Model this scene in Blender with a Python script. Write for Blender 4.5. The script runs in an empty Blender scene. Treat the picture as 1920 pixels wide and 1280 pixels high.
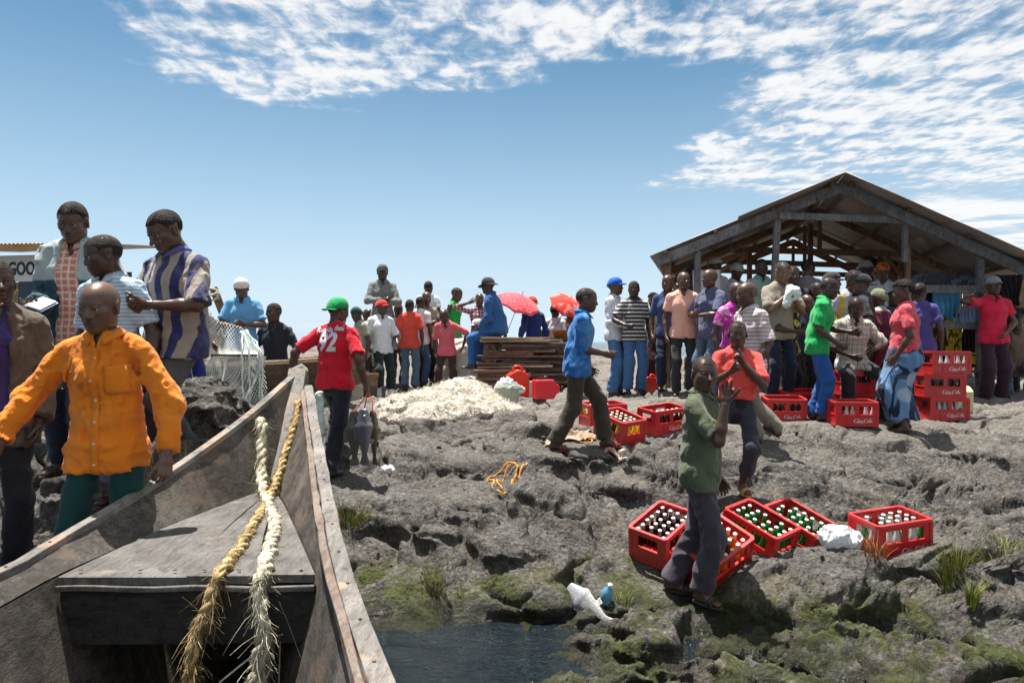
import bpy, bmesh, math, random
import numpy as np
from mathutils import Vector, Matrix
R = math.radians
random.seed(7); np.random.seed(7)
SC = bpy.context.scene
COL = SC.collection

# ------------------------------------------------------------------ camera
FPX, CX, HY, CAMZ = 1387.0, 960.0, 640.0, 1.95
cam_d = bpy.data.cameras.new('camera'); cam = bpy.data.objects.new('camera', cam_d); COL.objects.link(cam)
cam_d.sensor_width = 36; cam_d.lens = 36*FPX/1920; cam_d.clip_start = 0.05; cam_d.clip_end = 20000
cam.location = (0, 0, CAMZ); cam.rotation_euler = (R(90), 0, 0)
SC.camera = cam

def W(px, py, d):
    return Vector(((px-CX)/FPX*d, d, CAMZ-(py-HY)/FPX*d))

# ------------------------------------------------------------------ world
SUN_EL, SUN_AZ = 75.0, -42.0          # azimuth measured from +Y (away from the camera) towards +X
world = bpy.data.worlds.new('World'); SC.world = world; world.use_nodes = True
def build_world():
    nt = world.node_tree; N = nt.nodes; L = nt.links; N.clear()
    def node(t, **k):
        n = N.new(t)
        for a, b in k.items(): setattr(n, a, b)
        return n
    def val(x, sock):
        if hasattr(x, 'is_linked') or hasattr(x, 'links'): L.new(x, sock)
        else: sock.default_value = x
    def M(op, a, b=0.0, c=0.0, clamp=False):
        n = node('ShaderNodeMath', operation=op, use_clamp=clamp)
        val(a, n.inputs[0]); val(b, n.inputs[1])
        if op in ('MULTIPLY_ADD', 'SMOOTH_MIN'): val(c, n.inputs[2])
        return n.outputs[0]
    def SS(x, e0, e1):
        n = node('ShaderNodeMapRange', interpolation_type='SMOOTHSTEP')
        val(x, n.inputs[0]); n.inputs[1].default_value = e0; n.inputs[2].default_value = e1
        n.inputs[3].default_value = 0; n.inputs[4].default_value = 1
        return n.outputs[0]
    sky = node('ShaderNodeTexSky', sky_type='NISHITA'); sky.sun_disc = False
    sky.sun_elevation = R(SUN_EL); sky.sun_rotation = R(SUN_AZ)
    sky.altitude = 1100; sky.air_density = 1.0; sky.dust_density = 1.6; sky.ozone_density = 1.6
    hs = node('ShaderNodeHueSaturation'); hs.inputs['Hue'].default_value = .482; hs.inputs['Saturation'].default_value = 1.2; hs.inputs['Value'].default_value = 1.0
    L.new(sky.outputs[0], hs.inputs['Color'])
    tc = node('ShaderNodeTexCoord'); sp = node('ShaderNodeSeparateXYZ'); L.new(tc.outputs['Generated'], sp.inputs[0])
    z = M('MAXIMUM', sp.outputs[2], 0.012)
    # pale lake haze low over the horizon
    hz = node('ShaderNodeMixRGB'); hz.inputs[2].default_value = (6.4, 7.9, 9.3, 1); L.new(hs.outputs[0], hz.inputs[1])
    L.new(M('MULTIPLY', M('POWER', M('SUBTRACT', 1.0, M('MINIMUM', M('DIVIDE', M('MAXIMUM', sp.outputs[2], 0.0), .42), 1.0)), 1.45), .88), hz.inputs[0])
    u = M('DIVIDE', sp.outputs[0], z); v = M('DIVIDE', sp.outputs[1], z)
    cb = node('ShaderNodeCombineXYZ'); L.new(u, cb.inputs[0]); L.new(v, cb.inputs[1])
    P = cb.outputs[0]
    def noise(vec, scale, detail=3, rough=.55, dist=0., sc=(1,1,1), rot=0., off=(0,0,0)):
        mp = node('ShaderNodeMapping'); mp.inputs['Scale'].default_value = sc; mp.inputs['Rotation'].default_value = (0,0,rot); mp.inputs['Location'].default_value = off
        L.new(vec, mp.inputs[0])
        n = node('ShaderNodeTexNoise'); n.inputs['Scale'].default_value = scale; n.inputs['Detail'].default_value = detail
        n.inputs['Roughness'].default_value = rough; n.inputs['Distortion'].default_value = dist
        L.new(mp.outputs[0], n.inputs['Vector']); return n.outputs[0]
    big = noise(P, 0.9, 3, .5)
    uw = M('ADD', u, M('MULTIPLY_ADD', big, 1.2, -.6)); vw = M('ADD', v, M('MULTIPLY_ADD', noise(P, 1.1, 3, .5, off=(5,3,0)), 1.6, -.8))
    s1 = M('MULTIPLY', SS(vw, 3.45, 2.75), SS(uw, -1.45, -.95))
    gap = M('SUBTRACT', 1.0, M('MULTIPLY', M('MULTIPLY', SS(uw, .05, .3), SS(uw, .95, .6)), M('MULTIPLY', SS(vw, 2.45, 2.8), .9)))
    s2 = M('MULTIPLY', SS(vw, 5.6, 4.3), SS(uw, .55, 1.0))
    s3 = M('MULTIPLY', SS(vw, 10.5, 7.5), SS(uw, 2.2, 3.2))
    cov = M('MAXIMUM', M('MAXIMUM', M('MULTIPLY', s1, gap), s2), M('MULTIPLY', s3, .95))
    cov = M('MULTIPLY', cov, M('MULTIPLY_ADD', noise(P, 1.7, 3, .5, off=(4,9,0)), .9, .55))
    # billowed rows: cells stretched along the bands
    cell = noise(P, 11.0, 7, .58, .35, sc=(1.0, .62, 1), rot=R(14))
    row = noise(P, 5.5, 3, .5, .2, sc=(.4, 1.1, 1), rot=R(10), off=(3,1,0))
    strk = noise(P, 2.4, 5, .6, .6, sc=(.35, 1.2, 1), rot=R(28), off=(9,2,0))
    dn = M('ADD', M('MULTIPLY', cell, .62), M('MULTIPLY', row, .38))
    dn = M('ADD', M('MULTIPLY', dn, .86), M('MULTIPLY', strk, .14))
    smear = noise(P, 3.0, 6, .6, .5, sc=(.28, .8, 1), rot=R(36), off=(1,4,0))
    wv = SS(v, 3.9, 6.0); dn = M('ADD', M('MULTIPLY', dn, M('SUBTRACT', 1.0, wv)), M('MULTIPLY', M('MULTIPLY_ADD', smear, 1.0, .04), wv))
    thr = M('MULTIPLY_ADD', cov, -.36, .71)
    den = M('MULTIPLY', SS(M('SUBTRACT', dn, thr), 0.0, .24), SS(cov, 0.02, .35))
    # thin veils low over the horizon
    veil = M('MULTIPLY', M('MULTIPLY', SS(noise(P, .55, 4, .55, .4, sc=(.5, .22, 1), off=(2,7,0)), .52, .72), SS(v, 6, 14)), .35)
    den = M('MAXIMUM', den, veil)
    ccol = node('ShaderNodeMixRGB'); ccol.inputs[1].default_value = (.62, .70, .80, 1); ccol.inputs[2].default_value = (1.0, 1.0, 1.0, 1)
    L.new(SS(den, .15, .9), ccol.inputs[0])
    bg = node('ShaderNodeBackground'); L.new(hz.outputs[0], bg.inputs[0]); bg.inputs[1].default_value = SKY_STR
    bc = node('ShaderNodeBackground'); L.new(ccol.outputs[0], bc.inputs[0]); bc.inputs[1].default_value = CLOUD_STR
    mx = node('ShaderNodeMixShader'); L.new(M('MULTIPLY', den, .93), mx.inputs[0]); L.new(bg.outputs[0], mx.inputs[1]); L.new(bc.outputs[0], mx.inputs[2])
    out = node('ShaderNodeOutputWorld'); L.new(mx.outputs[0], out.inputs[0])
SKY_STR, CLOUD_STR = 0.055, 0.47
build_world()
sun_d = bpy.data.lights.new('sun', 'SUN'); sun = bpy.data.objects.new('sun', sun_d); COL.objects.link(sun)
sun_d.energy = 5.0; sun_d.angle = R(.53); sun_d.color = (1, .96, .90)
sdir = Vector((math.sin(R(SUN_AZ))*math.cos(R(SUN_EL)), math.cos(R(SUN_AZ))*math.cos(R(SUN_EL)), math.sin(R(SUN_EL))))
sun.rotation_euler = sdir.to_track_quat('Z', 'Y').to_euler(); sun.location = (0, 0, 30)
vs = SC.view_settings
SC.display_settings.display_device = 'sRGB'
vs.view_transform = 'Standard'; vs.look = 'None'; vs.exposure = 1.08; vs.gamma = 1.0; vs.use_curve_mapping = False

# ------------------------------------------------------------------ generic helpers
def tag(o, label=None, cat=None, group=None, kind=None):
    if label: o['label'] = label
    if cat: o['category'] = cat
    if group: o['group'] = group
    if kind: o['kind'] = kind
    return o
def empty(name, loc=(0,0,0), rz=0.0, rot=None):
    o = bpy.data.objects.new(name, None); COL.objects.link(o); o.location = loc
    o.rotation_euler = rot if rot is not None else (0,0,rz); o.empty_display_size = .1
    return o
def mesh_obj(name, me, mats=None, parent=None, loc=None, rot=None):
    o = bpy.data.objects.new(name, me); COL.objects.link(o)
    if mats is not None:
        if not isinstance(mats, (list, tuple)): mats = [mats]
        if len(me.materials) == 0:
            for m in mats: me.materials.append(m)
    if parent is not None: o.parent = parent
    if loc is not None: o.location = loc
    if rot is not None: o.rotation_euler = rot
    return o
def np_mesh(name, V, F, smooth=True, mi=None):
    """V (n,3) array, F (m,4) or (m,3) int array or a list of such arrays"""
    me = bpy.data.meshes.new(name)
    Fs = F if isinstance(F, list) else [F]
    Fs = [np.asarray(f, dtype=np.int32) for f in Fs if len(f)]
    V = np.asarray(V, dtype=np.float32)
    me.vertices.add(len(V)); me.vertices.foreach_set('co', V.ravel())
    nl = sum(f.size for f in Fs); npoly = sum(len(f) for f in Fs)
    me.loops.add(nl); me.loops.foreach_set('vertex_index', np.concatenate([f.ravel() for f in Fs]))
    ls = np.concatenate([np.full(len(f), f.shape[1], np.int32) for f in Fs])
    st = np.zeros(npoly, np.int32); st[1:] = np.cumsum(ls)[:-1]
    me.polygons.add(npoly); me.polygons.foreach_set('loop_start', st); me.polygons.foreach_set('loop_total', ls)
    if smooth: me.polygons.foreach_set('use_smooth', np.ones(npoly, bool))
    if mi is not None: me.polygons.foreach_set('material_index', np.asarray(mi, np.int32))
    me.update(calc_edges=True); me.validate()
    return me
class MB:
    """collects simple pieces into one mesh"""
    def __init__(s): s.v = []; s.f = []; s.m = []; s.n = 0
    def add(s, V, F, m=0):
        s.v.append(np.asarray(V, float)); 
        for f in F: s.f.append([i+s.n for i in f]); s.m.append(m)
        s.n += len(V)
    def box(s, c, d, rot=None, m=0, jit=0.0, taper=None):
        c = np.array(c, float); d = np.array(d, float)/2
        P = np.array([[x, y, z] for x in (-1,1) for y in (-1,1) for z in (-1,1)], float)
        if taper is not None: P[:, 0] *= np.where(P[:, 2] > 0, taper, 1); P[:, 1] *= np.where(P[:, 2] > 0, taper, 1)
        P = P*d
        if jit: P += np.random.uniform(-jit, jit, P.shape)
        if rot is not None: P = P @ np.array(rot).T
        s.add(P+c, [(0,1,3,2),(4,6,7,5),(0,4,5,1),(2,3,7,6),(0,2,6,4),(1,5,7,3)], m)
    def beam(s, A, B, w, h, up=(0,0,1), m=0, jit=0.0, ext=0.0):
        A = Vector(A); B = Vector(B); y = (B-A); Ln = y.length; y.normalize(); up = Vector(up)
        x = y.cross(up)
        if x.length < 1e-4: x = y.cross(Vector((1,0,0)))
        x.normalize(); z = x.cross(y)
        rot = Matrix((x, y, z)).transposed()
        s.box((A+B)/2, (w, Ln+ext, h), [list(r) for r in rot], m, jit)
    def tube(s, pts, r, seg=6, m=0, cap=True, flat=None):
        pts = [np.array(p, float) for p in pts]; n = len(pts)
        rr = r if hasattr(r, '__len__') else [r]*n
        nrm = None; V = []
        for i in range(n):
            t = pts[min(i+1,n-1)]-pts[max(i-1,0)]; t = t/(np.linalg.norm(t)+1e-9)
            if nrm is None:
                a = np.array([0,0,1.]) if abs(t[2]) < .9 else np.array([1.,0,0]); nrm = np.cross(t, a)
            nrm = nrm - t*np.dot(nrm, t); nrm /= (np.linalg.norm(nrm)+1e-9); b = np.cross(t, nrm)
            for k in range(seg):
                a = 2*math.pi*k/seg; fl = 1 if flat is None else flat
                V.append(pts[i]+rr[i]*(nrm*math.cos(a)+b*math.sin(a)*fl))
        F = [(i*seg+k, i*seg+(k+1)%seg, (i+1)*seg+(k+1)%seg, (i+1)*seg+k) for i in range(n-1) for k in range(seg)]
        if cap: F += [tuple(range(seg))[::-1], tuple((n-1)*seg+k for k in range(seg))]
        s.add(V, F, m)
    def lathe(s, prof, c=(0,0,0), seg=16, m=0, cap=True):
        V = [(c[0]+r*math.cos(2*math.pi*k/seg), c[1]+r*math.sin(2*math.pi*k/seg), c[2]+z) for r, z in prof for k in range(seg)]
        F = [(i*seg+k, i*seg+(k+1)%seg, (i+1)*seg+(k+1)%seg, (i+1)*seg+k) for i in range(len(prof)-1) for k in range(seg)]
        if cap: F += [tuple(range(seg))[::-1], tuple((len(prof)-1)*seg+k for k in range(seg))]
        s.add(V, F, m)
    def mesh(s, name, smooth=False):
        me = bpy.data.meshes.new(name)
        V = np.concatenate(s.v) if s.v else np.zeros((0,3))
        me.from_pydata(V.tolist(), [], s.f)
        me.polygons.foreach_set('material_index', s.m)
        if smooth: me.polygons.foreach_set('use_smooth', [True]*len(s.f))
        me.update(); return me
    def build(s, name, mats, parent=None, smooth=False, bevel=0.0, loc=None, rot=None):
        o = mesh_obj(name, s.mesh(name, smooth), mats, parent, loc, rot)
        if bevel:
            b = o.modifiers.new('bevel', 'BEVEL'); b.width = bevel; b.segments = 2; b.limit_method = 'ANGLE'
        return o
def catmull(P, n=8, closed=False):
    P = [np.array(p, float) for p in P]; out = []
    m = len(P)
    for i in range(m-1 if not closed else m):
        p0 = P[max(i-1,0)] if not closed else P[(i-1)%m]; p1 = P[i]; p2 = P[(i+1)%m]; p3 = P[min(i+2,m-1)] if not closed else P[(i+2)%m]
        for k in range(n):
            t = k/n
            out.append(.5*((2*p1)+(-p0+p2)*t+(2*p0-5*p1+4*p2-p3)*t*t+(-p0+3*p1-3*p2+p3)*t**3))
    if not closed: out.append(P[-1])
    return out
# ------- numpy gradient-ish value noise
_perm = np.random.RandomState(3).permutation(512).astype(np.int32)
_rv = np.random.RandomState(4).uniform(-1, 1, 512).astype(np.float32)
def vnoise(x, y, z=None):
    xi = np.floor(x).astype(np.int32); yi = np.floor(y).astype(np.int32)
    fx = (x-xi).astype(np.float32); fy = (y-yi).astype(np.float32)
    fx = fx*fx*fx*(fx*(fx*6-15)+10); fy = fy*fy*fy*(fy*(fy*6-15)+10)
    if z is None:
        h = lambda a, b: _rv[_perm[(a+_perm[b & 511]) & 511]]
        return (h(xi,yi)*(1-fx)+h(xi+1,yi)*fx)*(1-fy)+(h(xi,yi+1)*(1-fx)+h(xi+1,yi+1)*fx)*fy
    zi = np.floor(z).astype(np.int32); fz = (z-zi).astype(np.float32); fz = fz*fz*(3-2*fz)
    h = lambda a, b, c: _rv[_perm[(a+_perm[(b+_perm[c & 511]) & 511]) & 511]]
    A = (h(xi,yi,zi)*(1-fx)+h(xi+1,yi,zi)*fx)*(1-fy)+(h(xi,yi+1,zi)*(1-fx)+h(xi+1,yi+1,zi)*fx)*fy
    B = (h(xi,yi,zi+1)*(1-fx)+h(xi+1,yi,zi+1)*fx)*(1-fy)+(h(xi,yi+1,zi+1)*(1-fx)+h(xi+1,yi+1,zi+1)*fx)*fy
    return A*(1-fz)+B*fz
# ------- materials
MATS = {}
class NT:
    def __init__(s, name):
        s.mat = bpy.data.materials.new(name); s.mat.use_nodes = True
        s.nt = s.mat.node_tree; s.N = s.nt.nodes; s.L = s.nt.links
        s.b = s.N['Principled BSDF']; s.out = s.N['Material Output']
    def node(s, t, **k):
        n = s.N.new(t)
        for a, b in k.items(): setattr(n, a, b)
        return n
    def put(s, x, sock):
        if isinstance(x, bpy.types.NodeSocket): s.L.new(x, sock)
        else: sock.default_value = x
    def math(s, op, a, b=0., clamp=False):
        n = s.node('ShaderNodeMath', operation=op, use_clamp=clamp); s.put(a, n.inputs[0]); s.put(b, n.inputs[1]); return n.outputs[0]
    def ss(s, x, e0, e1):
        n = s.node('ShaderNodeMapRange', interpolation_type='SMOOTHSTEP'); s.put(x, n.inputs[0])
        n.inputs[1].default_value = e0; n.inputs[2].default_value = e1; return n.outputs[0]
    def co(s, kind='Object', sc=(1,1,1), rot=(0,0,0), loc=(0,0,0)):
        t = s.node('ShaderNodeTexCoord'); m = s.node('ShaderNodeMapping')
        m.inputs['Scale'].default_value = sc; m.inputs['Rotation'].default_value = rot; m.inputs['Location'].default_value = loc
        s.L.new(t.outputs[kind], m.inputs[0]); return m.outputs[0]
    def noise(s, vec, scale, detail=3, rough=.55, dist=0.):
        n = s.node('ShaderNodeTexNoise'); n.inputs['Scale'].default_value = scale; n.inputs['Detail'].default_value = detail
        n.inputs['Roughness'].default_value = rough; n.inputs['Distortion'].default_value = dist; s.L.new(vec, n.inputs['Vector']); return n.outputs[0]
    def vor(s, vec, scale, feat='F1'):
        n = s.node('ShaderNodeTexVoronoi', feature=feat); n.inputs['Scale'].default_value = scale; s.L.new(vec, n.inputs['Vector']); return n.outputs[0]
    def wave(s, vec, scale, dist=0., axis='X', prof='SIN', ddet=2):
        n = s.node('ShaderNodeTexWave', wave_type='BANDS', bands_direction=axis, wave_profile=prof); n.inputs['Scale'].default_value = scale
        n.inputs['Distortion'].default_value = dist; n.inputs['Detail'].default_value = ddet; s.L.new(vec, n.inputs['Vector']); return n.outputs[1]
    def ramp(s, f, stops):
        n = s.node('ShaderNodeValToRGB'); e = n.color_ramp.elements
        while len(e) < len(stops): e.new(.5)
        for i, (p, c) in enumerate(stops): e[i].position = p; e[i].color = (*c, 1) if len(c) == 3 else c
        s.put(f, n.inputs[0]); return n.outputs[0]
    def mix(s, f, a, b, mode='MIX'):
        n = s.node('ShaderNodeMixRGB', blend_type=mode); s.put(f, n.inputs[0])
        for x, i in ((a,1),(b,2)):
            if isinstance(x, tuple): n.inputs[i].default_value = (*x, 1) if len(x) == 3 else x
            else: s.L.new(x, n.inputs[i])
        return n.outputs[0]
    def bump(s, h, dist=.01, strength=1., prev=None):
        n = s.node('ShaderNodeBump'); n.inputs['Distance'].default_value = dist; n.inputs['Strength'].default_value = strength
        s.put(h, n.inputs['Height'])
        if prev is not None: s.L.new(prev, n.inputs['Normal'])
        return n.outputs[0]
    def fin(s, col=None, rough=None, nrm=None, spec=None, metal=None, **k):
        if col is not None: s.put(col if isinstance(col, bpy.types.NodeSocket) else ((*col,1) if len(col)==3 else col), s.b.inputs['Base Color'])
        if rough is not None: s.put(rough, s.b.inputs['Roughness'])
        if nrm is not None: s.put(nrm, s.b.inputs['Normal'])
        if spec is not None: s.put(spec, s.b.inputs['Specular IOR Level'])
        if metal is not None: s.put(metal, s.b.inputs['Metallic'])
        for a, b in k.items(): s.put(b, s.b.inputs[a.replace('_', ' ')])
        MATS[s.mat.name] = s.mat
        return s.mat
def plastic(name, col, rough=.35, var=.15, scale=6., dirt=(.25,.2,.15), dirtamt=.25, spec=.5):
    if name in MATS: return MATS[name]
    t = NT(name); c = t.co(); n = t.noise(c, scale, 4, .6); d = t.ss(t.noise(c, scale*.6, 5, .65, .3), .5, .8)
    col2 = tuple(x*(1-var) for x in col)
    base = t.mix(n, col2, col); base = t.mix(t.math('MULTIPLY', d, dirtamt), base, dirt)
    return t.fin(base, t.math('MULTIPLY_ADD' if False else 'ADD', t.math('MULTIPLY', d, .3), rough), t.bump(n, .002, .4), spec)
# ------------------------------------------------------------------ terrain: control points read as (pixel, pixel, distance)
GC = [(1310,1135,5.2),(1200,1055,5.65),(1420,1005,5.95),(1300,1112,5.3),(1500,985,6.0),(1665,1040,5.5),(1560,1030,5.6),
 (1480,1042,5.1),(1620,1052,5.0),(1740,1050,5.05),(1400,1090,5.0),(1500,1165,4.72),(1650,1172,4.7),(1780,1120,4.8),(1400,1160,4.75),(1500,1190,4.5),(1650,1195,4.45),
 (1500,1280,3.95),(1700,1280,3.9),(1850,1280,3.85),(1300,1280,3.9),(1350,1230,4.12),(1250,1220,4.18),(1850,1170,4.4),(1850,1060,4.7),(1910,980,5.0),
 (1240,900,6.6),(1365,935,6.2),(1400,832,7.5),(1460,822,7.7),(1700,812,8.3),(1600,790,8.5),(1600,782,9.0),(1550,785,8.9),(1860,752,10.2),(1770,782,9.0),(1470,785,9.0),
 (1640,900,7.0),(1800,900,6.9),(1900,900,6.5),(1750,990,5.9),(1550,930,6.6),
 (1050,842,7.5),(1115,822,7.8),(1160,832,7.7),(1240,805,8.6),(1150,795,8.6),(700,855,7.3),(600,888,7.0),(820,802,8.5),(910,802,8.5),(940,780,9.0),
 (720,742,12.5),(840,738,12.5),(970,748,11.5),(1180,742,11.3),(1260,740,10.6),(1130,765,10.0),(1330,745,10.3),(1450,755,10),
 (900,905,6.6),(1000,935,6.2),(1100,900,6.5),(1050,880,6.8),(760,1000,5.6),(900,1050,5.4),(800,1090,5.3),(1000,1105,5.2),(1090,1140,5.1),(1150,1110,5.3),(950,1160,5.15),
 (720,1130,5.2),(1200,1195,4.55),(1120,1240,4.2),(1200,1270,4.0),(1090,1180,4.7),(850,1200,4.95),(850,1280,4.5),(960,1270,4.5),(720,1240,4.6),(680,950,6.0),(640,965,5.9),(690,1040,5.55),
 (1250,1150,4.9),(1200,1110,5.3),(440,835,4.6),(300,850,4.5),(330,885,4.55),(230,950,4.4),(240,893,4.85),(140,890,5.1),(330,900,5.1),(470,800,5.5),(420,780,5.6),
 (200,1155,3.9),(20,1160,3.4),(150,1240,3.4),(480,780,7.5),(620,790,8.0),(300,760,9.5),(60,760,9.0),(500,870,6.5)]
gp = np.array([W(*c) for c in GC])
extra = [(-1.2,3.0,-.3),(-1.6,4.6,.15),(-1.45,5.3,.5),(0,3.2,-.3),(.8,3.0,.05),(2.2,3.0,.1),(4.2,3.4,.3),(5.5,5,.75),(6.5,8,1.05),(9,10,1.2),(9,13.6,1.22),(6,13.6,1.22),(3,13.6,1.2),(0,13.4,1.15),(-3,13.2,1.12),(-7,13,1.15),(-9,16.2,1.66),(-5,16.2,1.68),(-2,16.2,1.7),(2,16.2,1.7),(6,16.6,1.5),(10,16.6,1.5),(-8,9,1.1),(-5,6,1.05),(-3.6,4.2,.9),(-3.2,3.0,.45),(-12,16,.9),(14,16,1.0),(0,1.5,-.5),(3,1.5,-.1),(-3,1.5,-.1),
 (-10,24,.6),(0,24,.6),(10,24,.6),(-14,8,.9),(14,8,1.1),(8,3,.5),(-8,3,.5)]
gp = np.concatenate([gp, np.array(extra)])
def tps(P, lam=.02):
    n = len(P); d2 = ((P[:,None,:2]-P[None,:,:2])**2).sum(-1)
    K = .5*d2*np.log(d2+1e-9); K += lam*np.eye(n)
    A = np.zeros((n+3,n+3)); A[:n,:n] = K; A[:n,n] = 1; A[:n,n+1:] = P[:,:2]; A[n,:n] = 1; A[n+1:,:n] = P[:,:2].T
    b = np.zeros(n+3); b[:n] = P[:,2]; return np.linalg.solve(A, b)
_w = tps(gp)
def base_h(x, y):
    shp = x.shape; x = x.ravel(); y = y.ravel(); out = np.full(x.shape, _w[-3])+_w[-2]*x+_w[-1]*y
    for i in range(len(gp)):
        d2 = (x-gp[i,0])**2+(y-gp[i,1])**2
        out += _w[i]*.5*d2*np.log(d2+1e-9)
    return out.reshape(shp)
def fbm(x, y, o, g=.5, l=2.03):
    a = 1.; s = 0.; t = 0.
    for i in range(o):
        s = s+a*vnoise(x+i*17.3, y-i*9.1); t += a; x = x*l; y = y*l; a *= g
    return s/t
def ridged(x, y, o, g=.55):
    a = 1.; s = 0.; t = 0.
    for i in range(o):
        s = s+a*(1-np.abs(vnoise(x+i*7.7, y+i*3.3))*2); t += a; x = x*2.1; y = y*2.1; a *= g
    return s/t
def cells(x, y):
    """distance to the nearest and second nearest jittered cell centre"""
    xi = np.floor(x).astype(np.int32); yi = np.floor(y).astype(np.int32)
    f1 = np.full(x.shape, 9., np.float32); f2 = f1.copy(); hv = np.zeros(x.shape, np.float32)
    for a in (-1,0,1):
        for b in (-1,0,1):
            cx = xi+a; cy = yi+b; h = _perm[(cx+_perm[cy & 511]) & 511]
            dx = cx+.5+.42*_rv[h]-x; dy = cy+.5+.42*_rv[(h*7+13) & 511]-y
            d = np.sqrt(dx*dx+dy*dy); m = d < f1
            f2 = np.where(m, f1, np.minimum(f2, d)); hv = np.where(m, _rv[(h*3+5) & 511], hv); f1 = np.where(m, d, f1)
    return f1, f2, hv
FLAT = [(W(px, 640, d).x, d, r) for px, d, r in ((1243,5.78,.34),(1337,5.45,.36),(1415,5.68,.34),(1486,5.82,.34),(1668,5.5,.36),(1572,5.42,.2),(1160,7.85,.36),(1130,8.55,.35),(1242,8.4,.36),(1468,9.0,.4),(1496,9.5,.4),(1597,8.42,.4),(1603,9.1,.45),(1768,9.0,.4),
 (1313,5.2,.25),(1290,5.45,.25),(1082,7.45,.4),(1382,6.35,.25),(1532,8.75,.3),(1697,8.35,.3),(1408,7.65,.3),(628,7.15,.3))]
def ground_full(x, y):
    b = base_h(x, y)
    wx = fbm(x*1.1+3, y*1.1, 3)*.5; wy = fbm(x*1.1-8, y*1.1+5, 3)*.5
    # bands of rock run across the view, slightly tilted
    a = y*.96+x*.28; c = x*.96-y*.28
    rough = np.clip(1.2-(y-6.0)*.10, .45, 1.2)
    rd = ridged(c*.42+wx, a*.85+wy, 3)-.45
    rd2 = ridged(c*1.1+wy*1.2+9, a*2.3+wx*1.2, 3, .5)-.45
    # slabs: plates with their own tilt, parted by deep cracks
    F1, F2, hv = cells(c*.95+wx*1.6, a*1.75+wy*2.0); crack = np.clip((F2-F1)/.20, 0, 1); crack = crack*crack*(3-2*crack)
    G1, G2, gv = cells(c*2.7+wy*3, a*5.2+wx*3); crk2 = np.clip((G2-G1)/.24, 0, 1); crk2 = crk2*crk2*(3-2*crk2)
    ln = np.abs(fbm(c*1.6+31, a*4.6+wx*3, 3, .5)); fis = 1-np.clip(ln/.06, 0, 1)
    fine = fbm(x*11, y*14, 4, .55); gate = np.clip(vnoise(x*.9+50, y*1.1)*1.4+.5, .15, 1)
    d = .10*rd+.05*rd2+.11*(crack-.85)+.075*hv*crack+(.030*(crk2-.8)+.022*gv)*gate-.05*fis*gate+.020*fine*(.5+gate)+.050*(ridged(c*3.1+wx*2+40, a*5.5+wy*3, 4, .6)-.5)*(.35+gate)
    def ledge(t, w): f = t-np.floor(t); e = np.clip(f/w, 0, 1); return e*e*(3-2*e)*(1-f)
    wl = fbm(c*.7+13, a*.7, 3)*1.6; wm = fbm(c*2+3, a*2+7, 3)*.9
    d = d+.085*(ledge(a*1.9+c*.25+wl+wm*.5, .13)-.4)*(.4+gate*.6)+.034*(ledge(a*5.3+c*.9+wl*2+wm, .16)-.4)*(.3+gate)
    for fx, fy, fr in FLAT:
        q = np.clip(np.sqrt((x-fx)**2+(y-fy)**2)/fr-.6, 0, 1); rough = rough*(.3+.7*q)
    return b, d*rough
def ground(x, y):
    b, d = ground_full(np.array([float(x)]), np.array([float(y)])); return float((b+d)[0])
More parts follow.
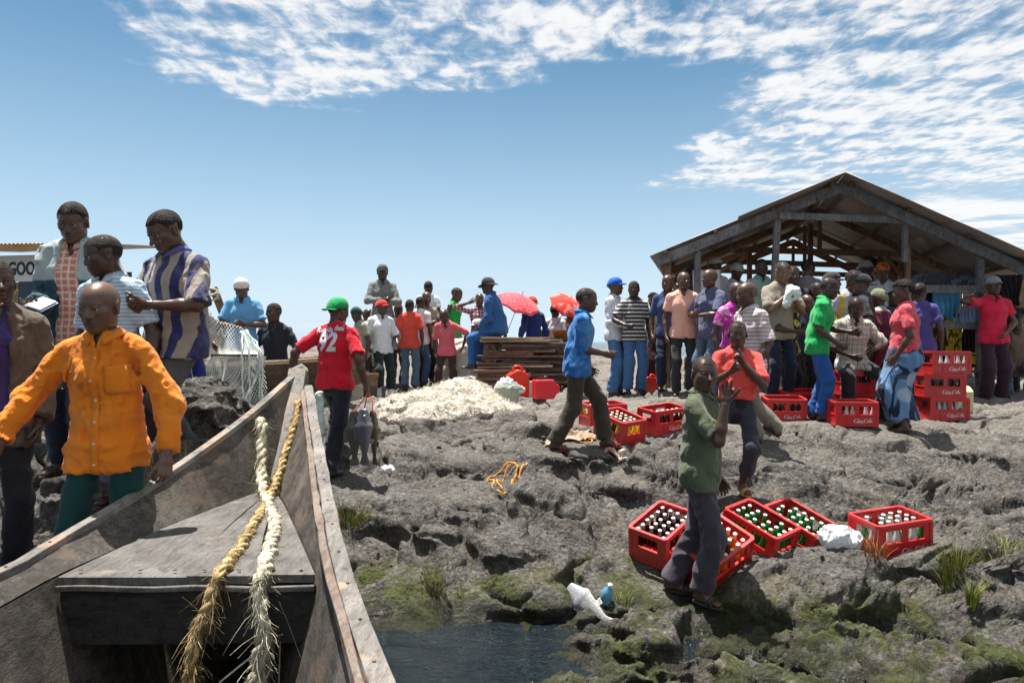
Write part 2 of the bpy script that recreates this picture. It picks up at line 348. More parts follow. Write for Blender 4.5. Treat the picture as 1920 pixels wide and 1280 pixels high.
def build_terrain():
    tx = np.concatenate([np.linspace(-1.7,-.74,80)[:-1], np.linspace(-.74,.74,760), np.linspace(.74,1.7,80)[1:]])
    dy = np.exp(np.arange(math.log(1.9), math.log(26), .0036))
    D, T = np.meshgrid(dy, tx, indexing='ij'); X = T*D; Y = D.copy()
    b, d = ground_full(X, Y)
    Z = b+d
    Z = np.where(D > 18, Z-(D-18)*.2, Z)
    Z = np.where(D < 2.6, Z-(2.6-D)*.5, Z)
    Z -= np.clip(np.abs(T)-1.3, 0, 1)*1.2*D*.3
    # ease the steepest faces so that they do not smear into vertical streaks
    gy = np.abs(np.gradient(Z, axis=0)/np.gradient(Y, axis=0)); gx = np.abs(np.gradient(Z, axis=1)/np.maximum(np.gradient(X, axis=1), 1e-4)); st = np.clip((np.hypot(gx, gy)-1.6)/1.0, 0, 1)
    def blur(A, n):
        for _ in range(n):
            B = A.copy(); B[1:-1] = .25*A[:-2]+.5*A[1:-1]+.25*A[2:]; A = B.copy(); A[:,1:-1] = .25*B[:,:-2]+.5*B[:,1:-1]+.25*B[:,2:]
        return A
    st = np.clip(blur(st, 3)*1.5, 0, 1); Z = Z*(1-st)+blur(Z, 5)*st
    Z = Z+st*.012*fbm(X*22, Y*9+Z*25, 3, .6)
    # horizontal push so that ledges overhang
    sy = vnoise(X*2.2+4, Z*9+Y*.6); sx = vnoise(X*2.5-7, Z*8+Y*1.5)
    Yo = Y-(.06*sy+.03*st*vnoise(X*7+3, Z*22))*np.clip(1.4-(D-5)*.12, .2, 1.2); Xo = X+.05*sx
    V = np.stack([Xo, Yo, Z], -1).reshape(-1,3)
    n, m = D.shape; I = np.arange(n*m).reshape(n, m)
    F = np.stack([I[:-1,:-1], I[:-1,1:], I[1:,1:], I[1:,:-1]], -1).reshape(-1,4)
    me = np_mesh('rock_ground', V, F)
    t = NT('rock'); c = t.co(); g = t.node('ShaderNodeNewGeometry'); sp = t.node('ShaderNodeSeparateXYZ'); t.L.new(g.outputs['Position'], sp.inputs[0])
    zz = sp.outputs[2]; yy = sp.outputs[1]
    big = t.noise(c, 1.3, 5, .6, .3); mid = t.noise(c, 7, 6, .65); fin = t.noise(c, 42, 5, .7); sp2 = t.noise(c, 160, 3, .7)
    m1 = t.math('ADD', t.math('MULTIPLY', big, .4), t.math('MULTIPLY', mid, .6))
    col = t.ramp(m1, [(.30, (.030,.027,.025)), (.44, (.052,.047,.042)), (.56, (.110,.101,.090)), (.72, (.24,.222,.20))])
    col = t.mix(t.ss(fin, .42, .62), col, t.mix(.5, col, (.19,.175,.157)))
    col = t.mix(t.math('MULTIPLY', t.ss(t.noise(c, 3.1, 4, .6), .52, .72), .5), col, (.20,.155,.105), 'MIX')
    col = t.mix(t.math('MULTIPLY', t.ss(fin, .46, .36), .75), col, (.024,.022,.021)); pale = t.math('MULTIPLY', t.ss(t.noise(c, 24, 5, .72, .4), .53, .66), .6); col = t.mix(pale, col, (.31,.285,.25))
    # trodden, dusty plateau further back is paler
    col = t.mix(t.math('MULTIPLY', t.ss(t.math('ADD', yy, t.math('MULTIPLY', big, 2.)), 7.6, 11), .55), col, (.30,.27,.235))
    # algae and wet rock at the water's edge
    nz = t.math('ADD', zz, t.math('MULTIPLY', t.math('SUBTRACT', mid, .5), .35))
    algae = t.math('MULTIPLY', t.math('MULTIPLY', t.ss(nz, .36, .16), t.ss(t.math('ADD', t.math('MULTIPLY', t.noise(c, 3.4, 4, .6), .6), t.math('MULTIPLY', t.noise(c, 30, 4, .7), .4)), .445, .525)), .92)
    gcol = t.mix(fin, (.020,.030,.006), (.11,.125,.022))
    col = t.mix(algae, col, gcol)
    wet = t.ss(nz, .19, .04)
    col = t.mix(t.math('MULTIPLY', wet, .72), col, (.020,.018,.013))
    rough = t.math('SUBTRACT', .88, t.math('MULTIPLY', wet, .62))
    h = t.math('ADD', t.math('MULTIPLY', mid, .5), t.math('ADD', t.math('MULTIPLY', fin, .35), t.math('MULTIPLY', sp2, .10)))
    vb = t.vor(t.co(sc=(1,1.5,1.2)), 17)
    h = t.math('ADD', h, t.math('MULTIPLY', vb, .22))
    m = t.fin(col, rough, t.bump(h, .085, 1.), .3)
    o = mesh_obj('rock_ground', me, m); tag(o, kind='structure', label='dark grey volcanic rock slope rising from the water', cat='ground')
    del o['category']
build_terrain()
def build_water():
    V = []; F = []
    # one sheet, finer near the shore
    xs = np.concatenate([-np.geomspace(6000,8,14), np.linspace(-6,6,13), np.geomspace(8,6000,14)]); ys = np.concatenate([[-3000,-300,-30,-4,-1], np.linspace(0,8,9), np.geomspace(10,9000,16)])
    X, Y = np.meshgrid(xs, ys); n, m = X.shape; I = np.arange(n*m).reshape(n,m)
    V = np.stack([X, Y, np.zeros_like(X)], -1).reshape(-1,3); F = np.stack([I[:-1,:-1], I[:-1,1:], I[1:,1:], I[1:,:-1]], -1).reshape(-1,4)
    t = NT('lake_water'); c = t.co(sc=(1,1.7,1)); n1 = t.noise(c, 3.2, 4, .6, .6); n2 = t.noise(c, 11, 3, .55, .3)
    h = t.math('ADD', t.math('MULTIPLY', n1, .7), t.math('MULTIPLY', n2, .3))
    m_ = t.fin((.010,.016,.020), .05, t.bump(h, .30, .9), .5, IOR=1.33)
    tag(mesh_obj('lake_water', np_mesh('lake_water', V, F), m_), kind='structure')
build_water()
# ------------------------------------------------------------------ smooth-union fields meshed by surface nets
def ell_cone(A, B, ra, rb, side=None, cuts=(), capk=1.0):
    """tapered elliptic capsule A->B; ra/rb = radius or (side, front) radii; cuts = [(point, normal)] keep the side the normal points away from"""
    A = np.array(A, np.float32); B = np.array(B, np.float32)
    ra = np.array(ra if hasattr(ra, '__len__') else (ra, ra), np.float32); rb = np.array(rb if hasattr(rb, '__len__') else (rb, rb), np.float32)
    ab = B-A; L = float(np.linalg.norm(ab)); ax = ab/L if L > 1e-6 else np.array([0,0,1], np.float32)
    s = np.array(side if side is not None else (1,0,0), np.float32); s = s-ax*np.dot(s, ax)
    if np.linalg.norm(s) < 1e-3: s = np.cross(ax, np.array([0,1,0], np.float32))
    if np.linalg.norm(s) < 1e-3: s = np.cross(ax, np.array([1,0,0], np.float32))
    s /= np.linalg.norm(s); n = np.cross(ax, s)
    R_ = max(ra.max(), rb.max()); lo = np.minimum(A, B)-R_; hi = np.maximum(A, B)+R_
    def f(P):
        q = P-A; t = np.clip((q@ax)/max(L, 1e-6), 0, 1); q = q-t[...,None]*ab
        rs = ra[0]+(rb[0]-ra[0])*t; rn = ra[1]+(rb[1]-ra[1])*t; rm = np.minimum(rs, rn)*capk
        a = (q@s); b = (q@n); c = (q@ax)
        k1 = np.sqrt((a/rs)**2+(b/rn)**2+(c/rm)**2)+1e-6; k2 = np.sqrt((a/rs**2)**2+(b/rn**2)**2+(c/rm**2)**2)+1e-6
        d = k1*(k1-1)/k2
        for p, nn in cuts:
            d = np.maximum(d, (P-np.array(p, np.float32))@np.array(nn, np.float32))
        return d
    return lo, hi, f
def ellipsoid(c, r, rot=None, cuts=()):
    c = np.array(c, np.float32); r = np.array(r if hasattr(r, '__len__') else (r,)*3, np.float32)
    M_ = np.array(rot, np.float32) if rot is not None else None
    def f(P):
        q = P-c
        if M_ is not None: q = q@M_
        k1 = np.sqrt(((q/r)**2).sum(-1))+1e-6; k2 = np.sqrt(((q/r**2)**2).sum(-1))+1e-6
        d = k1*(k1-1)/k2
        for p, nn in cuts: d = np.maximum(d, (P-np.array(p, np.float32))@np.array(nn, np.float32))
        return d
    return c-r.max(), c+r.max(), f
class Field:
    def __init__(s, prims, h, pad=.03, clipz=None):
        lo = np.min([p[0][0] for p in prims], 0)-pad; hi = np.max([p[0][1] for p in prims], 0)+pad
        s.lo = lo.astype(np.float32); s.h = h; s.n = np.ceil((hi-lo)/h).astype(int)+1
        s.F = np.full(s.n, .08, np.float32)
        s.ax = [s.lo[i]+h*np.arange(s.n[i], dtype=np.float32) for i in range(3)]
        for p, k, op in prims: s.op(p, k, op)
    def sub(s, lo, hi, m):
        a = np.clip(np.floor((np.array(lo)-m-s.lo)/s.h).astype(int), 0, s.n); b = np.clip(np.ceil((np.array(hi)+m-s.lo)/s.h).astype(int)+1, 0, s.n)
        return tuple(slice(a[i], b[i]) for i in range(3))
    def pts(s, sl): return np.stack(np.meshgrid(s.ax[0][sl[0]], s.ax[1][sl[1]], s.ax[2][sl[2]], indexing='ij'), -1)
    def op(s, p, k, op):
        sl = s.sub(p[0], p[1], .035+k); 
        if any(x.stop <= x.start for x in sl): return
        P = s.pts(sl); d = p[2](P); a = s.F[sl]
        if op == '-':
            d = -d; hh = np.clip(k-np.abs(a-d), 0, None)/max(k, 1e-6); s.F[sl] = np.maximum(a, d)+hh*hh*k*.25
        else:
            hh = np.clip(k-np.abs(a-d), 0, None)/max(k, 1e-6); s.F[sl] = np.minimum(a, d)-hh*hh*k*.25
    def fold(s, amp, f=8., seed=0., band=.05, stretch=(1,1,.55)):
        m = np.abs(s.F) < band; P = np.stack([s.ax[i][j] for i, j in enumerate(np.nonzero(m))], -1)
        if len(P) == 0: return
        x, y, z = P[:,0]*f*stretch[0]+seed*3.1, P[:,1]*f*stretch[1]+seed*1.7, P[:,2]*f*stretch[2]-seed
        wz = vnoise(x*.6, y*.6, z*.6)*1.3; w2 = vnoise(x*.5+9, y*.5, z*.5)*1.3
        a = 1-np.abs(vnoise(x+wz, y+w2, z*1.7+wz))*2.6; b = vnoise(x*2.3+w2*2, y*2.3, z*2.6+wz*2)
        s.F[m] -= amp*(a*.75+b*.35)
    def mesh(s):
        F = s.F; h = s.h; neg = F < 0
        cn = np.zeros(s.n-1, np.int8)
        nb = neg.astype(np.int8)
        for i in (0,1):
            for j in (0,1):
                for k in (0,1): cn += nb[i:F.shape[0]-1+i, j:F.shape[1]-1+j, k:F.shape[2]-1+k]
        act = (cn > 0) & (cn < 8); ci = np.nonzero(act); N = len(ci[0])
        idx = np.full(act.shape, -1, np.int32); idx[ci] = np.arange(N)
        cor = [(i,j,k) for i in (0,1) for j in (0,1) for k in (0,1)]
        val = np.stack([F[ci[0]+i, ci[1]+j, ci[2]+k] for i,j,k in cor], -1)
        acc = np.zeros((N,3), np.float32); cnt = np.zeros(N, np.float32)
        for a in range(8):
            for b in range(a+1, 8):
                da = [cor[b][q]-cor[a][q] for q in range(3)]
                if sum(abs(q) for q in da) != 1: continue
                va, vb = val[:,a], val[:,b]; m = (va < 0) != (vb < 0)
                t = np.where(m, va/np.where(m, va-vb, 1), 0)
                pa = np.array(cor[a], np.float32)+t[:,None]*np.array(da, np.float32)
                acc += np.where(m[:,None], pa, 0); cnt += m
        V = (acc/np.maximum(cnt, 1)[:,None]+np.stack(ci, -1))*h+s.lo
        Q = []
        for axn in range(3):
            sl0 = [slice(None)]*3; sl1 = [slice(None)]*3; sl0[axn] = slice(0,-1); sl1[axn] = slice(1,None)
            d0 = neg[tuple(sl0)]; ch = d0 != neg[tuple(sl1)]
            o = [q for q in range(3) if q != axn]
            e = np.nonzero(ch); ok = (e[o[0]] > 0) & (e[o[1]] > 0) & (e[o[0]] < s.n[o[0]]-1) & (e[o[1]] < s.n[o[1]]-1)
            e = [q[ok] for q in e]; sg = d0[tuple(e)]
            def cell(da, db):
                c = [e[0], e[1], e[2]]; c[o[0]] = c[o[0]]+da; c[o[1]] = c[o[1]]+db; return idx[tuple(c)]
            q = np.stack([cell(-1,-1), cell(0,-1), cell(0,0), cell(-1,0)], -1)
            flip = sg if axn != 1 else ~sg
            q[~flip] = q[~flip][:, ::-1]; Q.append(q)
        Q = np.concatenate(Q) if Q else np.zeros((0,4), np.int32)
        return V, Q[(Q >= 0).all(1)]
def sdf(prims, h, fold=None, pad=.03):
    F = Field(prims, h, pad)
    if fold: 
        for fo in (fold if isinstance(fold, list) else [fold]): F.fold(*fo)
    return F.mesh()
def rot3(x=0, y=0, z=0):
    return np.array(Matrix.Rotation(R(z),3,'Z') @ Matrix.Rotation(R(y),3,'Y') @ Matrix.Rotation(R(x),3,'X'))
# ------------------------------------------------------------------ heads and hands, built once per kind and shared
def head_prims(jaw=1., nose=1., brow=1., wide=1.):
    E = lambda c, r, k=.02, op='+', rot=None: (ellipsoid(c, r, rot), k, op)
    p = [E((0,.018,.03), (.075*wide,.096,.088)), E((0,-.01,.035), (.071*wide,.085,.075), .02), E((0,-.036,-.046), (.055*jaw,.058,.072), .035), E((0,-.062,-.092), (.028*jaw,.026,.022), .025)]
    for s in (-1,1):
        p += [E((s*.04*wide,-.060,-.014), (.023,.026,.02), .022), E((s*.05*jaw,-.005,-.055), (.017,.04,.035), .03)]
    p += [E((0,-.078,.026), (.046*brow,.014,.011), .016)]
    for s in (-1,1): p.append(E((s*.031,-.098,.004), (.019,.016,.011), .014, '-'))
    p += [((ell_cone((0,-.083,.012), (0,-.106*nose,-.030), (.008,.010), (.012,.012))), .012, '+'), E((-.013*nose,-.094,-.034), (.011*nose,.013,.009), .010), E((.013*nose,-.094,-.034), (.011*nose,.013,.009), .010)]
    p += [E((0,-.091,-.0585), (.025,.012,.0075), .007), E((0,-.089,-.0735), (.022,.012,.0085), .007), E((0,-.104,-.0655), (.024,.010,.0022), .004, '-')]
    for s in (-1,1):
        p.append((ell_cone((s*.032,-.0885,.0125), (s*.032,-.0885,.0105), (.016,.006), (.016,.006)), .006, '+'))
        p.append(E((s*.079*wide,.012,-.004), (.009,.022,.033), .010, '+', rot3(-12,0,s*22)))
        p.append(E((s*.086*wide,.008,-.002), (.006,.012,.018), .006, '-', rot3(-12,0,s*22)))
    p.append((ell_cone((0,.012,-.05), (0,.034,-.16), (.049,.050), (.054,.055)), .03, '+'))
    return p
HEADS = {}
def head_mesh(kind, h):
    key = (kind, h)
    if key not in HEADS:
        prm = [(1,1,1,1),(1.06,1.12,1.05,1.0),(.94,.95,.95,.97),(1.1,1.05,1.0,1.04)][kind]
        V, Q = sdf(head_prims(*prm), h, pad=.01)
        keep = V[:,2] > -.135; 
        HEADS[key] = (V, Q)
    return HEADS[key]
def hand_prims(curl, spread=6., thumb=35., per=None):
    """left hand seen with fingers along -Z, palm facing -X (towards the body), thumb forward (-Y)"""
    p = [(ell_cone((0,0,.03), (0,0,-.015), (.022,.030), (.018,.033)), .01, '+'), (ell_cone((0,0,-.015), (.0,0,-.078), (.015,.036), (.0125,.040)), .015, '+')]
    base = [(-.031,-.086,.066), (-.010,-.091,.074), (.011,-.088,.069), (.030,-.080,.054)]
    for i, (y, z, L) in enumerate(base):
        c = curl if per is None else per[i]
        a = 0.; sp = R(spread*(i-1.5)); pt = np.array([0., y, z+.012])
        for j, fr in enumerate((.44,.31,.25)):
            a += R(c*(1.,1.1,.75)[j])
            d = np.array([-math.sin(a), math.sin(sp)*math.cos(a), -math.cos(a)]); q = pt+d*L*fr
            r0 = (.0098,.0088,.0080)[j]; r1 = (.0090,.0081,.0068)[j]
            if i == 3: r0 *= .88; r1 *= .88
            p.append((ell_cone(pt, q, r0, r1), .004, '+')); pt = q
    th = R(thumb); pt = np.array([-.004,-.026,-.022])
    for j, (L, r0, r1) in enumerate(((.042,.015,.0115),(.032,.0108,.0098),(.027,.0095,.0078))):
        a2 = th*(1,.72,.5)[j]; d = np.array([-.28-.1*j, -math.sin(a2), -math.cos(a2)]); d /= np.linalg.norm(d); q = pt+d*L
        p.append((ell_cone(pt, q, r0, r1), .008, '+')); pt = q
    return p
HANDK = {'relax': dict(curl=20, spread=5, thumb=32), 'fist': dict(curl=78, spread=1, thumb=20), 'grip': dict(curl=58, spread=2, thumb=25), 'flat': dict(curl=5, spread=10, thumb=50), 'sign': dict(curl=0, spread=9, thumb=40, per=(46,6,8,14)), 'half': dict(curl=36, spread=4, thumb=35)}
HANDS = {}
def hand_mesh(kind, h):
    if (kind, h) not in HANDS: HANDS[(kind, h)] = sdf(hand_prims(**HANDK[kind]), h, pad=.01)
    return HANDS[(kind, h)]
# ------------------------------------------------------------------ cloth, skin and hair materials
def skin_mat(i):
    n = f'skin_{("umber","cocoa","deep","chestnut")[i]}'
    if n in MATS: return MATS[n]
    c0 = [(.090,.046,.029),(.125,.066,.041),(.060,.032,.022),(.175,.095,.060)][i]
    t = NT(n); c = t.co(); a = t.noise(c, 9, 4, .6); f = t.noise(c, 120, 2, .5)
    col = t.mix(a, tuple(x*.75 for x in c0), tuple(x*1.25 for x in c0))
    return t.fin(col, t.math('ADD', t.math('MULTIPLY', a, .2), .28), t.bump(f, .001, .35), .45, Subsurface_Weight=.06, Subsurface_Scale=.01)
def hair_mat(n='hair_black', c0=(.024,.019,.016)):
    if n in MATS: return MATS[n]
    t = NT(n); c = t.co(); f = t.noise(c, 210, 3, .7); v = t.vor(c, 150)
    return t.fin(t.mix(f, tuple(x*.6 for x in c0), tuple(x*1.7 for x in c0)), .75, t.bump(t.math('ADD', f, v), .006, 1.), .25)
def eye_mats():
    if 'eye_white' not in MATS:
        NT('eye_white').fin((.34,.29,.25), .3); NT('eye_iris').fin((.010,.006,.004), .12); NT('lip').fin((.075,.030,.026), .42)
    return MATS['eye_white'], MATS['eye_iris']
_cm = {}
def cloth(col, pat=None, col2=(.8,.8,.8), freq=30., wear=.0, rough=.85, width=.5, sheen=.15, weave=True, fade=None):
    key = (col, pat, col2, freq, wear, width, fade)
    if key in _cm: return _cm[key]
    t = NT('cloth_%03d' % len(_cm)); c = t.co(); a = t.noise(c, 5, 5, .6); w = t.noise(c, 2.2, 4, .6, .3)
    base = t.mix(a, tuple(x*.80 for x in col), tuple(min(1, x*1.12) for x in col))
    sp = t.node('ShaderNodeSeparateXYZ'); t.L.new(c, sp.inputs[0])
    jit = t.math('MULTIPLY', t.math('SUBTRACT', a, .5), .007)
    def stripe(axis, fr, wd, soft=.06):
        x = t.math('FRACT', t.math('MULTIPLY', t.math('ADD', t.math('ADD', sp.outputs[axis], jit), 10.), fr))
        return t.math('MULTIPLY', t.ss(x, 0., soft), t.ss(x, wd+soft, wd))
    if pat == 'h': base = t.mix(stripe(2, freq, width), base, col2)
    elif pat == 'v': base = t.mix(stripe(0, freq, width), base, col2)
    elif pat == 'plaid':
        base = t.mix(t.math('MULTIPLY', stripe(2, freq, width), .65), base, col2); base = t.mix(t.math('MULTIPLY', stripe(0, freq, width), .65), base, col2)
        base = t.mix(t.math('MULTIPLY', stripe(0, freq*2, .12), .4), base, tuple(x*.4 for x in col2))
    elif pat == 'dots':
        base = t.mix(t.ss(t.vor(c, freq), .38, .30), base, col2)
    elif pat == 'kanga':
        m = t.math('ABSOLUTE', t.math('SUBTRACT', t.noise(t.co(sc=(1,1,.8)), freq, 2, .4, .8), .5)); base = t.mix(t.ss(m, .045, .03), base, col2)
        base = t.mix(t.ss(t.vor(t.co(loc=(.3,.1,.2)), freq*.55), .17, .14), base, tuple(x*.5+.25 for x in col))
    elif pat == 'patch':
        base = t.mix(t.ss(t.noise(c, freq, 3, .6, .5), .52, .56), base, col2)
    elif pat == 'block':   # colour change below a level
        base = t.mix(t.ss(sp.outputs[2], freq+.01, freq-.01), base, col2)
    elif pat == 'centre':
        base = t.mix(t.ss(t.math('ABSOLUTE', sp.outputs[0]), width+.006, width-.006), base, col2)
    if wear: base = t.mix(t.math('MULTIPLY', t.ss(w, .5, .72), wear), base, fade if fade else tuple(min(1, x*.5+.4) for x in col))
    h = a
    nr = t.bump(t.math('ADD', t.noise(t.co(sc=(1,1,.45), rot=(.3,.4,0)), 13, 5, .62, .7), t.math('MULTIPLY', t.noise(t.co(sc=(.5,1,1), rot=(0,.5,.3)), 24, 4, .6, .8), .4)), .022, .7)
    if weave: nr = t.bump(t.noise(c, 340, 2, .6), .0012, .35, nr)
    m = t.fin(base, rough, nr, .2, Sheen_Weight=sheen, Sheen_Roughness=.5)
    _cm[key] = m; return m
# ------------------------------------------------------------------ the figure
def ik(A, T, l1, l2, hint):
    A = np.array(A, float); T = np.array(T, float); d = T-A; L = np.linalg.norm(d); mx = (l1+l2)*.998
    if L > mx: T = A+d/L*mx; d = T-A; L = mx
    u = d/max(L, 1e-6); a = (l1*l1-l2*l2+L*L)/(2*L); hgt = math.sqrt(max(l1*l1-a*a, 0))
    h = np.array(hint, float); h = h-u*np.dot(h, u)
    if np.linalg.norm(h) < 1e-4: h = np.cross(u, [1,0,0])
    h /= np.linalg.norm(h)
    return A+u*a+h*hgt, T
def frame_from(fwd, palm):
    """columns: local x (away from palm), y, z (back along the arm)"""
    z = -np.array(fwd, float); z /= np.linalg.norm(z); x = -np.array(palm, float); x = x-z*np.dot(x, z)
    if np.linalg.norm(x) < 1e-3: x = np.cross(z, [0,1,.2])
    x /= np.linalg.norm(x); y = np.cross(z, x); return np.stack([x, y, z], 1)
def tf(V, M_, t): return V@np.asarray(M_, np.float32).T+np.asarray(t, np.float32)
def foot_ground(x, y):
    a = np.linspace(0, 6.28, 9)[:-1]; X = np.concatenate([[x], x+.05*np.cos(a), x+.11*np.cos(a)]); Y = np.concatenate([[y], y+.05*np.sin(a), y+.11*np.sin(a)])
    b, d = ground_full(X, Y); return float(np.percentile(b+d, 82))
def person(label, px, d, H=1.74, feet_py=None, yaw=0., skin=0, head=0, hairk='crop', lean=0., side=0., twist=0., pel=(0,0,0), seat=None,
           hyaw=0., hpitch=0., hl=None, hr=None, el=None, er=None, kl='relax', kr='relax', pl=None, pr=None, fl=(.10,.0), fr=(-.10,.0), liftl=0., liftr=0., toel=12, toer=-12, pitl=0., pitr=0.,
           kneel=None, kneer=None, top='tee', topm=None, sleeve=.48, hem=-.09, bot='trousers', botm=None, shoe='sandal', shoem=None, loose=1., cap=None, capm=None,
           fat=1., collar=None, fold=.011, open_jacket=None, group=None, z=None, hrel=True, scarf=None, legw=1.0, anklez=.07, foldl=.012):
    s = H/1.75; x0 = (px-CX)/FPX*d; y0 = d
    zr = foot_ground(x0, y0) if z is None else z
    root = empty('person', (x0, y0, zr), R(yaw)); tag(root, label, 'person', group)
    h = float(np.clip(.0019*d, .0085, .021)); hh = .0042 if d < 6.5 else (.006 if d < 9.6 else .0085); hk = .0055 if d < 6.5 else (.007 if d < 9.6 else .010)
    ca, sa = math.cos(R(yaw)), math.sin(R(yaw))
    def gz(lx, ly):
        if z is not None: return 0.
        return foot_ground(x0+ca*lx-sa*ly, y0+sa*lx+ca*ly)-zr
    Rp = rot3(lean*.3, side*.3, twist*.25); Rc = rot3(lean, side, 0)@rot3(0,0,twist)
    fl = (fl[0]*s, fl[1]*s); fr = (fr[0]*s, fr[1]*s)
    gl, gr = gz(*fl), gz(*fr)
    if seat is not None: pz = seat
    else: pz = .93*s+min(min(gl+liftl, gr+liftr), .1)*1.0
    spread = max(math.hypot(fl[0]-pel[0], fl[1]-pel[1]), math.hypot(fr[0]-pel[0], fr[1]-pel[1]))
    if seat is None:
        leg = .845*s; pz = min(pz, math.sqrt(max(leg**2-max(0, spread-.09*s)**2, .1))+.085*s+min(gl, gr))
    pv = np.array([pel[0]*s, pel[1]*s, pz+pel[2]*s])
    P1 = pv+Rp@np.array([0,0,.15])*s; P2 = P1+Rc@np.array([0,-.005,.20])*s; P3 = P2+Rc@np.array([0,.01,.15])*s; NB = P3+Rc@np.array([0,.012,.055])*s
    Rh = Rc@rot3(0,0,0); Rh = rot3(lean*.35, side*.5, 0)@rot3(0,0,twist+hyaw)@rot3(hpitch,0,0)
    HC = NB+rot3(lean*.8,side,0)@np.array([0,-.012,.06])*s+Rh@np.array([0,-.02,.082])*s
    SH = {1: P3+Rc@np.array([.172*fat**.5,.01,-.036])*s, -1: P3+Rc@np.array([-.172*fat**.5,.01,-.036])*s}
    HP = {1: pv+Rp@np.array([.088,0,-.02])*s, -1: pv+Rp@np.array([-.088,0,-.02])*s}
    arms = {}; legs = {}
    for sd, tgt, eh, kk, pm in ((1, hl, el, kl, pl), (-1, hr, er, kr, pr)):
        if tgt is None: tgt = (sd*.07, -.05, -.525)
        T = SH[sd]+(Rc@np.array(tgt) if hrel else np.array(tgt))*s
        eh = eh if eh is not None else (sd*.45, .8, -.35)
        E, T = ik(SH[sd], T, .295*s, .262*s, Rc@np.array(eh, float)); arms[sd] = (SH[sd], E, T, kk, pm)
    for sd, ft, lift, gg, tt, pt, kn in ((1, fl, liftl, gl, toel, pitl, kneel), (-1, fr, liftr, gr, toer, pitr, kneer)):
        T = np.array([ft[0], ft[1], gg+lift+.085*s])
        K, T = ik(HP[sd], T, .43*s, .42*s, np.array(kn if kn is not None else (sd*.12,-1,.1), float))
        legs[sd] = (HP[sd], K, T, tt, pt)
    skm = skin_mat(skin); X = Rc[:,0]; Xp = Rp[:,0]
    # ---- body
    pr_ = []
    add = lambda L, p, k=.03, op='+': L.append((p, k, op))
    tk = .90
    add(pr_, ell_cone(pv, P1, (.135*tk*s*fat,.095*tk*s*fat), (.125*tk*s*fat,.088*tk*s*fat), Xp)); add(pr_, ell_cone(P1, P2, (.125*tk*s*fat,.088*tk*s*fat), (.145*tk*s,.100*tk*s), X), .05)
    add(pr_, ell_cone(P2, P3, (.145*tk*s,.100*tk*s), (.125*tk*s,.075*tk*s), X), .05)
    add(pr_, ell_cone(P3-Rc[:,2]*.02*s, NB, (.070*s,.050*s), (.056*s,.054*s), X), .03); add(pr_, ell_cone(NB-Rc[:,2]*.03*s, HC+Rh@np.array([0,.018,-.07])*s, .057*s, .053*s), .03)
    for sd in (1,-1):
        S, E, T, kk, pm = arms[sd]
        add(pr_, ell_cone(P3-Rc[:,2]*.02*s, S-Rc[:,2]*.01*s, .040*s, .036*s), .03); add(pr_, ell_cone(S, E, .042*s, .039*s), .03); add(pr_, ell_cone(E, E+(T-E)*.35, .039*s, .040*s), .02); add(pr_, ell_cone(E+(T-E)*.35, T, .040*s, .026*s), .02)
        Hh, K, A, tt, pt = legs[sd]
        add(pr_, ell_cone(Hh, K, .076*s, .052*s), .03); add(pr_, ell_cone(K, K+(A-K)*.32+np.array([0,.012,0]), .050*s, .054*s), .03); add(pr_, ell_cone(K+(A-K)*.32+np.array([0,.012,0]), A, .054*s, .034*s), .02)
        fm = rot3(0,0,tt)@rot3(pt,0,0)
        foot = lambda a: A+fm@np.array(a)*s
        add(pr_, ell_cone(foot((0,.035,-.045)), foot((0,-.07,-.05)), (.032*s,.032*s), (.038*s,.024*s), fm[:,0]), .025); add(pr_, ell_cone(foot((0,-.07,-.052)), foot((sd*-.006,-.155,-.062)), (.040*s,.024*s), (.036*s,.015*s), fm[:,0]), .02); add(pr_, ell_cone(A, foot((0,-.05,-.03)), .034*s, .030*s), .025)
    V, Q = sdf(pr_, h)
    Vs, Qs, mi = [V], [Q], [np.zeros(len(Q), int)]; nv = len(V)
    hv, hq = head_mesh(head, hh); HV = tf(hv*s*1.07, Rh, HC)
    lipm = (np.abs(hv[:,0]) < .025) & (hv[:,1] < -.083) & (hv[:,2] < -.050) & (hv[:,2] > -.082)
    Vs.append(HV); Qs.append(hq+nv); nv += len(HV); mi.append(np.where(lipm[hq].all(1), 3, 0))
    for sd in (1,-1):
        # eyeballs
        vv, qq = EYE; e = vv*np.array([1,1,1])+np.array([sd*.031,-.0795,.0035]); Vs.append(tf(e*s*1.07, Rh, HC)); Qs.append(qq+nv); nv += len(vv)
        ang = vv[:,1] < -.0104; mi.append(np.where(ang[qq].all(1), 2, 1))
        S, E, T, kk, pm = arms[sd]
        hv2, hq2 = hand_mesh(kk, hk); vh = hv2.copy()*s
        if sd < 0: vh[:,0] *= -1; hq2 = hq2[:, ::-1]
        fwd = T-E; pm = Rc@np.array(pm, float) if pm is not None else -sd*Rc[:,0]
        Fm = frame_from(fwd, pm if sd > 0 else -pm)
        # thumb must point forward for the mirrored hand too
        if sd < 0: pass
        Vs.append(tf(vh-np.array([0,0,.02*s]), Fm, T)); Qs.append(hq2+nv); nv += len(vh); mi.append(np.zeros(len(hq2), int))
    me = np_mesh('body', np.concatenate(Vs), np.concatenate(Qs), True, np.concatenate(mi))
    ew, ei = eye_mats(); body = mesh_obj('body', me, [skm, ew, ei, MATS['lip']], root)
    info = dict(root=root, arms=arms, legs=legs, HC=HC, Rh=Rh, Rc=Rc, P3=P3, P2=P2, P1=P1, pv=pv, NB=NB, s=s, X=X, SH=SH, body=body, h=h)
    # ---- hair
    def hair_region(v): 
        line = np.interp(v[:,1], [-.1,-.055,-.03,.0,.05,.12], [.062,.058,.02,.005,-.02,-.045]); return (v[:,2] > line) & ~((np.abs(v[:,0]) > .073) & (v[:,2] < .03) & (np.abs(v[:,1]-.012) < .03))
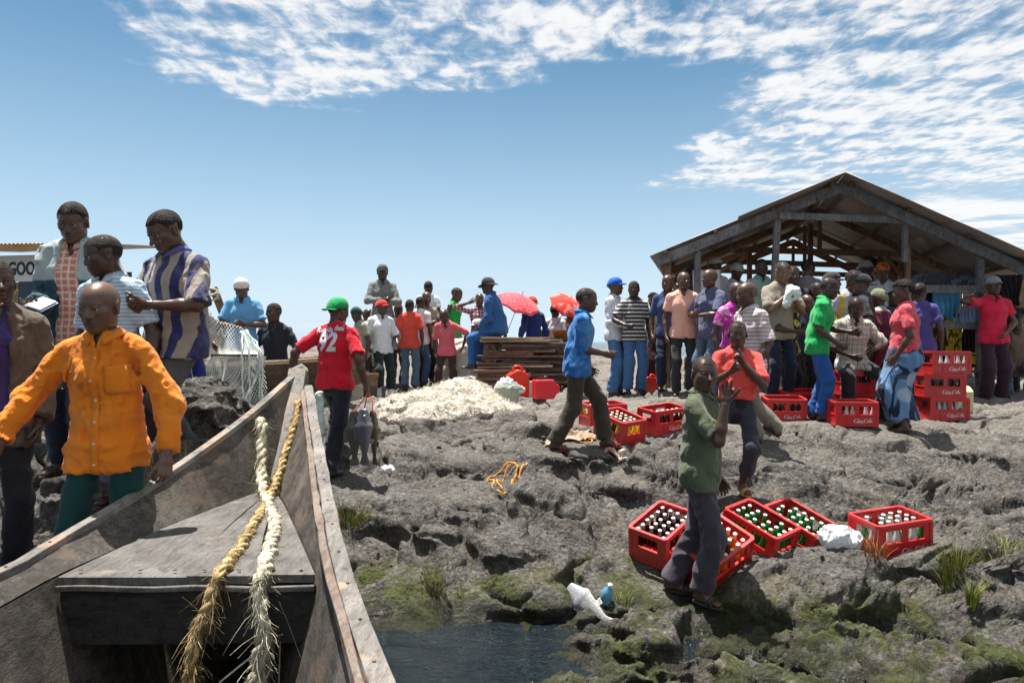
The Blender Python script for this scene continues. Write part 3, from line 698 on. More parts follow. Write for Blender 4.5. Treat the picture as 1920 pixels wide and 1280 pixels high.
    if hairk and hairk != 'bald':
        thick = {'crop': .0012, 'short': .004, 'afro': .022, 'braids': .016}[hairk]
        m = hair_region(hv); f = hq[m[hq].all(1)]; used = np.unique(f); mp = np.full(len(hv), -1); mp[used] = np.arange(len(used))
        n = hv[used]-np.array([0,.01,.0]); n /= np.linalg.norm(n, axis=1)[:,None]
        nz = vnoise(hv[used,0]*70, hv[used,1]*70, hv[used,2]*70)
        hvv = hv[used]+n*(thick*(1+.35*nz))[:,None]
        # sink the rim so that the shell closes onto the scalp
        cnt = np.bincount(mp[f].ravel(), minlength=len(used)); rim = cnt < 4; hvv[rim] = hv[used][rim]-n[rim]*.0015
        mesh_obj('hair', np_mesh('hair', tf(hvv*s*1.07, Rh, HC), mp[f]), hair_mat(), root)
    # ---- upper garment
    def upper(top, sleeve, hem, lo, inf, opening):
        lo = 1+(lo-1)*.75; g = []; t1 = (.136*s*fat*lo, .104*s*fat*lo)
        dn = pv+Rp@np.array([0,0,hem])*s; cuts = [(dn, -Rp[:,2])]
        ch = (.156*s*lo**.5*fat**.6+inf, .116*s*lo**.5*fat**.6+inf)
        hb = (max(t1[0]*1.12, .176*s*fat**.7)+inf, max(t1[1]*1.12, .132*s*fat**.7)+inf); t1 = (t1[0]+inf, t1[1]+inf)
        add(g, ell_cone(pv+Rp@np.array([0,0,min(hem-.04,-.06)])*s, pv+Rp@np.array([0,0,-.01])*s, hb, hb, Xp, cuts)); add(g, ell_cone(pv+Rp@np.array([0,0,-.01])*s, P1, hb, t1, Xp, cuts), .04)
        add(g, ell_cone(P1, P2, t1, ch, X), .05); add(g, ell_cone(P2, P3, ch, (.130*s+inf,.086*s+inf), X), .05)
        nk = (NB+Rc@np.array([0,-.01,-.022 if top != 'tank' else -.045])*s, Rc@np.array([0,-.45,1])/1.097)
        add(g, ell_cone(P3, NB, (.108*s+inf,.070*s+inf), (.064*s+inf,.062*s+inf), X, [nk]), .04)
        for sd in (1,-1):
            S, E, T, kk, pm = arms[sd]
            if top == 'tank':
                add(g, ell_cone(P3, S-(S-P3)*.32, .066*s, .052*s), .03); continue
            u1 = (E-S)/np.linalg.norm(E-S); u2 = (T-E)/np.linalg.norm(T-E); sw = .056*s*lo**.7+inf
            add(g, ell_cone(P3-Rc[:,2]*.01*s, S-(S-P3)*.06, .062*s+inf, .052*s+inf), .035); add(g, ell_cone(NB-Rc[:,2]*.012*s, S-(S-P3)*.12+Rc[:,2]*.012*s, .047*s+inf, .043*s+inf), .03)
            if sleeve <= 1:
                add(g, ell_cone(S, S+(E-S)*min(sleeve*1.25+.2, 1.1), sw, sw*1.14, None, [(S+(E-S)*sleeve*1.25, u1)]), .03)
            else:
                add(g, ell_cone(S, E, sw, .055*s*lo**.6+inf), .03); fr_ = min(sleeve-1, .97); e = E+(T-E)*fr_
                add(g, ell_cone(E, E+(T-E)*min(fr_+.1,1.05), .055*s*lo**.6+inf, .046*s*lo**.5+inf, None, [(e, u2)]), .03)
        for sd in (1,-1):
            Hh, K = legs[sd][0], legs[sd][1]; add(g, ell_cone(Hh, Hh+(K-Hh)*.55, .097*s*fat**.7+inf, .093*s*fat**.7+inf, Xp, cuts+[(pv+Rp@np.array([0,0,.06])*s, Rp[:,2])]), .04)
        if opening:
            f0 = NB+Rc@np.array([0,-.12,.02])*s; f1 = P1+Rc@np.array([0,-.16,0])*s; f2 = pv+Rp@np.array([0,-.17,hem-.1])*s
            add(g, ell_cone(f0, f1, (.06*s,.10*s), (opening*s,.11*s), X), .01, '-'); add(g, ell_cone(f1, f2, (opening*s,.11*s), (opening*1.25*s,.12*s), X), .01, '-')
        else:
            vd = .05 if collar is None else .085
            add(g, ell_cone(NB+Rc@np.array([0,-.03,.03])*s, NB+Rc@np.array([0,-.105,-vd])*s, (.052*s,.05*s), (.010*s if collar is not None else .03*s,.03*s), X), .012, '-')
        return g
    if top:
        V, Q = sdf(upper(top, sleeve if not open_jacket else .5, hem, loose, 0., 0), h, [(fold, 9., px*.13+1), (fold*.45, 21., px*.2)])
        sh = mesh_obj('dress' if top == 'dress' else 'shirt', np_mesh('shirt', V, Q), topm or cloth((.5,.5,.5)), root); info['shirt'] = sh; info['shirtVQ'] = (V, Q)
        if open_jacket:
            V, Q = sdf(upper('jacket', sleeve, hem-.06, loose, .016, .075), h, [(fold*1.2, 9., px*.19+1), (fold*.5, 20., px)])
            info['jacket'] = mesh_obj('jacket', np_mesh('jacket', V, Q), open_jacket, root)
        if collar is not None:
            mb = MB(); n_ = 22
            for ring in range(1):
                pts_o = []
                for k in range(n_+1):
                    a = -math.pi/2+R(16)+(2*math.pi-R(32))*k/n_
                    fdr = max(0, math.cos(a+math.pi/2))**2
                    base = NB+Rc@(np.array([.070*math.cos(a), .066*math.sin(a)-.004, -.020-.020*fdr])*s)
                    top_ = NB+Rc@(np.array([.067*math.cos(a), .066*math.sin(a)-.002, .036-.020*fdr])*s)
                    out = NB+Rc@(np.array([.104*math.cos(a), .098*math.sin(a)-.006-.030*fdr, .006-.052*fdr])*s)
                    pts_o.append((base, top_, out))
                Vc = np.array([q for p in pts_o for q in p]); Fc = []
                for k in range(n_):
                    i = k*3; j = i+3; Fc += [(i,j,j+1,i+1),(i+1,j+1,j+2,i+2)]
                mb.add(Vc, Fc)
            co = mb.build('collar', collar, root, True); sm = co.modifiers.new('thick', 'SOLIDIFY'); sm.thickness = .005*s; sm.offset = 0
    # ---- lower garment
    if bot:
        g = []; fx = fat**.7
        if bot in ('trousers','shorts'):
            lw = legw
            add(g, ell_cone(pv+Rp@np.array([0,0,.10])*s, pv+Rp@np.array([0,0,-.03])*s, (.130*s*fx,.098*s*fx), (.142*s*fx,.108*s*fx), Xp, [(pv+Rp@np.array([0,0,.10])*s, Rp[:,2])]), .03)
            for sd in (1,-1):
                Hh, K, A, tt, pt = legs[sd]; u = (A-K)/np.linalg.norm(A-K)
                add(g, ell_cone(Hh, K, (.083*s*fx,.090*s*fx), .066*s*lw, Xp), .045)
                if bot == 'shorts': continue
                endp = A-u*(anklez-.085)*s if anklez else A
                endp = A-u*((anklez)-.07)*s
                add(g, ell_cone(K, A+u*.06*s, .066*s*lw, .068*s*lw, None, [(endp, u)]), .03)
        elif bot in ('skirt','sarong'):
            up = (pv+Rp@np.array([0,0,.11])*s, Rp[:,2]); mid = (legs[1][1]+legs[-1][1])/2; lowp = (legs[1][2]+legs[-1][2])/2
            wd = np.linalg.norm(legs[1][2][:2]-legs[-1][2][:2])/2
            add(g, ell_cone(pv+Rp@np.array([0,0,.11])*s, pv+Rp@np.array([0,0,-.06])*s, (.145*s*fx,.115*s*fx), (.185*s*fx,.155*s*fx), Xp, [up]), .03)
            e = lowp+(mid-lowp)*.16; add(g, ell_cone(pv+Rp@np.array([0,0,-.06])*s, mid, (.185*s*fx,.155*s*fx), (.165*s*fx+wd*.4,.145*s*fx), Xp), .05)
            add(g, ell_cone(mid, lowp, (.165*s*fx+wd*.4,.145*s*fx), (.160*s*fx+wd*.7,.145*s*fx), Xp, [(e, np.array([0,0,-1.]))]), .05)
        V, Q = sdf(g, h, [(foldl, 8., px*.07+5, .05, (1,1,.35) if bot in ('skirt','sarong') else (1,1,.8))])
        info['bottom'] = mesh_obj(bot if bot != 'sarong' else 'sarong', np_mesh(bot, V, Q), botm or cloth((.05,.05,.06)), root)
    # ---- footwear
    for sd in (1,-1):
        Hh, K, A, tt, pt = legs[sd]; fm = rot3(0,0,tt)@rot3(pt,0,0); foot = lambda a: A+fm@np.array(a)*s
        if shoe == 'sandal':
            mb = MB(); n_ = 18; Vs = []
            for zt in (-.076,-.087):
                for k in range(n_):
                    a = 2*math.pi*k/n_; yy = -.058+.128*math.sin(a); ww = .046-.008*math.sin(a); Vs.append(foot((ww*math.cos(a)*(1-.12*max(0,math.sin(a))), yy, zt)))
            mb.add(Vs, [tuple(range(n_)), tuple(range(2*n_-1, n_-1, -1))]+[(k, n_+k, n_+(k+1)%n_, (k+1)%n_) for k in range(n_)])
            for yy in (-.085,-.115) : mb.tube([foot((.046*math.cos(a), yy, -.078+.052*math.sin(a))) for a in np.linspace(0, math.pi, 9)], .009*s, 5, 0, True)
            mb.build('sandal', shoem or cloth((.05,.035,.03)), root, False)
        elif shoe in ('shoe','boot'):
            g = []; add(g, ell_cone(foot((0,.04,-.045)), foot((0,-.07,-.05)), (.042*s,.042*s), (.047*s,.034*s), fm[:,0]), .02); add(g, ell_cone(foot((0,-.07,-.052)), foot((0,-.165,-.056)), (.048*s,.034*s), (.042*s,.026*s), fm[:,0]), .02); add(g, ell_cone(A, foot((0,-.05,-.03)), .045*s, .042*s), .03)
            if shoe == 'boot': u = (K-A)/np.linalg.norm(K-A); add(g, ell_cone(A, A+u*.30*s, .050*s, .066*s, None, [(A+u*.27*s, u)]), .03)
            V, Q = sdf(g, min(h, .012)); mesh_obj('boot' if shoe == 'boot' else 'shoe', np_mesh(shoe, V, Q), shoem or plastic('shoe_black', (.02,.018,.017), .4), root)
    # ---- headgear
    if cap: headgear(cap, capm, root, Rh, HC, s)
    return info
def _eye():
    mb = MB(); n = 10; P = []
    for i in range(7):
        a = math.pi*i/6; P.append((max(.0122*math.sin(a), 1e-4), .0122*math.cos(a)))
    mb.lathe(P, seg=n, cap=False); V = np.concatenate(mb.v); V = V[:, [0,2,1]]*np.array([1,-1,1]); V[:,1] *= -1
    return V.astype(np.float32), np.array(mb.f, np.int32)
EYE = _eye()
def headgear(kind, m, root, Rh, HC, s):
    mb = MB(); k = 1.07*s; n = 26
    def pt(x, y, z): return HC+Rh@np.array([x, y, z])*k
    if kind in ('cap','capback','flatcap','scarf','knit','hat'):
        rows = 9; c = np.array([0, .012, .028]); rr = np.array([.0865,.108,.098]) if kind != 'flatcap' else np.array([.098,.120,.088])
        if kind in ('knit','scarf'): rr = np.array([.089,.110,.106])
        V = []
        for i in range(rows):
            el = math.pi/2*(i/(rows-1))
            for j in range(n):
                a = 2*math.pi*j/n; low = -.006 if i == 0 else 0
                dz = (-.028*max(0, math.sin(a))+.018*max(0,-math.sin(a)))*(1-i/(rows-1))
                if kind in ('knit','scarf'): dz -= .03*(1-i/(rows-1))*max(0,math.sin(a)+.3)
                wob = 1+.012*math.sin(a*6+i) if kind in ('knit','scarf','flatcap') else 1+.006*abs(math.sin(a*3))
                V.append(pt(*(c+rr*np.array([math.cos(el)**.75*math.cos(a), math.cos(el)**.75*math.sin(a), math.sin(el)])*wob+np.array([0,0,dz+low]))))
        F = [(i*n+j, i*n+(j+1)%n, (i+1)*n+(j+1)%n, (i+1)*n+j) for i in range(rows-1) for j in range(n)]
        mb.add(V, F)
        o = mb.build({'cap':'cap','capback':'cap','flatcap':'flat_cap','scarf':'headscarf','knit':'knit_cap','hat':'hat'}[kind], m, root, True)
        sm = o.modifiers.new('thick', 'SOLIDIFY'); sm.thickness = .004; sm.offset = 1
        mb = MB()
        if kind in ('cap','capback','flatcap'):
            L = .075 if kind != 'flatcap' else .045; sg = -1 if kind != 'capback' else 1; V = []; na = 14
            for i, f in enumerate((0,.5,1.)):
                for j in range(na+1):
                    a = math.pi*(.16+.68*j/na); x = .084*math.cos(a)*(1-.04*i); y = sg*(.098*math.sin(a)+L*f*math.sin(a)**.7); z0 = .046-.012*f-.05*(x/.084)**2*.35 if sg < 0 else -.002-.012*f
                    V.append(pt(x, .012+y, z0))
            mb.add(V, [(i*(na+1)+j, i*(na+1)+j+1, (i+1)*(na+1)+j+1, (i+1)*(na+1)+j) for i in range(2) for j in range(na)])
            b = mb.build("brim", m, o, True); sm = b.modifiers.new('thick', 'SOLIDIFY'); sm.thickness = .006
        elif kind == 'hat':
            V = []
            for i, f in enumerate((0,.5,1.)):
                for j in range(n):
                    a = 2*math.pi*j/n; V.append(pt((.084+.062*f)*math.cos(a), .012+(.104+.062*f)*math.sin(a), .024-.022*f+.012*math.cos(2*a)*f))
            mb.add(V, [(i*n+j, i*n+(j+1)%n, (i+1)*n+(j+1)%n, (i+1)*n+j) for i in range(2) for j in range(n)])
            b = mb.build("brim", m, o, True); sm = b.modifiers.new('thick', 'SOLIDIFY'); sm.thickness = .005
# ------------------------------------------------------------------ timber and metal materials
def wood(name, c0, c1, worn=(.42,.38,.33), wornamt=.5, grain=(1,18,18), rough=.8, scale=3., stain=None, bump=.006):
    if name in MATS: return MATS[name]
    t = NT(name); c = t.co('Object', grain); n = t.noise(c, scale, 6, .65, .6); f = t.noise(c, scale*5, 4, .7, .4); o = t.co(); p = t.noise(o, 2.6, 5, .62, .3); q = t.noise(o, 11, 5, .7)
    col = t.mix(t.ss(n, .3, .7), c0, c1); col = t.mix(t.math('MULTIPLY', t.ss(t.math('ADD', t.math('MULTIPLY', p, .6), t.math('MULTIPLY', f, .4)), .46, .62), wornamt), col, worn)
    col = t.mix(t.math('MULTIPLY', t.ss(q, .56, .70), .55), col, tuple(x*.35 for x in c0))
    if stain: col = t.mix(t.math('MULTIPLY', t.ss(t.noise(t.co(loc=(3,1,2)), 3.4, 4, .6, .5), .56, .68), .8), col, stain)
    return t.fin(col, rough, t.bump(t.math('ADD', t.math('MULTIPLY', n, .5), t.math('ADD', t.math('MULTIPLY', f, .5), t.math('MULTIPLY', q, .5))), bump, .8), .25)
def plankmat(name, A, **k): return wood(name, *A, **k)
W_BOAT = wood('boat_side_wood', (.030,.026,.022), (.085,.073,.062), (.20,.178,.152), .5, (3,3,9), stain=(.13,.09,.065))
W_DECK = wood('boat_deck_wood', (.058,.054,.049), (.125,.118,.108), (.23,.215,.195), .5, (14,2.2,6), stain=(.22,.175,.14), rough=.7)
W_RAIL = wood('boat_rail_wood', (.085,.078,.07), (.19,.175,.155), (.33,.305,.275), .55, (10,2,10), stain=(.36,.24,.16))
W_RAIL2 = wood('boat_rail_red_wood', (.095,.068,.053), (.20,.148,.118), (.31,.27,.23), .45, (10,2,10))
W_DARK = wood('bilge_shade_wood', (.012,.011,.010), (.035,.032,.03), (.07,.065,.06), .4, (3,3,9))
W_GREY = wood('grey_timber', (.10,.095,.09), (.21,.205,.20), (.34,.335,.33), .5, (8,8,2))
W_BROWN = wood('brown_timber', (.11,.062,.036), (.23,.14,.085), (.32,.23,.16), .4, (8,8,2))
W_TAN = wood('tan_timber', (.30,.20,.12), (.50,.36,.24), (.58,.47,.36), .5, (2,10,10))
def strip(name, A, B, mats, parent, thick=.025, sub=None, smooth=False):
    """a plank between two rails of points"""
    mb = MB(); n = len(A); V = list(A)+list(B); mb.add([list(v) for v in V], [(i, i+1, n+i+1, n+i) for i in range(n-1)])
    o = mb.build(name, mats, parent, smooth); m = o.modifiers.new('thick', 'SOLIDIFY'); m.thickness = thick; m.offset = 0
    return o
def lerp(A, B, f): return [np.array(a)*(1-f)+np.array(b)*f for a, b in zip(A, B)]
def rail(name, P, w, h, mats, parent, jit=.004, up=(0,0,1)):
    V = []; P = [np.array(p, float) for p in P]
    for i, p in enumerate(P):
        t = P[min(i+1,len(P)-1)]-P[max(i-1,0)]; t /= np.linalg.norm(t); x = np.cross(t, up); x /= np.linalg.norm(x); z = np.cross(x, t)
        j = np.random.uniform(-jit, jit, 4)
        for (a, b), q in zip(((-1,-1),(1,-1),(1,1),(-1,1)), j): V.append(p+x*(a*w/2+q)+z*(b*h/2+q*.6))
    mb = MB(); n = len(P); mb.add(V, [(i*4+k, i*4+(k+1)%4, i*4+4+(k+1)%4, i*4+4+k) for i in range(n-1) for k in range(4)]+[(3,2,1,0), tuple((n-1)*4+k for k in range(4))])
    return mb.build(name, mats, parent, False, .004)
# ------------------------------------------------------------------ the near boat
def near_boat():
    root = empty('wooden_boat', (-1.2, 2.5, .3)); tag(root, 'weathered wooden fishing boat in the foreground with frayed ropes on its triangular foredeck', 'boat')
    off = np.array(root.location)
    Gr = catmull([(.56,-1.6,1.12),(.10,.5,1.10),W(695,1280,1.85),W(665,1180,2.2),W(637,1090,2.6),W(613,980,3.2),W(595,870,4.05),W(583,790,4.9),W(576,738,5.6),W(572,722,5.85)], 5)
    Gl = catmull([(-1.55,-1.6,1.12),(-1.80,.5,1.10),(-1.88,1.8,1.09),W(0,1085,2.75),W(95,1030,3.1),W(300,905,3.9),W(460,790,4.8),W(530,728,5.5),W(548,712,5.75)], 5)
    def resamp(P, ys):
        P = np.array(P); return [np.array([np.interp(y, P[:,1], P[:,0]), y, np.interp(y, P[:,1], P[:,2])]) for y in ys]
    ys = np.concatenate([np.linspace(-1.6, 2.9, 14), np.linspace(3.05, 5.75, 26)])
    Gr = resamp(Gr, ys); Gl = resamp(Gl, ys)
    # line of the hull at deck height, rising along the stem
    Cl = np.array([(-1.42,-1.6,1.0),(-1.74,1,1.0),(-1.84,2.95,1.0),(-1.78,3.6,1.0),(-1.66,4.3,1.0),(-1.565,4.8,1.0),(-1.60,5.2,1.18),(-1.66,5.6,1.40),(-1.68,5.75,1.5)])
    Cr = np.array([(.5,-1.6,1.0),(.04,.8,1.0),(-.755,2.95,1.0),(-1.02,3.6,1.0),(-1.31,4.3,1.0),(-1.545,4.8,1.0),(-1.58,5.2,1.18),(-1.64,5.6,1.40),(-1.665,5.75,1.5)])
    Cl = resamp(Cl, ys); Cr = resamp(Cr, ys)
    Bl = [np.array([c[0]+.30*min(1, max(0,(4.9-c[1])/2.2)), c[1]-.0, max(.12, c[2]-.85)]) for c in Cl]; Br = [np.array([c[0]-.26*min(1, max(0,(4.9-c[1])/2.2)), c[1], max(.12, c[2]-.85)]) for c in Cr]
    Z = lambda P: [p-off for p in P]
    for G, C, B in ((Gl,Cl,Bl),(Gr,Cr,Br)):
        strip('strake', Z(G), Z(lerp(G, C, .985)), W_BOAT, root, .028); strip('strake', Z(C), Z(B), W_BOAT, root, .026)
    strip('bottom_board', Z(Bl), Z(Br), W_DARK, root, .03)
    up = np.array([0,0,.014])
    rail('gunwale', Z([g+up+np.array([-.004,0,0]) for g in Gl]), .050, .034, W_RAIL, root); rail('rubbing_strip', Z([g+np.array([-.042,0,-.018]) for g in Gl]), .030, .05, W_RAIL2, root)
    rail('gunwale', Z([g+up+np.array([.016,0,0]) for g in Gr]), .062, .034, W_RAIL, root); rail('inner_strip', Z([g+np.array([-.034,0,.004]) for g in Gr]), .030, .040, W_RAIL2, root)
    # foredeck: three boards meeting under the stem
    d0, ap = 2.94, 4.82
    def edge(f, y):
        a = np.interp(y, [c[1] for c in Cl], [c[0] for c in Cl])+.03; b = np.interp(y, [c[1] for c in Cr], [c[0] for c in Cr])-.03; return a+(b-a)*f
    for k, (f0, f1) in enumerate(((.0,.497),(.503,.79),(.795,1.))):
        A = []; B = []
        for y in np.linspace(d0+.004*k, ap-.05, 16):
            w = .012*math.sin(y*3+k); A.append((edge(f0, y)+(w if k else 0), y, 1.0+.004*k+.006*math.sin(y*2))); B.append((edge(f1, y)+(w if k < 2 else 0), y, 1.0+.004*k+.006*math.sin(y*2)))
        strip('deck_board', Z([np.array(a) for a in A]), Z([np.array(b) for b in B]), W_DECK, root, .032)
    mb = MB(); a0, a1 = edge(0, d0), edge(1, d0)
    mb.box(((a0+a1)/2-off[0], d0+.02-off[1], .865-off[2]), (a1-a0, .035, .235), m=0, jit=.006); mb.build('deck_beam', W_DARK, root, False, .006)  # near-black wood colour stands in for the shade on the beam's face
    rail('deck_edge', Z([np.array([edge(f, d0)+.0, d0-.010, .972+.003*math.sin(f*14)]) for f in np.linspace(0,1,14)]), .02, .022, W_DECK, root, .003)
    # stem post with a shaped head
    T = [np.array((-1.555,4.78,.98)), np.array((-1.60,5.2,1.24)), np.array((-1.655,5.62,1.53)), np.array((-1.70,5.86,1.70))]
    rail('stem', Z(catmull(T, 4)), .13, .10, W_RAIL, root, .004)
    mb = MB(); P = [W(x, y, 5.9) for x, y in ((541,733),(540,712),(548,694),(566,686),(578,696),(579,735))]
    F = [p-Vector(off) for p in P]; Bk = [p+Vector((-.03,.10,.02)) for p in F]; n = len(F)
    mb.add([list(v) for v in F+Bk], [tuple(range(n))[::-1], tuple(range(n, 2*n))]+[(i, (i+1)%n, n+(i+1)%n, n+i) for i in range(n)]); mb.build('stem_head', W_RAIL, root, False, .008)
    # nail heads along the rails
    mn = plastic('nail_rust', (.10,.05,.03), .6)
    mb = MB(); mb.lathe([(.001,.0),(.006,.0),(.006,.002),(.001,.003)], seg=8, cap=False); nm = mb.mesh('nail', True); nm.materials.append(mn)
    for G, dx in ((Gl,-.004),(Gr,.016)):
        P = np.array(G)
        for y in np.arange(1.9, 5.5, .3):
            o = bpy.data.objects.new('nail', nm); COL.objects.link(o); o.parent = root; o.location = (np.interp(y, P[:,1], P[:,0])+dx-off[0], y-off[1], np.interp(y, P[:,1], P[:,2])+.0325-off[2])
    for f in (.06,.3,.44,.56,.7,.84,.95):
        o = bpy.data.objects.new('nail', nm); COL.objects.link(o); o.parent = root; o.location = (edge(f, d0+.05)-off[0], d0+.05-off[1], 1.026-off[2]); o.scale = (1.3,1.3,1.3)
    return root
near_boat()
# ------------------------------------------------------------------ ropes
def fibre_mat(n, a, b):
    if n in MATS: return MATS[n]
    t = NT(n); c = t.co(); f = t.noise(c, 14, 4, .7); return t.fin(t.mix(t.ss(f, .35, .65), a, b), .85, t.bump(t.noise(c, 130, 3, .7), .004, .8), .2)
def fray(name, P, rad, n, L, w, mat, parent, seed=1, droop=1.1, off=None):
    rs = np.random.RandomState(seed); P = np.array(P); V = []; F = []
    for i in range(n):
        t = rs.uniform(0, len(P)-1.001); k = int(t); p = P[k]*(1-(t-k))+P[k+1]*(t-k); tan = P[min(k+1,len(P)-1)]-P[k]; tan /= np.linalg.norm(tan)+1e-9
        o = rs.normal(size=3); o -= tan*np.dot(o, tan)*.6; o /= np.linalg.norm(o); l = L*rs.uniform(.3,1.3)*(2.2 if rs.rand() < .06 else 1); s = rs.choice((-1,1))
        q = p+o*rad*.8; bend = rs.normal(size=3)*1.5; wv = np.cross(o, tan); wv /= np.linalg.norm(wv)+1e-9; b = len(V); ww = w*rs.uniform(.6,1.4)
        cu, ph = rs.uniform(3,9), rs.uniform(0,6); b2 = np.cross(tan, wv)
        for j in range(6):
            f = j/5; c = q+(o*.30+tan*s*.75)*l*f+bend*l*f*(f-.35)*.6+(wv*math.sin(ph+cu*f)+b2*math.cos(ph+cu*f))*l*.16*f-np.array([0,0,droop*l*f*f]); V += [c-wv*ww*(1-f*.6)/2, c+wv*ww*(1-f*.6)/2]
        F += [(b+2*j, b+2*j+1, b+2*j+3, b+2*j+2) for j in range(5)]
    me = np_mesh(name, np.array(V), np.array(F), False); o = mesh_obj(name, me, mat, parent); tag(o, kind='stuff'); return o
def rope(name, label, pts, rad, mat, fmat, nf, group=None, twist=26, parent=None, L=.046, fw=.0032, cat='rope', seed=1):
    C = np.array(catmull(pts, 7)); base = C[0].copy(); C = C-base
    d = np.concatenate([[0], np.cumsum(np.linalg.norm(np.diff(C, axis=0), axis=1))]); mb = MB()
    n = max(30, int(d[-1]/.016)); S = np.linspace(0, d[-1], n); P = np.stack([np.interp(S, d, C[:,i]) for i in range(3)], 1)
    for k in range(3):
        Q = []
        for i in range(n):
            t = P[min(i+1,n-1)]-P[max(i-1,0)]; t /= np.linalg.norm(t)+1e-9; a = np.cross(t, (.3,.2,1)); a /= np.linalg.norm(a); b = np.cross(t, a); th = S[i]*twist+k*2.094
            Q.append(P[i]+(a*math.cos(th)+b*math.sin(th))*rad*(.5+.22*math.sin(S[i]*31+k)+.16*math.sin(S[i]*83+2*k)))
        mb.tube(Q, [rad*.50*(1+.28*math.sin(s_*47+k*2)+.2*math.sin(s_*113+k)) for s_ in S], 6)
    o = mb.build(name, mat, parent, True, loc=tuple(base))
    if label: tag(o, label, cat, group)
    fray('frayed_fibres', P, rad, nf, L, fw, fmat, o, seed)
    return o
def deckp(px, py): return W(px, py, .915*FPX/(py-HY))
M_RW = fibre_mat('rope_pale', (.34,.29,.20), (.66,.60,.47)); M_RY = fibre_mat('rope_yellow', (.20,.135,.055), (.50,.38,.19)); M_RG = fibre_mat('rope_green', (.30,.29,.19), (.62,.58,.45))
rope('frayed_rope', 'thick pale frayed rope running from the left gunwale down over the foredeck', [W(484,800,5.0),W(490,790,4.85),W(491,850,4.72),W(492,905,4.5),deckp(505,950),deckp(517,985),deckp(502,1040),deckp(492,1075),W(488,1098,2.90),W(487,1140,2.86),W(497,1190,2.84),W(487,1240,2.82),W(470,1310,2.80)], .030, M_RW, M_RG, 4200, seed=3)
rope('frayed_rope', 'golden yellow frayed rope slanting across the foredeck and hanging beside the pale one', [W(560,752,5.5),W(553,790,5.25),W(538,840,4.95),W(520,895,4.6),deckp(498,945),deckp(478,980),deckp(446,1030),deckp(412,1072),W(402,1095,2.90),W(388,1140,2.86),W(366,1190,2.84),W(362,1230,2.82),W(345,1310,2.80)], .024, M_RY, M_RY, 4200, seed=4)
rope('mooring_rope', 'yellow rope lashed in loops around the stem of the foreground boat', [W(560+26*math.cos(a), 738+9*math.sin(a)+a*1.2, 5.86-.14*math.sin(a)) for a in np.linspace(0, 12.6, 22)], .018, M_RY, M_RY, 900, seed=5, L=.035)
rope('mooring_rope', 'short yellow rope tail hanging from the lashing on the boat stem', [W(572,735,5.72),W(577,760,5.65),W(572,775,5.55),W(565,790,5.45),W(560,812,5.3)], .017, M_RY, M_RY, 500, seed=6, L=.035)
# ------------------------------------------------------------------ other boats
def hull(label, P, hw, sheer, depth, mats, railm, name='wooden_boat', band=None, nst=26, thick=.03, strakes=3):
    """P: centre line points (x, y, keel z); hw: half width profile; sheer: gunwale height above the keel"""
    C = np.array(catmull(P, 6)); n = nst; t = np.linspace(0, 1, len(C)); T = np.linspace(0, 1, n); C = np.stack([np.interp(T, t, C[:,i]) for i in range(3)], 1)
    root = empty(name, tuple(C[n//2])); tag(root, label, 'boat'); off = C[n//2]
    hwf = np.interp(T, *zip(*hw)); sh = np.interp(T, *zip(*sheer)); side = {}
    for s in (-1,1):
        G = []; B = []
        for i in range(n):
            tt = C[min(i+1,n-1)]-C[max(i-1,0)]; tt[2] = 0; tt /= np.linalg.norm(tt); nn = np.array([tt[1], -tt[0], 0])*s
            G.append(C[i]+nn*hwf[i]+np.array([0,0,sh[i]])-off); B.append(C[i]+nn*hwf[i]*.55-off)
        side[s] = (G, B)
        for k in range(strakes):
            A = lerp(G, B, k/strakes); D = lerp(G, B, (k+1)/strakes-.012)
            # bulge
            strip('strake', A, D, mats[min(k, len(mats)-1)], root, thick)
        rail('gunwale', [g+np.array([0,0,.02]) for g in G], .075, .05, railm, root, .003)
    strip('bottom_board', side[-1][1], side[1][1], mats[-1], root, thick)
    for f in (.25,.5,.72):
        i = int(f*n); a, b = side[-1][0][i], side[1][0][i]; mb = MB(); mb.beam(a-np.array([0,0,.12]), b-np.array([0,0,.12]), .16, .03, jit=.003); mb.build('thwart', railm, root)
    return root, side, off
W_HULL = wood('brown_hull_wood', (.055,.036,.026), (.12,.080,.055), (.19,.15,.115), .4, (2,2,8))
W_HULLP = wood('pale_hull_band', (.20,.19,.15), (.33,.32,.26), (.42,.41,.35), .5, (2,2,8))
g0 = W(480,775,8.5)[2]
hull('brown wooden boat with a pale timber gunwale pulled up behind the draped net', [(-6.6,8.9,g0+.1),(-5.0,8.95,g0),(-3.6,9.1,g0),(-2.6,9.35,g0+.02),(-1.95,9.6,g0+.10)], ((0,.05),(.15,.42),(.5,.62),(.85,.4),(1,.06)), ((0,.75),(.15,.58),(.5,.545),(.85,.56),(1,.58)), .5, [W_HULL, W_HULL, W_HULLP], W_TAN)
b3, sd3, of3 = hull('dark brown boat with raised prow and white lettering behind the knit-capped man', [W(398,690,11.3),W(440,735,11.5),W(540,760,11.8),W(640,765,12.0),W(700,760,12.2)], ((0,.04),(.18,.38),(.5,.55),(1,.3)), ((0,.55),(.12,.75),(.3,.62),(.6,.55),(1,.5)), .5, [W_BROWN, W_HULL], W_BROWN)
mb = MB(); mb.beam(W(400,540,11.1), W(442,648,11.2), .15, .12, jit=.008); mb.build('prow_post', W_BROWN, b3, False, .01).location = -Vector(b3.location)
mb = MB(); mb.tube([W(400,562,11.05)+Vector((.10*math.cos(a)-.0, -.06+.02*math.sin(a), .07*math.sin(a)+a*.012)) for a in np.linspace(0,12,26)], .018, 5); o = mb.build('prow_lashing', M_RW, b3, True); o.location = -Vector(b3.location)
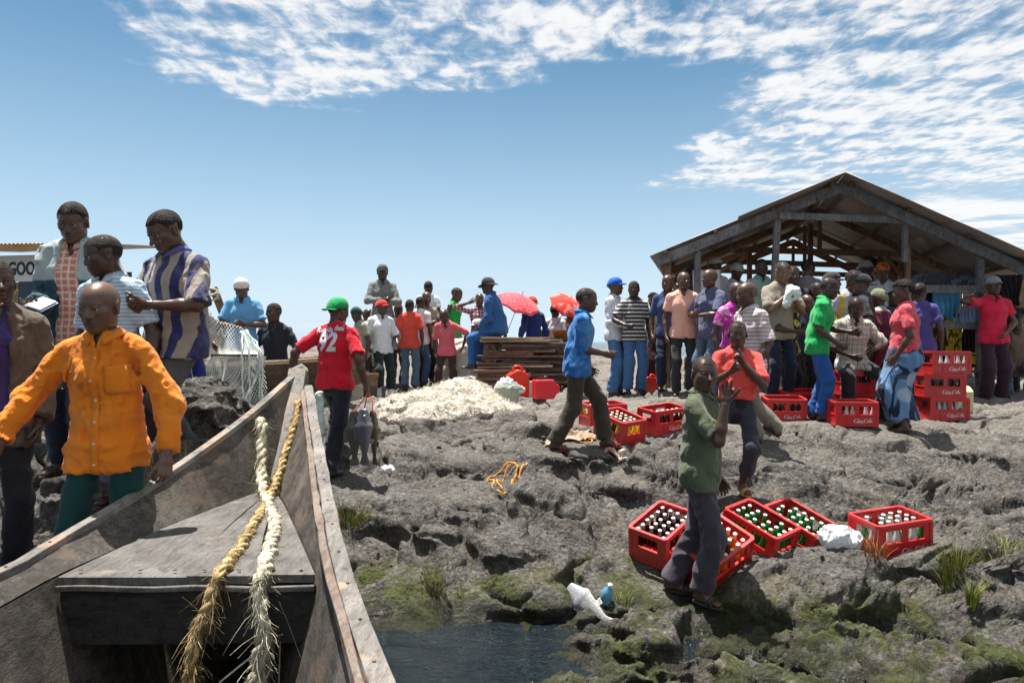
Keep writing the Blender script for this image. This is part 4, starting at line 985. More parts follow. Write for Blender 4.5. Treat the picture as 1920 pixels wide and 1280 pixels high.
def text_obj(name, txt, size, M4, mat, parent=None, depth=.003, extr=None, align='CENTER', shear=0, xs=1., bold=0.):
    cu = bpy.data.curves.new(name, 'FONT'); cu.body = txt; cu.size = size; cu.align_x = align; cu.align_y = 'CENTER'; cu.extrude = depth; cu.shear = shear; cu.resolution_u = 3; cu.offset = bold
    tmp = bpy.data.objects.new('tmp', cu); COL.objects.link(tmp); dg = bpy.context.evaluated_depsgraph_get(); me = bpy.data.meshes.new_from_object(tmp.evaluated_get(dg)); bpy.data.objects.remove(tmp)
    me.transform(Matrix.Diagonal((xs,1,1,1))); me.transform(M4); me.name = name; me.materials.clear(); me.materials.append(mat)
    return mesh_obj(name, me, None, parent)
M_WHITEP = plastic('white_paint', (.72,.72,.68), .6, .2, 9, (.3,.25,.2), .4); M_BLACKP = plastic('black_paint', (.02,.022,.025), .6)
tt = text_obj('lettering', 'NA', .20, Matrix.Translation(W(425,628,10.93)) @ Matrix.Rotation(R(90),4,'X') @ Matrix.Rotation(R(-22),4,'Z'), M_WHITEP, b3, .004); tt.location = -Vector(b3.location)
# board that carries the letters on the flare of the bow
mb = MB(); a = [W(388,590,11.0), W(475,640,11.0), W(478,672,11.02), W(400,660,11.02)]; V = [list(p) for p in a]+[list(p+Vector((0,.05,0))) for p in a]
mb.add(V, [(3,2,1,0),(4,5,6,7),(0,1,5,4),(1,2,6,5),(2,3,7,6),(3,0,4,7)]); o = mb.build('bow_board', W_HULL, b3, False, .006); o.location = -Vector(b3.location)
# ------------------------------------------------------------------ drink crates
CL, CW, CH = .455, .315, .275
M_RED = plastic('crate_red', (.62,.008,.014), .34, .22, 7, (.20,.11,.08), .45); M_REDR = plastic('crate_rim', (.66,.03,.035), .38, .1, 9, (.75,.5,.45), .4)
M_LOGO = plastic('logo_white', (.85,.83,.80), .5, .1, 20, (.6,.3,.3), .3)
def vary(m, amt):
    nt = m.node_tree; b = nt.nodes['Principled BSDF']; src = b.inputs['Base Color'].links[0].from_socket; oi = nt.nodes.new('ShaderNodeObjectInfo'); mx = nt.nodes.new('ShaderNodeMixRGB'); mt = nt.nodes.new('ShaderNodeMath'); mt.operation = 'MULTIPLY'; mt.inputs[1].default_value = amt
    nt.links.new(oi.outputs['Random'], mt.inputs[0]); nt.links.new(mt.outputs[0], mx.inputs[0]); nt.links.new(src, mx.inputs[1]); mx.inputs[2].default_value = (.40,.075,.06,1); nt.links.new(mx.outputs[0], b.inputs['Base Color'])
vary(M_RED, .45); vary(M_REDR, .5)
def script_logo(width):
    """hand drawn flowing script: tapered ribbons"""
    st = [  # each letter a stroke of (x, y, w)
     [(1.05,.78,.05),(.98,.98,.05),(.72,1.02,.07),(.35,.75,.13),(.18,.35,.15),(.35,.02,.12),(.75,.05,.07),(1.15,.30,.04)],
     [(1.42,.52,.06),(1.22,.42,.11),(1.18,.15,.11),(1.34,.02,.07),(1.52,.18,.10),(1.52,.42,.09),(1.42,.52,.06),(1.70,.46,.04)],
     [(2.02,.46,.06),(1.90,.52,.06),(1.74,.36,.11),(1.74,.12,.11),(1.90,.02,.06),(2.10,.16,.04)],
     [(2.44,.50,.05),(2.28,.50,.07),(2.14,.28,.11),(2.20,.05,.08),(2.38,.14,.06),(2.50,.48,.09),(2.46,.12,.09),(2.58,.03,.05),(2.72,.14,.04)],
     [(2.74,.34,.07),(2.96,.38,.07)],
     [(3.86,.80,.05),(3.80,1.0,.05),(3.52,1.04,.07),(3.18,.75,.13),(3.02,.35,.15),(3.20,.02,.12),(3.58,.05,.07),(3.98,.30,.04)],
     [(4.22,.52,.06),(4.02,.42,.11),(3.98,.15,.11),(4.14,.02,.07),(4.32,.18,.10),(4.32,.42,.09),(4.22,.52,.06),(4.46,.46,.04)],
     [(4.48,.20,.04),(4.70,.62,.06),(4.82,1.02,.06),(4.70,1.06,.06),(4.58,.70,.10),(4.54,.22,.11),(4.64,.03,.06),(4.80,.16,.04)],
     [(5.16,.50,.05),(5.00,.50,.07),(4.86,.28,.11),(4.92,.05,.08),(5.10,.14,.06),(5.22,.48,.09),(5.18,.12,.09),(5.30,.03,.05),(5.44,.14,.04)],
     [(.72,.02,.05),(1.3,-.20,.07),(2.3,-.16,.08),(3.1,-.04,.05)], [(1.02,.95,.05),(1.4,.80,.05),(1.9,.86,.04)], [(3.85,.96,.05),(4.1,.86,.05),(4.45,.92,.04)]]
    V = []; F = []; sc = width/5.3
    for k, s_ in enumerate(st):
        C = np.array(catmull([(x+.16*y, y, w) for x, y, w in s_], 5)); n = len(C); b = len(V)
        for i in range(n):
            t = C[min(i+1,n-1),:2]-C[max(i-1,0),:2]; t /= np.linalg.norm(t)+1e-9; nn = np.array([-t[1], t[0]]); w = C[i,2]*.62
            for q in (-1,1): p = C[i,:2]+nn*w*q; V.append(((p[0]-2.75)*sc, .0004*k, (p[1]-.45)*sc))
        F += [(b+2*i, b+2*i+1, b+2*i+3, b+2*i+2) for i in range(n-1)]
    return V, F
CRATE_ME = {}
def crate_meshes():
    t = .012; mb = MB()
    def wall(L, axis, sgn, off, wins):
        # panel in the local (u, z) plane built of bars around the windows
        zb, zt = .135, .225
        def bar(u0, u1, z0, z1):
            if axis == 'x': mb.box(((u0+u1)/2, sgn*off, (z0+z1)/2), (u1-u0, t, z1-z0))
            else: mb.box((sgn*off, (u0+u1)/2, (z0+z1)/2), (t, u1-u0, z1-z0))
        bar(-L/2, L/2, .0, zb); bar(-L/2, L/2, zt, CH-.012)
        e = [-L/2]+[x for w in wins for x in w]+[L/2]
        for i in range(0, len(e), 2): bar(e[i], e[i+1], zb, zt)
    wall(CL-.002, 'x', -1, CW/2-t/2, [(-.165,-.022),(.022,.165)]); wall(CL-.002, 'x', 1, CW/2-t/2, [(-.165,-.022),(.022,.165)])
    wall(CW-2*t-.004, 'y', -1, CL/2-t/2, [(-.085,.085)]); wall(CW-2*t-.004, 'y', 1, CL/2-t/2, [(-.085,.085)])
    mb.box((0,0,.006), (CL-.03, CW-.03, .012))
    for sx in (-1,1):
        for sy in (-1,1): mb.box((sx*(CL/2-.008), sy*(CW/2-.008), CH*.47), (.026,.026,CH*.92))
        for sy in (-1,1): mb.box((sx*.112, sy*(CW/2+.001), .055), (.008,.008,.11))
    for sy in (-1,1): mb.box((0, sy*(CW/2+.003), .128), (CL+.012,.006,.010)); mb.box((0, sy*(CW/2+.003), .008), (CL+.012,.006,.014))
    for sx in (-1,1): mb.box((sx*(CL/2+.003), 0, .128), (.006,CW-.02,.010)); mb.box((sx*(CL/2+.003), 0, .008), (.006,CW-.02,.014))
    CRATE_ME['shell'] = mb.mesh('crate_shell')
    def ring(w, h, r, n=5):
        P = []
        for cx, cy, a0 in ((w/2-r,h/2-r,0),(-w/2+r,h/2-r,90),(-w/2+r,-h/2+r,180),(w/2-r,-h/2+r,270)):
            for k in range(n+1): a = R(a0+90*k/n); P.append((cx+r*math.cos(a), cy+r*math.sin(a)))
        return P
    o = ring(CL+.022, CW+.022, .035); i = ring(CL-.024, CW-.024, .022); n = len(o); mb = MB(); V = []
    for z in (CH-.022, CH): V += [(x,y,z) for x,y in o]
    for z in (CH, CH-.022): V += [(x,y,z) for x,y in i]
    mb.add(V, [(r*n+k, r*n+(k+1)%n, ((r+1)%4)*n+(k+1)%n, ((r+1)%4)*n+k) for r in range(4) for k in range(n)]); CRATE_ME['rim'] = mb.mesh('crate_rim', False)
    mb = MB()
    for k in range(1,6): mb.box((-CL/2+.012+k*(CL-.024)/6, 0, .055), (.004, CW-.03, .09))
    for k in range(1,4): mb.box((0, -CW/2+.012+k*(CW-.024)/4, .055), (CL-.03, .004, .086))
    CRATE_ME['divider'] = mb.mesh('crate_divider')
    V, F = script_logo(.20); mb = MB(); mb.add([(x+.06, -CW/2-.0075-y, z+.066) for x,y,z in V], F); CRATE_ME['logo'] = mb.mesh('logo'); mb = MB(); mb.add([(-x-.06, CW/2+.0075+y, z+.066) for x,y,z in V], F); CRATE_ME['logo2'] = mb.mesh('logo')
crate_meshes()
def bottle_meshes(liq, glass, capc, nm):
    prof = [(.001,0),(.026,0),(.0285,.004),(.0285,.055),(.0265,.075),(.0285,.10),(.0280,.125),(.0225,.150),(.0155,.178),(.0128,.205),(.0128,.226)]
    mb = MB(); mb.lathe(prof, seg=14); a = mb.mesh('bottle', True)
    mb = MB(); mb.lathe([(.0128,.2262),(.0158,.2262),(.0160,.232),(.0140,.2365),(.001,.237)], seg=14, cap=False); b = mb.mesh('bottle_cap', True)
    t = NT(nm+'_glass'); c = t.co(); sp = t.node('ShaderNodeSeparateXYZ'); t.L.new(c, sp.inputs[0])
    col = t.mix(t.ss(sp.outputs[2], .190, .194), liq, glass)
    a.materials.append(t.fin(col, .06, None, .6, Transmission_Weight=.35, IOR=1.4)); b.materials.append(plastic('cap_'+nm, capc, .35, .1))
    return a, b
BOT = {'cola': bottle_meshes((.030,.010,.005), (.30,.30,.28), (.75,.72,.70), 'cola'), 'orange': bottle_meshes((.90,.26,.015), (.85,.55,.35), (.85,.80,.74), 'orange'), 'green': bottle_meshes((.010,.16,.022), (.03,.30,.06), (.70,.82,.70), 'green'),
       'clear': bottle_meshes((.62,.66,.64), (.70,.73,.72), (.80,.78,.76), 'clear'), 'yellow': bottle_meshes((.90,.60,.03), (.85,.75,.45), (.80,.74,.60), 'yellow')}
def ground_tilt(x, y, r=.2):
    zx = (ground(x+r, y)-ground(x-r, y))/(2*r); zy = (ground(x, y+r)-ground(x, y-r))/(2*r); n = Vector((-zx, -zy, 1)).normalized(); return n
def crate(label, px, d, yaw, kind=None, n=24, z=None, tilt=None, rows=None, lift=0., blabel=None, bgroup=None, mixk=None, follow=.8, group=None, xyz=None):
    x, y = (px-CX)/FPX*d, d
    if z is None: z = foot_ground(x, y)-.012
    nrm = Vector((0,0,1)) if z is not None and tilt is None and follow == 0 else Vector((0,0,1)).lerp(ground_tilt(x, y), follow).normalized()
    if tilt is not None: nrm = Vector(tilt).normalized()
    q = Vector((0,0,1)).rotation_difference(nrm).to_matrix() @ Matrix.Rotation(R(yaw), 3, 'Z')
    root = empty('drink_crate', (x, y, z+lift)); root.rotation_euler = q.to_euler(); tag(root, label, 'crate', group)
    sh = mesh_obj('crate_shell', CRATE_ME['shell'], M_RED, root); rm = mesh_obj('crate_rim', CRATE_ME['rim'], M_REDR, root); mesh_obj('bottle_divider', CRATE_ME['divider'], M_RED, root); mesh_obj('logo', CRATE_ME['logo'], M_LOGO, root); mesh_obj('logo', CRATE_ME['logo2'], M_LOGO, root)
    if kind:
        cells_ = [(i, j) for j in range(4) for i in range(6)]
        if rows is not None: cells_ = [c for c in cells_ if c[1] in rows]
        rs = random.Random(int(px*7+d*10))
        for i, j in cells_[:n]:
            kk = kind
            if rs.random() < (.16 if kind in ('clear','green') else .05): continue
            if mixk and rs.random() < mixk[1]: kk = mixk[0]
            lx = -CL/2+.012+(i+.5)*(CL-.024)/6+rs.uniform(-.003,.003); ly = -CW/2+.012+(j+.5)*(CW-.024)/4+rs.uniform(-.003,.003)
            b = bpy.data.objects.new('bottle', BOT[kk][0]); COL.objects.link(b); M_ = Matrix.Translation((x, y, z+lift)) @ q.to_4x4() @ Matrix.Translation((lx, ly, .013)) @ Matrix.Rotation(R(rs.uniform(-2,2)), 4, 'X') @ Matrix.Rotation(R(rs.uniform(-2,2)), 4, 'Y'); b.matrix_world = M_
            tag(b, (blabel or kind+' bottle')+', '+('front','second','third','back')[j]+' row, '+('leftmost','second from left','third from left','third from right','second from right','rightmost')[i], 'bottle', bgroup or blabel)
            c = bpy.data.objects.new('bottle_cap', BOT[kk][1]); COL.objects.link(c); c.parent = b
    return root
crate('open red crate of dark cola bottles left of the olive polo man\'s knees', 1243, 5.78, 48, 'cola', blabel='cola in crate left of the olive polo wearer', bgroup='bottles in the cola crate')
crate('steeply tilted red crate of orange soda right behind the olive polo man\'s legs', 1337, 5.45, 36, 'orange', mixk=('cola',.16), blabel='soda in tilted crate behind the olive polo wearer', bgroup='bottles in the orange soda crate', tilt=(-.08,-.58,1), lift=.02)
crate('large open red crate full of green bottles beside the orange soda crate', 1415, 5.68, -52, 'green', blabel='bottle in the larger crate of green bottles', bgroup='bottles in the larger green crate', tilt=(.12,-.34,1), lift=.0)
crate('rearmost red crate of green bottles, half hidden behind the rock edge', 1486, 5.82, -53, 'green', blabel='bottle in the rear crate of green bottles', bgroup='bottles in the rear green crate', tilt=(.13,-.34,1), lift=-.02)
crate('red crate of empty clear bottles standing alone beside a white bag on the right rocks', 1668, 5.5, 14, 'clear', mixk=('green',.2), blabel='empty bottle in the lone crate on the right rocks', bgroup='bottles in the lone right crate', tilt=(-.05,-.10,1), lift=.0)
crate('red crate of yellow soda at the heels of the striding man in blue shirt', 1160, 7.85, -58, 'yellow', mixk=('cola',.25), blabel='bottle in the crate beside the striding man in blue', bgroup='bottles in the yellow soda crate', tilt=(.05,-.22,1))
crate('red crate half hidden behind the yellow soda crate near the striding man', 1130, 8.55, 18, 'yellow', rows=(0,3), blabel='bottle in the crate behind the yellow sodas', bgroup='bottles in the half hidden crate')
crate('red crate turned cornerwise between the striding man and the olive polo man', 1242, 8.4, 28, 'cola', rows=(0,1), blabel='bottle in the cornerwise crate left of the olive polo man', bgroup='bottles in the cornerwise crate')
crate('red crate with its white script turned to the camera left of the green polo man', 1468, 9.0, -4, 'cola', rows=(0,1), blabel='bottle in the crate left of the green polo man', bgroup='bottles left of the green polo man', tilt=(0,-.10,1))
crate('red crate at the back, behind the one left of the green polo man', 1496, 9.5, 10, None, tilt=(0,-.1,1))
crate('dusty red crate on the rock in front of the seated man in checked shirt', 1597, 8.42, -5, 'clear', rows=(0,), blabel='bottle in the dusty crate before the seated man', bgroup='bottles before the seated man', tilt=(0,-.05,1))
zs = foot_ground((1603-CX)/FPX*9.12, 9.12)
crate('lower red crate under the seated man in checked shirt', 1603, 9.12, 90, None, z=zs, tilt=(0,0,1))
crate('upper red crate that the man in checked shirt sits on', 1603, 9.12, 90, 'cola', rows=(0,), z=zs+CH+.002, tilt=(0,0,1), blabel='bottle in the crate the man sits on', bgroup='bottles under the seated man')
zs = foot_ground((1768-CX)/FPX*9.0, 9.0)-.01
for k, (dx, ya, kk, nm) in enumerate(((0,-2,'clear','bottom'),(-6,-8,'cola','middle'),(2,2,'clear','top'))):
    crate(f'{nm} red crate of the stack of three beside the woman in blue wrap', 1768+dx, 9.0, ya, kk, rows=(0,), z=zs+k*(CH+.002), tilt=(0,0,1), blabel=f'bottle in {nm} crate of the three-crate stack', bgroup=f'bottles in the {nm} stacked crate')
# ------------------------------------------------------------------ timber market shed
def corr_mat(name, a, b, rust=(.16,.075,.035), amt=.6):
    if name in MATS: return MATS[name]
    t = NT(name); c = t.co(); n = t.noise(c, 2.2, 5, .65, .3); f = t.noise(c, 17, 5, .7)
    col = t.mix(n, a, b); col = t.mix(t.math('MULTIPLY', t.ss(t.math('ADD', t.math('MULTIPLY', n, .6), t.math('MULTIPLY', f, .4)), .48, .62), amt), col, rust)
    return t.fin(col, .55, t.bump(f, .004, .5), .4, Metallic=.25)
M_TIN = corr_mat('tin_roof', (.24,.225,.205), (.42,.40,.38), (.26,.14,.075)); M_TINW = corr_mat('tin_wall_white', (.50,.52,.52), (.68,.70,.70), (.35,.30,.24), .35)
def corrugated(name, O, u, L, v, Hh, nrm, mat, parent, pitch=.076, amp=.011, thick=.002):
    """sheet from O: corrugations repeat along u (length L), run along v (length Hh)"""
    O = np.array(O, float); u = np.array(u, float); v = np.array(v, float); nrm = np.array(nrm, float); n = int(L/pitch*6); V = []
    for j in (0,.5,1.):
        for i in range(n+1):
            s = L*i/n; V.append(O+u*s+v*Hh*j+nrm*(amp*math.sin(2*math.pi*s/pitch)+.006*math.sin(s*3+j*5)))
    mb = MB(); mb.add(V, [(r*(n+1)+i, r*(n+1)+i+1, (r+1)*(n+1)+i+1, (r+1)*(n+1)+i) for r in range(2) for i in range(n)]); o = mb.build(name, mat, parent, True)
    m = o.modifiers.new('thick', 'SOLIDIFY'); m.thickness = thick; return o
def shed():
    AF = np.array(W(1575,352,11.0)); EL = np.array(W(1243,487,11.6)); ER = np.array(W(1922,507,10.4)); dr = np.array([.255,.967,0]); dr /= np.linalg.norm(dr); LEN = 6.2
    gz = 1.15; root = empty('market_shed', (AF[0], AF[1], gz)); tag(root, 'open timber market shed with a dark corrugated iron gable roof', 'shed'); off = np.array(root.location)
    Z = lambda p: np.array(p, float)-off
    def beam(name, A, B, w, h, m=W_GREY, up=(0,0,1)):
        mb = MB(); mb.beam(Z(A), Z(B), w, h, up, 0, .004); return mb.build(name, m, root, False, .004)
    for E, nm in ((EL,1),(ER,2)):
        sv = E-AF; sl = np.linalg.norm(sv); v = sv/sl; nn = np.cross(dr, v); nn = nn if nn[2] > 0 else -nn; nn /= np.linalg.norm(nn)
        ns = 7; w = (LEN+.5)/ns
        for k in range(ns):
            for part, (f0, f1) in enumerate(((-.02,.55),(.50,1.06))):
                st = -.42+k*w
                if nm == 1 and part == 1 and k == 0: st += .38
                O = AF+dr*(st)+v*sl*f0+nn*(.125+.004*part+.005*(k%2)); corrugated('roof_sheet', Z(O), dr, w+.05-(.38 if nm == 1 and part == 1 and k == 0 else 0), v, sl*(f1-f0), nn, M_TIN, root)
        for f in (.04,.36,.68,.97): beam('purlin', AF+v*sl*f+nn*.085-dr*.15, AF+v*sl*f+nn*.085+dr*LEN, .05, .05, W_BROWN, nn)
        for q, (m, ww, hh) in enumerate(((W_GREY,.06,.15),(W_BROWN,.05,.12),(W_BROWN,.05,.12),(W_BROWN,.05,.14))):
            o_ = dr*LEN*q/3; beam('rafter', AF+o_-v*.02, E+o_+v*.12, ww, hh, m, nn)
    def on(f, E): return AF+(E-AF)*f
    # front tie, posts and stubs
    beam('tie_beam', W(1462,404,11.12), W(1700,413,10.86), .045, .10)
    def post(px, y0, d, m=W_GREY, w=.085, zb=None, px2=None):
        A = W(px, y0, d); B = Vector((A.x if px2 is None else (px2-CX)/FPX*d, A.y, zb if zb is not None else ground(A.x, A.y)-.05)); beam('post', B, A, w, w, m, (0,1,0))
    post(1308,462,11.55); post(1458,405,11.25,px2=1440); post(1837,480,10.62); post(1252,470,11.66,W_BROWN,.09)
    post(1697,415,10.92,W_GREY,.07,W(1697,492,10.92)[2]); post(1702,465,10.98,W_BROWN,.07); post(1519,420,13.4,W_BROWN,.08); post(1405,462,14.2,W_BROWN,.08); post(1624,440,15.0,W_BROWN,.08); post(1880,470,13.2,W_BROWN,.09); post(1330,470,14.8,W_BROWN,.08)
    # inner trusses: ties and braces
    for q in (1,2,3):
        o_ = dr*LEN*q/3; beam('tie_beam', on(.62,EL)+o_, on(.62,ER)+o_, .05, .11, W_BROWN); beam('king_post', AF+o_+np.array([0,0,-.05]), AF+o_+np.array([0,0,-.8]), .06, .06, W_BROWN, (0,1,0))
        for E in (EL, ER): beam('brace', on(.75,E)+o_+np.array([0,0,-.05]), on(.45,E)+o_*.6+np.array([0,0,-.12]), .05, .08, W_BROWN)
    for E in (EL, ER): beam('wall_plate', E+np.array([0,0,-.10]), E+dr*LEN+np.array([0,0,-.10]), .09, .07, W_BROWN)
    beam('rail', W(1712,541,10.95), W(1850,543,10.58), .035, .12); beam('rail', W(1730,606,10.9), W(1840,612,10.6), .035, .10); beam('rail', W(1300,560,11.6), W(1262,560,13.2), .035, .1, W_BROWN)
    # planks added behind the right bay to make its interior dark
    for k in range(14):
        x = 1655+k*20; mb = MB(); A = W(x, 470, 14.4); B = W(x, 735, 14.4); mb.beam(Z(A), Z(B), .185, .025, (0,1,0), 0, .006); mb.build('backing_plank', W_BROWN, root)
    return root
shed()
def hanging(name, label, cat, px0, px1, py0, py1, d, mat, amp=.05, fr=5., seed=0, taper=1., thick=.004, d1=None):
    nx, nz = 26, 22; d1 = d if d1 is None else d1; V = []
    for j in range(nz+1):
        for i in range(nx+1):
            u = i/nx; w = j/nz; uu = .5+(u-.5)*(1+(taper-1)*w); p = np.array(W(px0+(px1-px0)*uu, py0+(py1-py0)*w+4*math.sin(u*7+seed)*w, d+(d1-d)*u))
            p[1] += amp*math.sin(u*fr*6.28+seed+1.2*math.sin(w*3))*(.35+.65*w)+.03*math.sin(w*5+u*3+seed); V.append(p)
    base = np.mean(V, 0); mb = MB(); mb.add([v-base for v in V], [(j*(nx+1)+i, j*(nx+1)+i+1, (j+1)*(nx+1)+i+1, (j+1)*(nx+1)+i) for j in range(nz) for i in range(nx)])
    o = mb.build(name, mat, None, True, loc=tuple(base)); tag(o, label, cat); m = o.modifiers.new('thick', 'SOLIDIFY'); m.thickness = thick; return o
hanging('hanging_cloth', 'bright blue printed cloth hung under the upper shed rail', 'cloth', 1752,1800,548,600,10.95, cloth((.05,.22,.45),'h',(.15,.45,.65),60.,width=.5), seed=1)
hanging('hanging_cloth', 'yellow printed wrap with black border hanging in the shed', 'cloth', 1772,1805,588,672,11.0, cloth((.62,.46,.03),'kanga',(.03,.025,.02),7.), seed=2)
hanging('hanging_cloth', 'dark olive printed wrap hanging left of the yellow one', 'cloth', 1742,1774,596,674,11.05, cloth((.06,.05,.02),'kanga',(.34,.27,.04),9.), seed=3)
hanging('hanging_shirt', 'pale blue shirt hanging beside the shed post', 'shirt', 1802,1832,566,612,10.9, cloth((.36,.46,.60)), seed=4, taper=1.2)
hanging('hanging_cloth', 'plain white sheet hanging by the left shed post behind the crowd', 'cloth', 1300,1350,506,620,11.75, cloth((.72,.72,.72)), seed=8)
hanging('hanging_cloth', 'navy cloth hanging behind the woman in red shirt', 'cloth', 1722,1754,548,640,11.2, cloth((.03,.035,.10)), seed=5)
hanging('hanging_cloth', 'dark maroon cloth hanging right of the yellow wrap', 'cloth', 1806,1836,612,690,11.15, cloth((.05,.02,.03)), seed=6)
hanging('hanging_tarpaulin', 'black tarpaulin hanging from the right eave of the shed', 'tarpaulin', 1868,1915,515,570,10.3, cloth((.012,.012,.014)), amp=.08, seed=7, taper=.8)
def blob(name, label, cat, prims, h, mat, fold=None, loc=(0,0,0), group=None, rz=0., smooth=True, parent=None):
    V, Q = sdf(prims, h, fold); o = mesh_obj(name, np_mesh(name, V, Q), mat, parent, loc, (0,0,rz))
    if label: tag(o, label, cat, group)
    return o
P_ = lambda p, k=.03, op='+': (p, k, op)
def gl(px, d): x = (px-CX)/FPX*d; return (x, d, ground(x, d))
x, y, z = W(1775,530,11.1)
blob('cloth_bundle', 'heap of dark folded clothes on the upper shed rail', 'clothes', [P_(ellipsoid((-.25,.05,.02),(.24,.2,.13))), P_(ellipsoid((.12,.08,.0),(.26,.2,.11))), P_(ellipsoid((.42,.05,.02),(.18,.16,.09)))], .02, cloth((.05,.05,.06),'patch',(.12,.13,.18),5.), [(.03,9.,2)], (x, y, z))
# ------------------------------------------------------------------ shack on the left
def shack():
    root = empty('shack', tuple(W(20,770,12.0))); tag(root, 'white painted tin shack with black lettering at the far left', 'shack'); off = np.array(root.location); Z = lambda p: np.array(p, float)-off
    A = W(-190,452,12.6); B = W(118,470,12.0); zb = 1.05
    u = np.array([B.x-A.x, B.y-A.y, 0]); L = np.linalg.norm(u); u /= L; nn = np.array([u[1], -u[0], 0])
    fr = np.array([A.x, A.y, zb]); top = 3.35
    def pan(name, a, b, z0, z1, m, t=.03, o=0.): mb = MB(); c = fr+u*(a+b)/2+nn*o; mb.box(Z((c[0], c[1], (z0+z1)/2)), (b-a, t, z1-z0), [[u[0],-u[1],0],[u[1],u[0],0],[0,0,1]]); return mb.build(name, m, root)
    M_W = plastic('shack_white', (.62,.63,.62), .7, .18, 3, (.35,.33,.29), .5)
    pan('wall_panel', 0, 1.88, zb, 2.98, M_W); corrugated('tin_panel', Z(fr+np.array([0,0,2.98-zb])), u, 1.88, np.array([0,0,1.]), .42, nn, M_TINW, root, .12, .015)
    pan('sign_board', 1.90, L-.02, 2.93, 3.36, M_W, .03, .02); pan('wall_panel', 2.4, L, zb, 2.93, plastic('shack_blue', (.03,.05,.08), .6)); pan('wall_panel', 1.90, 2.39, zb, 2.48, MATS['shack_blue'])
    t = NT('straw_fill'); c = t.co(); v = t.vor(t.co(sc=(1,1,1.8)), 9); m_s = t.fin(t.mix(t.ss(v, .1, .5), (.50,.40,.20), (.20,.15,.07)), .9, t.bump(t.noise(c, 40, 4), .02, .8)); pan('woven_infill', 1.90, 2.39, 2.48, 2.92, m_s)
    pan('wall_panel', L-.02, L+.9, zb, 3.1, MATS['shack_blue'], .03, -.45)
    corrugated('roof_sheet', Z(fr-u*.2+nn*.35+np.array([0,0,2.45])), u, L+.45, -nn+np.array([0,0,.10]), 3.0, np.array([0,0,1.]), corr_mat('shack_roof', (.35,.33,.30), (.5,.47,.42), (.42,.20,.07), .9), root)
    mb = MB(); mb.beam(Z(fr-u*.2+nn*.33+np.array([0,0,2.40])), Z(fr+u*(L+.2)+nn*.33+np.array([0,0,2.40])), .05, .09, jit=.004); mb.build('fascia', wood('fascia_wood', (.30,.15,.06), (.48,.27,.12), (.5,.36,.2), .4, (2,8,8)), root)
    c = fr+u*2.44+nn*.042+np.array([0,0,3.13-zb]); M4 = Matrix.Translation(Z(c)) @ Matrix(((u[0],-u[1]*0,nn[0],0),(u[1],0,nn[1],0),(0,1,0,0),(0,0,0,1)))
    text_obj('lettering', '-GOO', .30, M4, M_BLACKP, root, .004, xs=.72, bold=.008)
    return root
shack()
# ------------------------------------------------------------------ lumber
def lumber():
    ORD = ['top','second','third','fourth','fifth','sixth','seventh','eighth','ninth','tenth','eleventh','twelfth','thirteenth','fourteenth','fifteenth','sixteenth','seventeenth','eighteenth','nineteenth','twentieth','twenty-first','twenty-second','twenty-third','twenty-fourth','lowest']
    rs = random.Random(5); ms = [wood('plank_%s' % n, a, b, w, .45, (2,9,9)) for n, a, b, w in (('brown',(.09,.055,.035),(.18,.115,.075),(.26,.20,.15)),('red',(.11,.05,.03),(.21,.11,.07),(.28,.19,.14)),('dark',(.05,.035,.028),(.10,.07,.055),(.18,.14,.11)),('pale',(.26,.18,.11),(.42,.31,.21),(.5,.41,.31)))]
    me = {}
    def plank(x0, L, y, z, w, t, m, lab, yaw):
        mb = MB(); mb.box((0,0,0), (L,w,t), jit=.004); o = mb.build('plank', m, None, False, .003, loc=(x0+L/2, y, z), rot=(R(rs.uniform(-1,1)), R(rs.uniform(-1.2,1.2)), R(yaw))); tag(o, lab, 'plank', 'planks of the lumber stack')
    D = 11.7; xl, xr = W(897,0,D).x, W(1062,0,D).x; zb = min(ground(xl, D), ground(xr, D))+.02; zt = W(0,632,D).z; n = 25; h = (zt-zb)/n
    for i in range(n):
        z = zb+h*(i+.5); ins = 0 if i > 8 else .0
        for r, y in enumerate((D-.15, D+.08, D+.31)):
            if r == 2 and i < n-3: continue
            x = xl+rs.uniform(-.12,.38)+(.45 if i < 11 and r == 0 else .1); L = xr-x+rs.uniform(-.55,.14); pale = i == n-1
            plank(x, max(.6, L), y+rs.uniform(-.05,.03), z, .22, h*.86, ms[3] if pale or rs.random() < .06 else ms[rs.choice((0,0,1,2))], ('pale plank' if pale else 'brown plank')+f' of the tall lumber stack, {ORD[n-1-i]} layer from the top, '+('front','middle','rear')[r]+' row', rs.uniform(-7,7))
    D = 11.35; xl = W(884,0,D).x; zb = ground(xl+.4, D)+.01; m = 9; zt = W(0,692,D).z; h = (zt-zb)/m
    for i in range(m): plank(xl+rs.uniform(0,.14), rs.uniform(.65,.95), D+rs.uniform(-.03,.03), zb+h*(i+.5), .24, h*.84, ms[rs.choice((0,1,1,2))], f'brown plank of the low pile under the seated man, {ORD[m-1-i] if i else "lowest"} from the top', rs.uniform(-5,5))
lumber()
